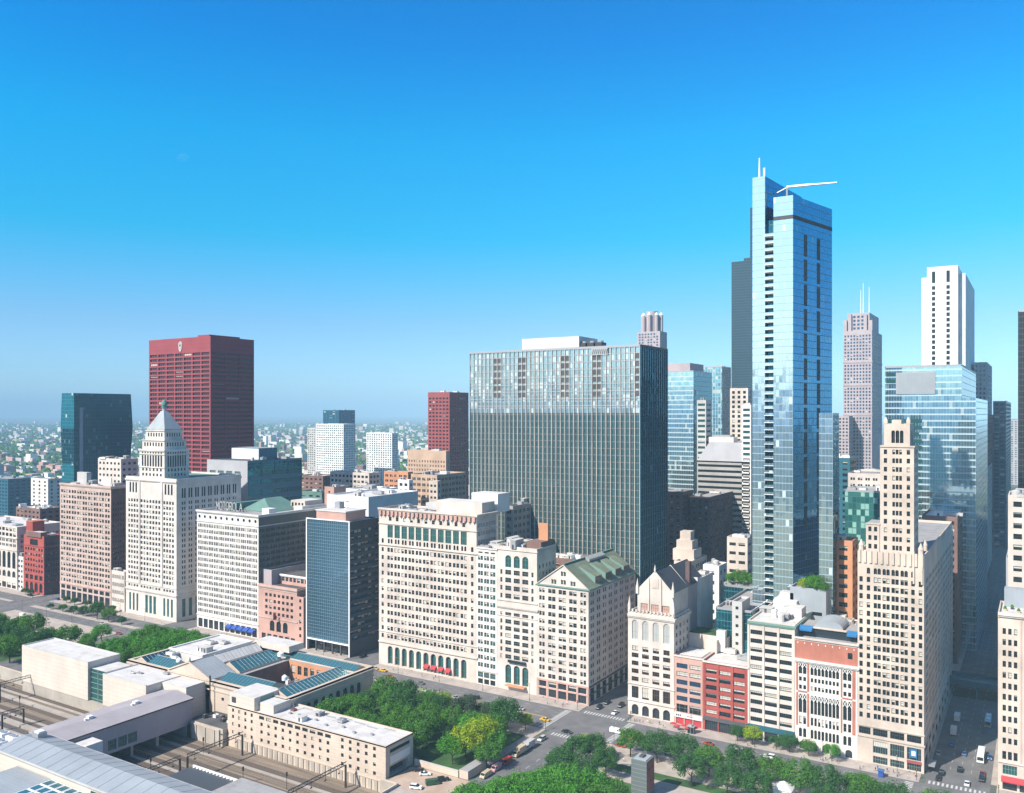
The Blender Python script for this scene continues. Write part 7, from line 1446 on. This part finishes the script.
pts = [(x + r.uniform(-3, 3), y + r.uniform(-3, 3), r.uniform(6, 8), 'leaf_bright' if r.random() < .75 else 'leaf_mid') for y in range(-446, -390, 11) for x in (-317, -306, -292, -279) if not (x > -300 and y < -440)]
pts += [(-290, -470, 5.5, 'leaf_bright'), (-283, -462, 5, 'leaf_mid'), (-303, -478, 6, 'leaf_bright')]
grove(pts, 'leafy', 'in the south garden behind the museum', 'south garden trees')
pts = [(x + r.uniform(-4, 4), y + r.uniform(-4, 4), r.uniform(6.5, 9), r.choice(['leaf_dark', 'leaf_mid', 'leaf_mid'])) for y in range(-600, -455, 17) for x in (-282, -268, -254) if not (y > -475)]
grove(pts, 'leafy', 'in the park left of the gallery', 'park trees at the left edge')
pts = [(-314.5 + r.uniform(-1, 1), y + r.uniform(-1.5, 1.5), r.uniform(6.0, 7.2), r.choice(['leaf_dark', 'leaf_mid', 'leaf_dark'])) for y in range(-140, 10, 11)]
pts += [(-302 + r.uniform(-1, 1), y + r.uniform(-1.5, 1.5), r.uniform(5.6, 6.6), r.choice(['leaf_dark', 'leaf_mid'])) for y in (-108, -97, -86, -62, -51, -40, -30)]
grove(pts, 'plaza', 'in the plaza rows', 'plaza trees along the avenue')
pts = []
for (px, py, R, mt) in ((577, 747, 6.5, 'leaf_dark'), (594, 742, 6.0, 'leaf_dark'), (562, 760, 6.5, 'leaf_dark'), (606, 755, 6.0, 'leaf_dark'), (583, 768, 6, 'leaf_dark'), (585, 731, 3.5, 'leaf_yellow')):
    x, y = gnd(px, py, 8); pts.append((x, y, R, mt))
grove(pts, 'leafy', 'at the crossing corner of the plaza', 'corner trees of the plaza')
pts = []
for (px, py, R) in ((484, 795, 6.5), (503, 787, 6.5), (524, 783, 7), (547, 781, 7.5), (568, 784, 8), (592, 785, 7.5), (612, 789, 6.5), (470, 797, 7), (505, 798, 8), (535, 797, 8), (565, 803, 8), (600, 806, 8), (628, 799, 5.5), (642, 803, 5), (552, 770, 5)):
    x, y = gnd(px, py, 9); pts.append((x, y, R, 'leaf_bright' if px < 600 else 'leaf_mid'))
grove(pts, 'leafy', 'in the mass at the bottom edge', 'sunlit park trees at the bottom edge')
pts = [(-353.2 + o_, y, R_2, m_) for y, o_, R_2, m_ in ((-108, 0, 3.6, 'leaf_dark'), (-101.5, .5, 4.3, 'leaf_yellow'), (-92, -.3, 3.0, 'leaf_dark'), (-86.5, .3, 4.0, 'leaf_dark'), (-79, 0, 3.5, 'leaf_mid'), (-70, .4, 3.7, 'leaf_bright'))]
grove(pts, 'slender', 'on the pavement before the white loft', 'street trees before the loft row')
pts = [(-336, y, R_2, m_) for y, R_2, m_ in ((-590, 2.4, 'leaf_dark'), (-575, 3, 'leaf_mid'), (-562, 3.4, 'leaf_dark'), (-551, 4, 'leaf_dark'), (-535, 6.4, 'leaf_dark'), (-522, 5, 'leaf_mid'), (-508, 3, 'leaf_dark'))] + [(-353.5, y, 2.8, 'leaf_dark') for y in (-655, -648, -600, -590, -575, -560, -545)]
grove(pts, 'small', 'before the pinkish office block', 'avenue trees before the pinkish block')
PT_ = -431; zt_ = zz(588, PT_ + 3, yE(740, PT_)) - .6
grove([(PT_, yE(733, PT_), 4.2, 'leaf_bright', zt_), (PT_ - 1, yE(740, PT_), 5.0, 'leaf_mid', zt_), (PT_, yE(747, PT_), 4.4, 'leaf_bright', zt_)], 'roof', 'on the terrace left of the skyscraper foot', 'roof terrace trees')
PX_ = -391; zt_ = zz(592, PX_, yE(812, PX_))
grove([(PX_, yE(806, PX_), 3.8, 'leaf_yellow', zt_ - 1), (PX_ + .5, yE(814, PX_), 4.6, 'leaf_bright', zt_ - 1), (PX_ + 1, yE(822, PX_), 3.4, 'leaf_mid', zt_ - 1)], 'roof', 'on the grey podium roof beside the skyscraper', 'podium roof trees')
xx, yy = gnd(858, 788, 5); grove([(xx, yy, 5.5, 'leaf_mid'), (xx + 2, yy + 9, 4.5, 'leaf_yellow')], 'round', 'at the bottom edge near the street mouth', 'trees at the bottom edge near the street mouth')

# ------------------------------------------------------------------ vehicles
def hull(mb, prof, hw, mat, top_in=0.0):
    """side outline (y, z) swept across the car, pulled in towards the top"""
    zs = [p[1] for p in prof]; z0, z1 = min(zs), max(zs)
    k = lambda z: hw - top_in * max(0, (z - z0) / (z1 - z0)) ** 2
    L_ = [(-k(z), y, z) for y, z in prof]; Rr = [(k(z), y, z) for y, z in prof]; n = len(prof)
    mb.poly(L_, mat); mb.poly(Rr[::-1], mat)
    for i in range(n): j = (i + 1) % n; mb.poly([L_[j], L_[i], Rr[i], Rr[j]], mat)
VK = {}
def vparts(kind, colr):
    key = (kind, colr)
    if key in VK: return VK[key]
    c = 'car_' + colr; P = []
    def part(nm, b): P.append((nm, b.mesh(nm), (0, 0, 0)))
    b = MB(); g = MB(); wy = (1.35, -1.35); ww = .86; wr = .33; fl, fw = 2.25, .62
    if kind == 'sedan':
        hull(b, [(-2.25, .3), (2.25, .3), (2.3, .62), (2.1, .84), (.95, .95), (-1.45, .98), (-2.2, .92), (-2.32, .6)], .9, c, .06); hull(b, [(-.75, 1.38), (.1, 1.38), (.05, 1.44), (-.7, 1.44)], .62, c)
        hull(g, [(-1.6, .95), (1.05, .93), (.2, 1.39), (-.85, 1.39)], .8, 'car_glass', .16)
    elif kind == 'suv':
        hull(b, [(-2.3, .36), (2.3, .36), (2.35, .75), (2.15, 1.02), (1.1, 1.08), (-2.3, 1.1), (-2.38, .7)], .95, c, .05); hull(b, [(-2.1, 1.66), (.25, 1.66), (.15, 1.74), (-2.05, 1.74)], .74, c)
        hull(g, [(-2.28, 1.08), (1.15, 1.06), (.35, 1.67), (-2.12, 1.67)], .88, 'car_glass', .14)
    elif kind == 'van':
        hull(b, [(-2.7, .36), (2.6, .36), (2.68, .95), (2.2, 1.25), (1.5, 2.05), (-2.68, 2.12), (-2.75, .6)], 1.0, c, .08)
        g.box(-.99, .99, 1.35, 1.36, 1.3, 1.31, 'car_glass'); hull(g, [(2.24, 1.28), (1.62, 1.98), (1.56, 1.94), (2.18, 1.26)], .86, 'car_glass'); 
        for s in (-1, 1): g.poly([(s * 1.005, .9, 1.2), (s * 1.005, 1.9, 1.2), (s * .99, 1.5, 1.8), (s * .99, .9, 1.8)], 'car_glass')
        wy = (1.7, -1.7); wr = .36; fl, fw = 2.66, .7
    elif kind == 'truck':
        b.box(-1.15, 1.15, -3.9, 1.35, .75, 3.25, c); hull(b, [(1.5, .55), (3.6, .55), (3.62, 1.3), (3.2, 1.55), (2.9, 2.4), (1.5, 2.45)], 1.05, c, .05); b.box(-1.0, 1.0, -3.9, 3.4, .5, .75, 'steel_dark')
        hull(g, [(3.24, 1.58), (2.95, 2.3), (2.88, 2.28), (3.16, 1.56)], .92, 'car_glass')
        for s in (-1, 1): g.poly([(s * 1.06, 1.9, 1.5), (s * 1.06, 2.95, 1.5), (s * 1.03, 2.8, 2.15), (s * 1.03, 1.9, 2.15)], 'car_glass')
        wy = (2.6, -2.4); ww = .98; wr = .48; fl, fw = 3.62, .75
    else:                                                  # bus
        hull(b, [(-6, .4), (6, .4), (6.05, 1.3), (5.9, 3.0), (-5.95, 3.05), (-6.05, 1.2)], 1.27, c, .06); b.box(-.8, .8, -4, -1.4, 3.05, 3.4, 'steel_white'); b.box(-.7, .7, 1, 3, 3.05, 3.35, 'steel_white')
        for s in (-1, 1):
            for k in range(7): y = -5.4 + k * 1.55; g.poly([(s * 1.28, y, 1.45), (s * 1.28, y + 1.35, 1.45), (s * 1.27, y + 1.35, 2.55), (s * 1.27, y, 2.55)], 'car_glass')
        g.poly([(-1.1, 6.06, 1.3), (1.1, 6.06, 1.3), (1.05, 5.96, 2.6), (-1.05, 5.96, 2.6)], 'car_glass'); wy = (4, -3.6); ww = 1.2; wr = .5; fl, fw = 6.07, .9
    part('body', b); part('window', g)
    w = MB(); w.bar((-.12, 0, 0), (.12, 0, 0), wr, 'tyre', 12); wm = w.mesh('wheel'); w = MB(); w.bar((-.13, 0, 0), (.13, 0, 0), wr * .6, 'steel_grey', 8); rimm = w.mesh('rim')
    for y in wy:
        for s in (-1, 1): P.append(('wheel', wm, (s * ww, y, wr)))
    l = MB(); l.box(-.17, .17, -.05, .05, -.09, .09, 'lamp_clear'); lm = l.mesh('headlight'); l = MB(); l.box(-.16, .16, -.05, .05, -.09, .09, 'lamp_tail'); tm = l.mesh('tail_light')
    for s in (-1, 1): P.append(('headlight', lm, (s * fw, fl, .68))); P.append(('tail_light', tm, (s * fw, -fl - .05 if kind != 'truck' else -3.95, .74)))
    VK[key] = P; VK[(kind, colr, 'rim')] = rimm; return P
def vehicle(kind, colr, px, py, rz, label, cat='car', z=.03, xy=None, group=None, sign=False):
    x, y = xy or gnd(px, py, .8)
    t = thing({'sedan': 'parked_car', 'suv': 'parked_car', 'van': 'van', 'truck': 'box_truck', 'bus': 'city_bus'}[kind] if cat != 'taxi' else 'taxi', label, cat, (x, y, z), rz, group)
    for nm, me, off in vparts(kind, colr):
        o = bpy.data.objects.new(nm, me); COL.objects.link(o); o.parent = t; o.location = off
        if nm == 'wheel': q = bpy.data.objects.new('rim', VK[(kind, colr, 'rim')]); COL.objects.link(q); q.parent = o
    if sign:
        b = MB(); b.box(-.3, .3, -.45, -.2, 1.44, 1.62, 'lamp_clear'); o = bpy.data.objects.new('roof_sign', b.mesh('roof_sign')); COL.objects.link(o); o.parent = t
N_, S_, E_, W_ = 0.0, math.pi, -math.pi / 2, math.pi / 2
V = vehicle
V('sedan', 'yellow', 545, 719, S_, 'bright yellow taxi before the gabled corner block at the crossing', 'taxi', sign=True)
V('sedan', 'black', 567, 731, N_, 'black car turning alone in the middle of the crossing')
V('suv', 'black', 599, 707, E_, 'black car waiting first at the shaded side street mouth')
V('suv', 'black', 607, 702, E_, 'tall black car second in the queue at the shaded side street')
V('suv', 'black', 621, 705, E_, 'dark car beside the gothic tower wall in the shaded street mouth')
V('sedan', 'white', 615, 712, E_, 'white car waiting beside the gothic club tower corner')
V('sedan', 'blue', 593, 700, E_, 'blue grey car far back in the shaded side street')
V('van', 'white', 616, 731, N_, 'white van leading the avenue queue beside the plaza trees', 'van')
V('sedan', 'yellow', 628, 737, N_, 'yellow taxi behind the white van on the avenue', 'taxi', sign=True)
V('sedan', 'tan', 637, 741, N_, 'beige car queueing behind the yellow taxi on the avenue')
V('sedan', 'red', 621, 745, N_, 'red car close to the grey glass block tower')
V('sedan', 'red', 708, 743, S_, 'bright red car parked before the pink loft building')
V('sedan', 'white', 741, 750, S_, 'white car parked before the white loft building')
V('sedan', 'black', 831, 783, N_, 'black car alone on the avenue before the setback tower')
V('sedan', 'yellow', 718, 744, S_, 'yellow car right behind the bright red parked car', 'taxi') if False else None
for i, (c, k, x, y, rz, nm) in enumerate((('grey', 'sedan', -343, -268, S_, 'grey car on the avenue before the palazzo block left end'), ('black', 'suv', -339.5, -232, S_, 'black car on the avenue before the narrow white building'), ('silver', 'sedan', -331, -252, N_, 'silver car northbound beside the garden trees'), ('blue', 'sedan', -327, -214, N_, 'blue car northbound near the crossing'), ('white', 'suv', -343, -92, S_, 'white tall car on the avenue before the white loft trees'), ('black', 'sedan', -340, -76, S_, 'black low car on the avenue before the arched club'),
    ('silver', 'suv', -330.5, -112, N_, 'silver tall car northbound beside the plaza rows'), ('grey', 'sedan', -327, -88, N_, 'grey low car northbound beside the plaza rows'), ('red', 'suv', -331, -398, N_, 'red tall car on the avenue before the white terracotta block'), ('white', 'sedan', -342, -430, S_, 'white low car on the avenue before the white terracotta block'), ('black', 'sedan', -345.5, -352, S_, 'black low car before the blue glass slab'), ('silver', 'sedan', -330, -520, N_, 'silver low car on the avenue by the south median trees'), ('grey', 'suv', -343, -560, S_, 'grey tall car on the avenue before the low white house'))): V(k, c, 0, 0, rz, nm, xy=(x, y))
for i, (c, k, nm) in enumerate((('tan', 'van', 'cream van nearest the yard gate'), ('pink', 'van', 'pink van second'), ('red', 'van', 'dark red van third'), ('tan', 'truck', 'tan box truck fourth'), ('silver', 'truck', 'silver box truck last'))):
    V(k, c, 0, 0, E_, nm + ' in the row parked along the side street kerb', 'van' if k == 'van' else 'truck', xy=(-268.5 - i * 7.4 - (2 if k == 'truck' else 0), -178.6), group='vans and trucks along the side street kerb')
V('suv', 'silver', 523, 741, E_, 'grey car at the end of the side street near the crossing', xy=(-311, -178.4))
V('sedan', 'white', 433, 773, .6, 'white car parked askew in the service yard', xy=(-257.5, -199), z=.1)
V('suv', 'black', 424, 771, .5, 'black car tucked beside the beige wing wall', xy=(-259, -203.5), z=.1)
V('van', 'green', 446, 777, .9, 'dark green van parked in the service yard', 'van', xy=(-252.5, -191.5), z=.1)
V('suv', 'black', 452, 773, .9, 'black car parked next to the dark green van', xy=(-257, -190), z=.1)
V('suv', 'white', 426, 790, .3, 'white car with dark windows at the yard entrance', xy=(-246.5, -194.5), z=.1)
V('bus', 'white', 985, 704, E_, 'white bus deep in the shaded street before the elevated railway', 'bus', xy=(-452, -20)) if False else None
V('truck', 'white', 963, 716, W_, 'white box truck in the left lane of the shaded street', 'truck', xy=(-430, -31.5))
V('truck', 'white', 958, 727, W_, 'nearer white box truck behind the first one in the shaded street', 'truck', xy=(-411, -31.5))
V('bus', 'silver', 984, 711, E_, 'grey bus in the right lane of the shaded street', 'bus', xy=(-432, -19.5))
V('sedan', 'blue', 955, 735, W_, 'light blue car behind the box trucks in the shaded street', xy=(-396, -31))
V('sedan', 'blue', 965, 741, W_, 'blue car alone mid lane in the shaded street', xy=(-388, -26))
V('sedan', 'silver', 943, 750, W_, 'silver car by the tower base in the shaded street', xy=(-383, -34.8))
V('bus', 'white', 981, 754, E_, 'bright white bus at the sunlit kerb of the side street', 'bus', xy=(-387, -20))
V('sedan', 'blue', 988, 756, E_, 'blue car on the pavement side of the white bus', xy=(-389, -17))
V('sedan', 'red', 978, 768, E_, 'dark red car parked behind the white bus', xy=(-369.5, -18.6))
V('suv', 'black', 977, 775, E_, 'black car parked behind the dark red car', xy=(-364.2, -18.6))
V('sedan', 'white', 967, 784, W_, 'white car driving out of the sunlit street mouth', xy=(-357, -23))
V('suv', 'black', 953, 764, W_, 'black car waiting at the tower corner kerb', xy=(-369.5, -26.2))
V('suv', 'black', 943, 771, W_, 'second black car waiting at the tower corner kerb', xy=(-362.5, -32))
V('sedan', 'black', 940, 776, W_, 'third dark car nearest the tower corner', xy=(-357, -32.5))
V('van', 'white', 23, 615, N_, 'white van on the avenue at the far left', 'van')
V('sedan', 'black', 68, 611, S_, 'black car on the avenue before the pinkish office block')
V('sedan', 'black', 86, 611, S_, 'dark car a little right of the first one before the pinkish block')
V('suv', 'black', 30, 595, S_, 'black car at the kerb before the brick club house')
V('suv', 'blue', 57, 599, S_, 'dark blue car at the foot of the pinkish office block')
V('sedan', 'red', 119, 633, N_, 'red car half hidden between south garden trees')
V('sedan', 'silver', 104, 625, N_, 'silver car on the avenue before the pyramid tower')
V('sedan', 'yellow', 383, 670, S_, 'yellow taxi parked at the kerb left of the palazzo arcade', 'taxi', sign=True)
V('sedan', 'tan', 375, 668, S_, 'tan car parked beside the yellow taxi near the museum corner')
V('sedan', 'red', 390, 676, N_, 'red car on the avenue beyond the museum corner')
V('suv', 'black', 363, 656, E_, 'black car coming out beside the blue glass slab')
V('sedan', 'white', 500, 712, N_, 'white car seen between street trees before the cream club')
V('bus', 'white', 508, 715, N_, 'white bus half hidden by street trees before the cream club', 'bus')
V('sedan', 'silver', 455, 697, S_, 'silver car on the avenue before the palazzo block arcade')
V('suv', 'white', 668, 752, N_, 'white car on the avenue beside plaza trees')
V('sedan', 'grey', 780, 770, N_, 'grey car on the avenue before the arched club')
V('sedan', 'silver', 520, 708, S_, 'silver car before the cream club entrance canopy')

# ------------------------------------------------------------------ people
def person_mesh(pose):
    lg = .16 if pose else .0
    vs_ = [(0, 0, .92), (0, 0, 1.12), (0, 0, 1.36), (0, 0, 1.48), (0, .01, 1.56), (0, .02, 1.68), (.1, 0, .88), (.11, lg, .48), (.11, lg * .9 - .06 * pose, .08), (.11, lg + .12, .04), (-.1, 0, .88), (-.11, -lg, .48), (-.11, -lg * 1.6, .08), (-.11, -lg * 1.6 + .14, .04), (.2, 0, 1.38), (.26, -lg * .7, 1.12), (.27, -lg * .3 + .06, .88), (-.2, 0, 1.38), (-.26, lg * .7, 1.12), (-.27, lg * .9 + .06, .88)]
    ed = [(0, 1), (1, 2), (2, 3), (3, 4), (4, 5), (0, 6), (6, 7), (7, 8), (8, 9), (0, 10), (10, 11), (11, 12), (12, 13), (2, 14), (14, 15), (15, 16), (2, 17), (17, 18), (18, 19)]
    rad = [.15, .135, .16, .06, .085, .10, .09, .065, .045, .035, .09, .065, .045, .035, .065, .048, .036, .065, .048, .036]
    me = bpy.data.meshes.new('person'); me.from_pydata(vs_, ed, []); o = bpy.data.objects.new('person_skeleton', me); COL.objects.link(o)
    md = o.modifiers.new('skin', 'SKIN'); sb = o.modifiers.new('sub', 'SUBSURF'); sb.levels = 1; sb.render_levels = 1
    for i, s_ in enumerate(me.skin_vertices[0].data): s_.radius = (rad[i], rad[i] * (.75 if i in (1, 2) else 1)); s_.use_root = (i == 0)
    dg = bpy.context.evaluated_depsgraph_get(); out = bpy.data.meshes.new_from_object(o.evaluated_get(dg)); bpy.data.objects.remove(o); out.name = 'person'
    mi = []
    for p in out.polygons:
        c = p.center
        mi.append(3 if c.z > 1.64 or (c.z > 1.54 and c.y < -.03) else (2 if c.z > 1.46 or (abs(c.x) > .22 and c.z < .95) else (0 if c.z > .93 else 1)))
    out.materials.clear()
    for _ in range(4): out.materials.append(None)
    out.polygons.foreach_set('material_index', mi); out.polygons.foreach_set('use_smooth', [True] * len(mi)); return out
PB = [person_mesh(0), person_mesh(1)]; PM = {}
def person(x, y, top, leg, label, pose=1, rz=0.0, z=.15):
    k = (pose, top, leg)
    if k not in PM:
        me = PB[pose].copy(); me.name = 'person'
        for i, c in enumerate((top, leg, 'skin', 'hair')): me.materials[i] = M['cloth_' + c]
        PM[k] = me
    o = bpy.data.objects.new('person', PM[k]); COL.objects.link(o); o.location = (x, y, z); o.rotation_euler = (0, 0, rz); tag(o, label, 'person', 'people on the pavements')
r = random.Random(3); TOP = ['white', 'black', 'blue', 'red', 'khaki']; LEG = ['black', 'blue', 'khaki']; cnt = {}
WH = [('before the gothic club tower doors', -352.5, (-158, -140), 13), ('before the red shopfront of the pink loft', -353, (-137, -126), 5), ('on the pavement before the setback tower', -352.3, (-60, -40), 11), ('on the pavement before the gabled corner block', -353, (-206, -184), 5), ('on the corner pavement before the palazzo arcade', -353, (-300, -250), 5), ('on the pavement by the white loft trees', -351.5, (-104, -66), 5), ('on the pavement before the pyramid tower', -353, (-535, -486), 3), ('in the plaza by the glass block tower', -309, (-150, -120), 3)]
for where, x, (ya, yb), n in WH:
    ys = sorted(r.uniform(ya, yb) for _ in range(n)); use = {}
    cs = [r.choice([(a, b) for a in TOP for b in LEG]) for _ in range(n)]
    for i, (y, (a, b)) in enumerate(zip(ys, cs)):
        person(x + r.uniform(-2.2, 2.2), y, a, b, '%s walker from the left %s, %s top' % (ordinal(i), where, a), r.random() < .7, r.choice([0, math.pi, 1.2]))

# ------------------------------------------------------------------ street furniture
def lamp(x, y, label, s):
    t = thing('street_lamp', label, 'street lamp', (x, y, .14), group='street lamps along the avenue')
    b = MB(); b.cyl(0 + x, y, .14, .9, .16, 'steel_dark', 8); b.bar((x, y, .9), (x, y, 8.2), .085, 'steel_dark', 6); b.bar((x, y, 8.2), (x + 1.9 * s, y, 8.6), .06, 'steel_dark', 5); build(b, 'post', t)
    b = MB(); b.box(x + 1.6 * s - .35, x + 1.6 * s + .35, y - .16, y + .16, 8.5, 8.72, 'steel_grey'); build(b, 'lamp_head', t)
ys = list(range(-640, 20, 27))
for i, y in enumerate([q for q in ys if not (-186 < q < -152 or -336 < q < -304 or -488 < q < -458 or -40 < q < -12)]): lamp(-350.8, y, '%s lamp post from the left along the west kerb' % ordinal(i), 1)
for i, y in enumerate([q for q in range(-600, 20, 30) if not (-190 < q < -152 or -490 < q < -455)]): lamp(-321.6, y, '%s lamp post from the left along the east kerb' % ordinal(i), -1)
for k, (x, y, w) in enumerate(((-351.2, -182.5, 'by the gabled corner block'), (-351.2, -155.6, 'by the gothic club tower'), (-321.4, -182.5, 'by the garden corner of the crossing'), (-321.4, -154.6, 'by the plaza corner of the crossing'), (-351.2, -39.4, 'by the setback tower corner'), (-351.2, -12.6, 'by the pinkish corner building'))):
    t = thing('traffic_light', 'dark traffic signal post ' + w, 'traffic light', (x, y, .14), group='traffic signals'); b = MB(); b.bar((x, y, .14), (x, y, 4.6), .09, 'steel_dark', 6); build(b, 'post', t)
    b = MB(); b.box(x - .18, x + .18, y - .18, y + .18, 3.4, 4.6, 'steel_dark'); 
    for j, m_ in enumerate(('lamp_tail', 'car_yellow', 'car_green')): b.bar((x + .18, y, 4.4 - j * .38), (x + .21, y, 4.4 - j * .38), .13, m_, 8)
    build(b, 'signal_head', t)
x, y = gnd(683, 741, 0); t = thing('news_kiosk', 'grey glass kiosk on the pavement before the pink loft building', 'kiosk', (-351.8, y, .14)); x = -351.8
b = MB(); b.box(x - 1.1, x + 1.1, y - 1.4, y + 1.4, .14, 3.0, 'glass_brick'); build(b, 'body', t); b = MB(); b.box(x - 1.4, x + 1.4, y - 1.7, y + 1.7, 3.0, 3.3, 'steel_grey'); b.box(x - .6, x + .6, y - .8, y + .8, 3.3, 3.8, 'steel_grey'); build(b, 'roof', t)
b = MB()
for s in (-1, 1): b.box(x + 1.1, x + 1.16, y + s * .7 - .5, y + s * .7 + .5, .5, 2.7, 'pane')
build(b, 'panel', t)
x, y = gnd(881, 774, 1); t = thing('blue_booth', 'small blue booth on the pavement before the setback tower', 'booth', (x, y, .14)); b = MB(); b.box(x - .9, x + .9, y - .9, y + .9, .14, 2.3, 'blue_awning'); build(b, 'body', t); b = MB(); b.box(x - 1.2, x + 1.2, y - 1.2, y + 1.2, 2.3, 2.6, 'car_blue'); build(b, 'roof', t)
for i in range(5):
    x, y = -353.2 + (i % 2) * 1.6, -136.5 + i * 2.5; t = thing('cafe_umbrella', '%s red parasol from the left before the pink loft shopfront' % ordinal(i), 'umbrella', (x, y, .14), group='red parasols before the pink loft')
    b = MB(); b.bar((x, y, .14), (x, y, 2.6), .05, 'steel_grey', 5); build(b, 'pole', t); b = MB(); b.cyl(x, y, 2.2, 2.8, 1.5, 'red_awning', 8, r1=.06); build(b, 'canopy', t)
x, y = -353.5, -33; t = thing('subway_shelter', 'dark glass entrance shelter at the tower corner of the side street', 'shelter', (-362, -38 + 1, .14))
b = MB(); b.box(-368, -361, -36.4, -34.2, 2.6, 2.9, 'steel_grey'); build(b, 'roof', t); b = MB()
for xx in (-367.8, -364.5, -361.2): b.bar((xx, -36.2, .14), (xx, -36.2, 2.6), .07, 'steel_dark', 5); b.bar((xx, -34.4, .14), (xx, -34.4, 2.6), .07, 'steel_dark', 5)
build(b, 'frame', t); b = MB(); b.box(-367.8, -361.2, -36.25, -36.2, .5, 2.4, 'car_glass'); build(b, 'glass_panel', t)
for i in range(8):
    y = -296 + i * 7; t = thing('flower_bed', '%s planter from the left in the median before the palazzo block' % ordinal(i), 'planter', (-336, y, .02), group='median planters before the palazzo block')
    b = MB(); b.box(-337, -335, y - 2.6, y + 2.6, .02, .6, 'light_grey'); build(b, 'trough', t); b = MB()
    for k in range(14): xx, yy = -336 + r.uniform(-.8, .8), y + r.uniform(-2.4, 2.4); b.cyl(xx, yy, .6, .6 + r.uniform(.4, 1.0), .45, r.choice(['leaf_mid', 'leaf_bright', 'leaf_yellow', 'leaf_dark']), 6, r1=.12)
    build(b, 'plants', t)

# ------------------------------------------------------------------ haze
m = bpy.data.materials.new('haze_air'); m.use_nodes = True; n = m.node_tree; MATS['haze_air'] = m
for x in list(n.nodes):
    if x.type != 'OUTPUT_MATERIAL': n.nodes.remove(x)
pv = n.nodes.new('ShaderNodeVolumePrincipled'); pv.inputs['Density'].default_value = HAZE_D; pv.inputs['Color'].default_value = HAZE_C + (1,); pv.inputs['Anisotropy'].default_value = -0.33
n.links.new(pv.outputs[0], n.nodes['Material Output'].inputs['Volume'])
b = MB(); hr = R_ + 500; b.box(-hr, hr, -hr, hr, TZ - 1.5, 440, 'haze_air'); o = build(b, 'haze'); o['kind'] = 'stuff'

# one faint wisp of cloud, high above the haze
m = bpy.data.materials.new('cloud_wisp'); m.use_nodes = True; n = m.node_tree; MATS['cloud_wisp'] = m
for x in list(n.nodes):
    if x.type != 'OUTPUT_MATERIAL': n.nodes.remove(x)
pv = n.nodes.new('ShaderNodeVolumePrincipled'); pv.inputs['Density'].default_value = .0022; pv.inputs['Color'].default_value = (1, 1, 1, 1); n.links.new(pv.outputs[0], n.nodes['Material Output'].inputs['Volume'])
b = MB(); rx = ray(186); D_ = 3200; cx, cy, cz = rx[0] * D_, rx[1] * D_, H + (HY - 156) / F * D_; rr = random.Random(9)
for k in range(5):
    ox, oz = rr.uniform(-26, 26), rr.uniform(-12, 12); R3 = rr.uniform(12, 22); n_ = 10; lv = [(-.9, .35), (-.4, .85), (.2, 1.0), (.65, .7), (.95, .25)]
    for (a, ra), (c, rc_) in zip(lv, lv[1:]): b.cyl(cx + SS * ox, cy - CC * ox, cz + oz + a * R3 * .6, cz + oz + c * R3 * .6, R3 * ra, 'cloud_wisp', n_, r1=R3 * rc_, cap=(a == -.9 or c == .95))
o = build(b, 'cloud'); o['kind'] = 'stuff'
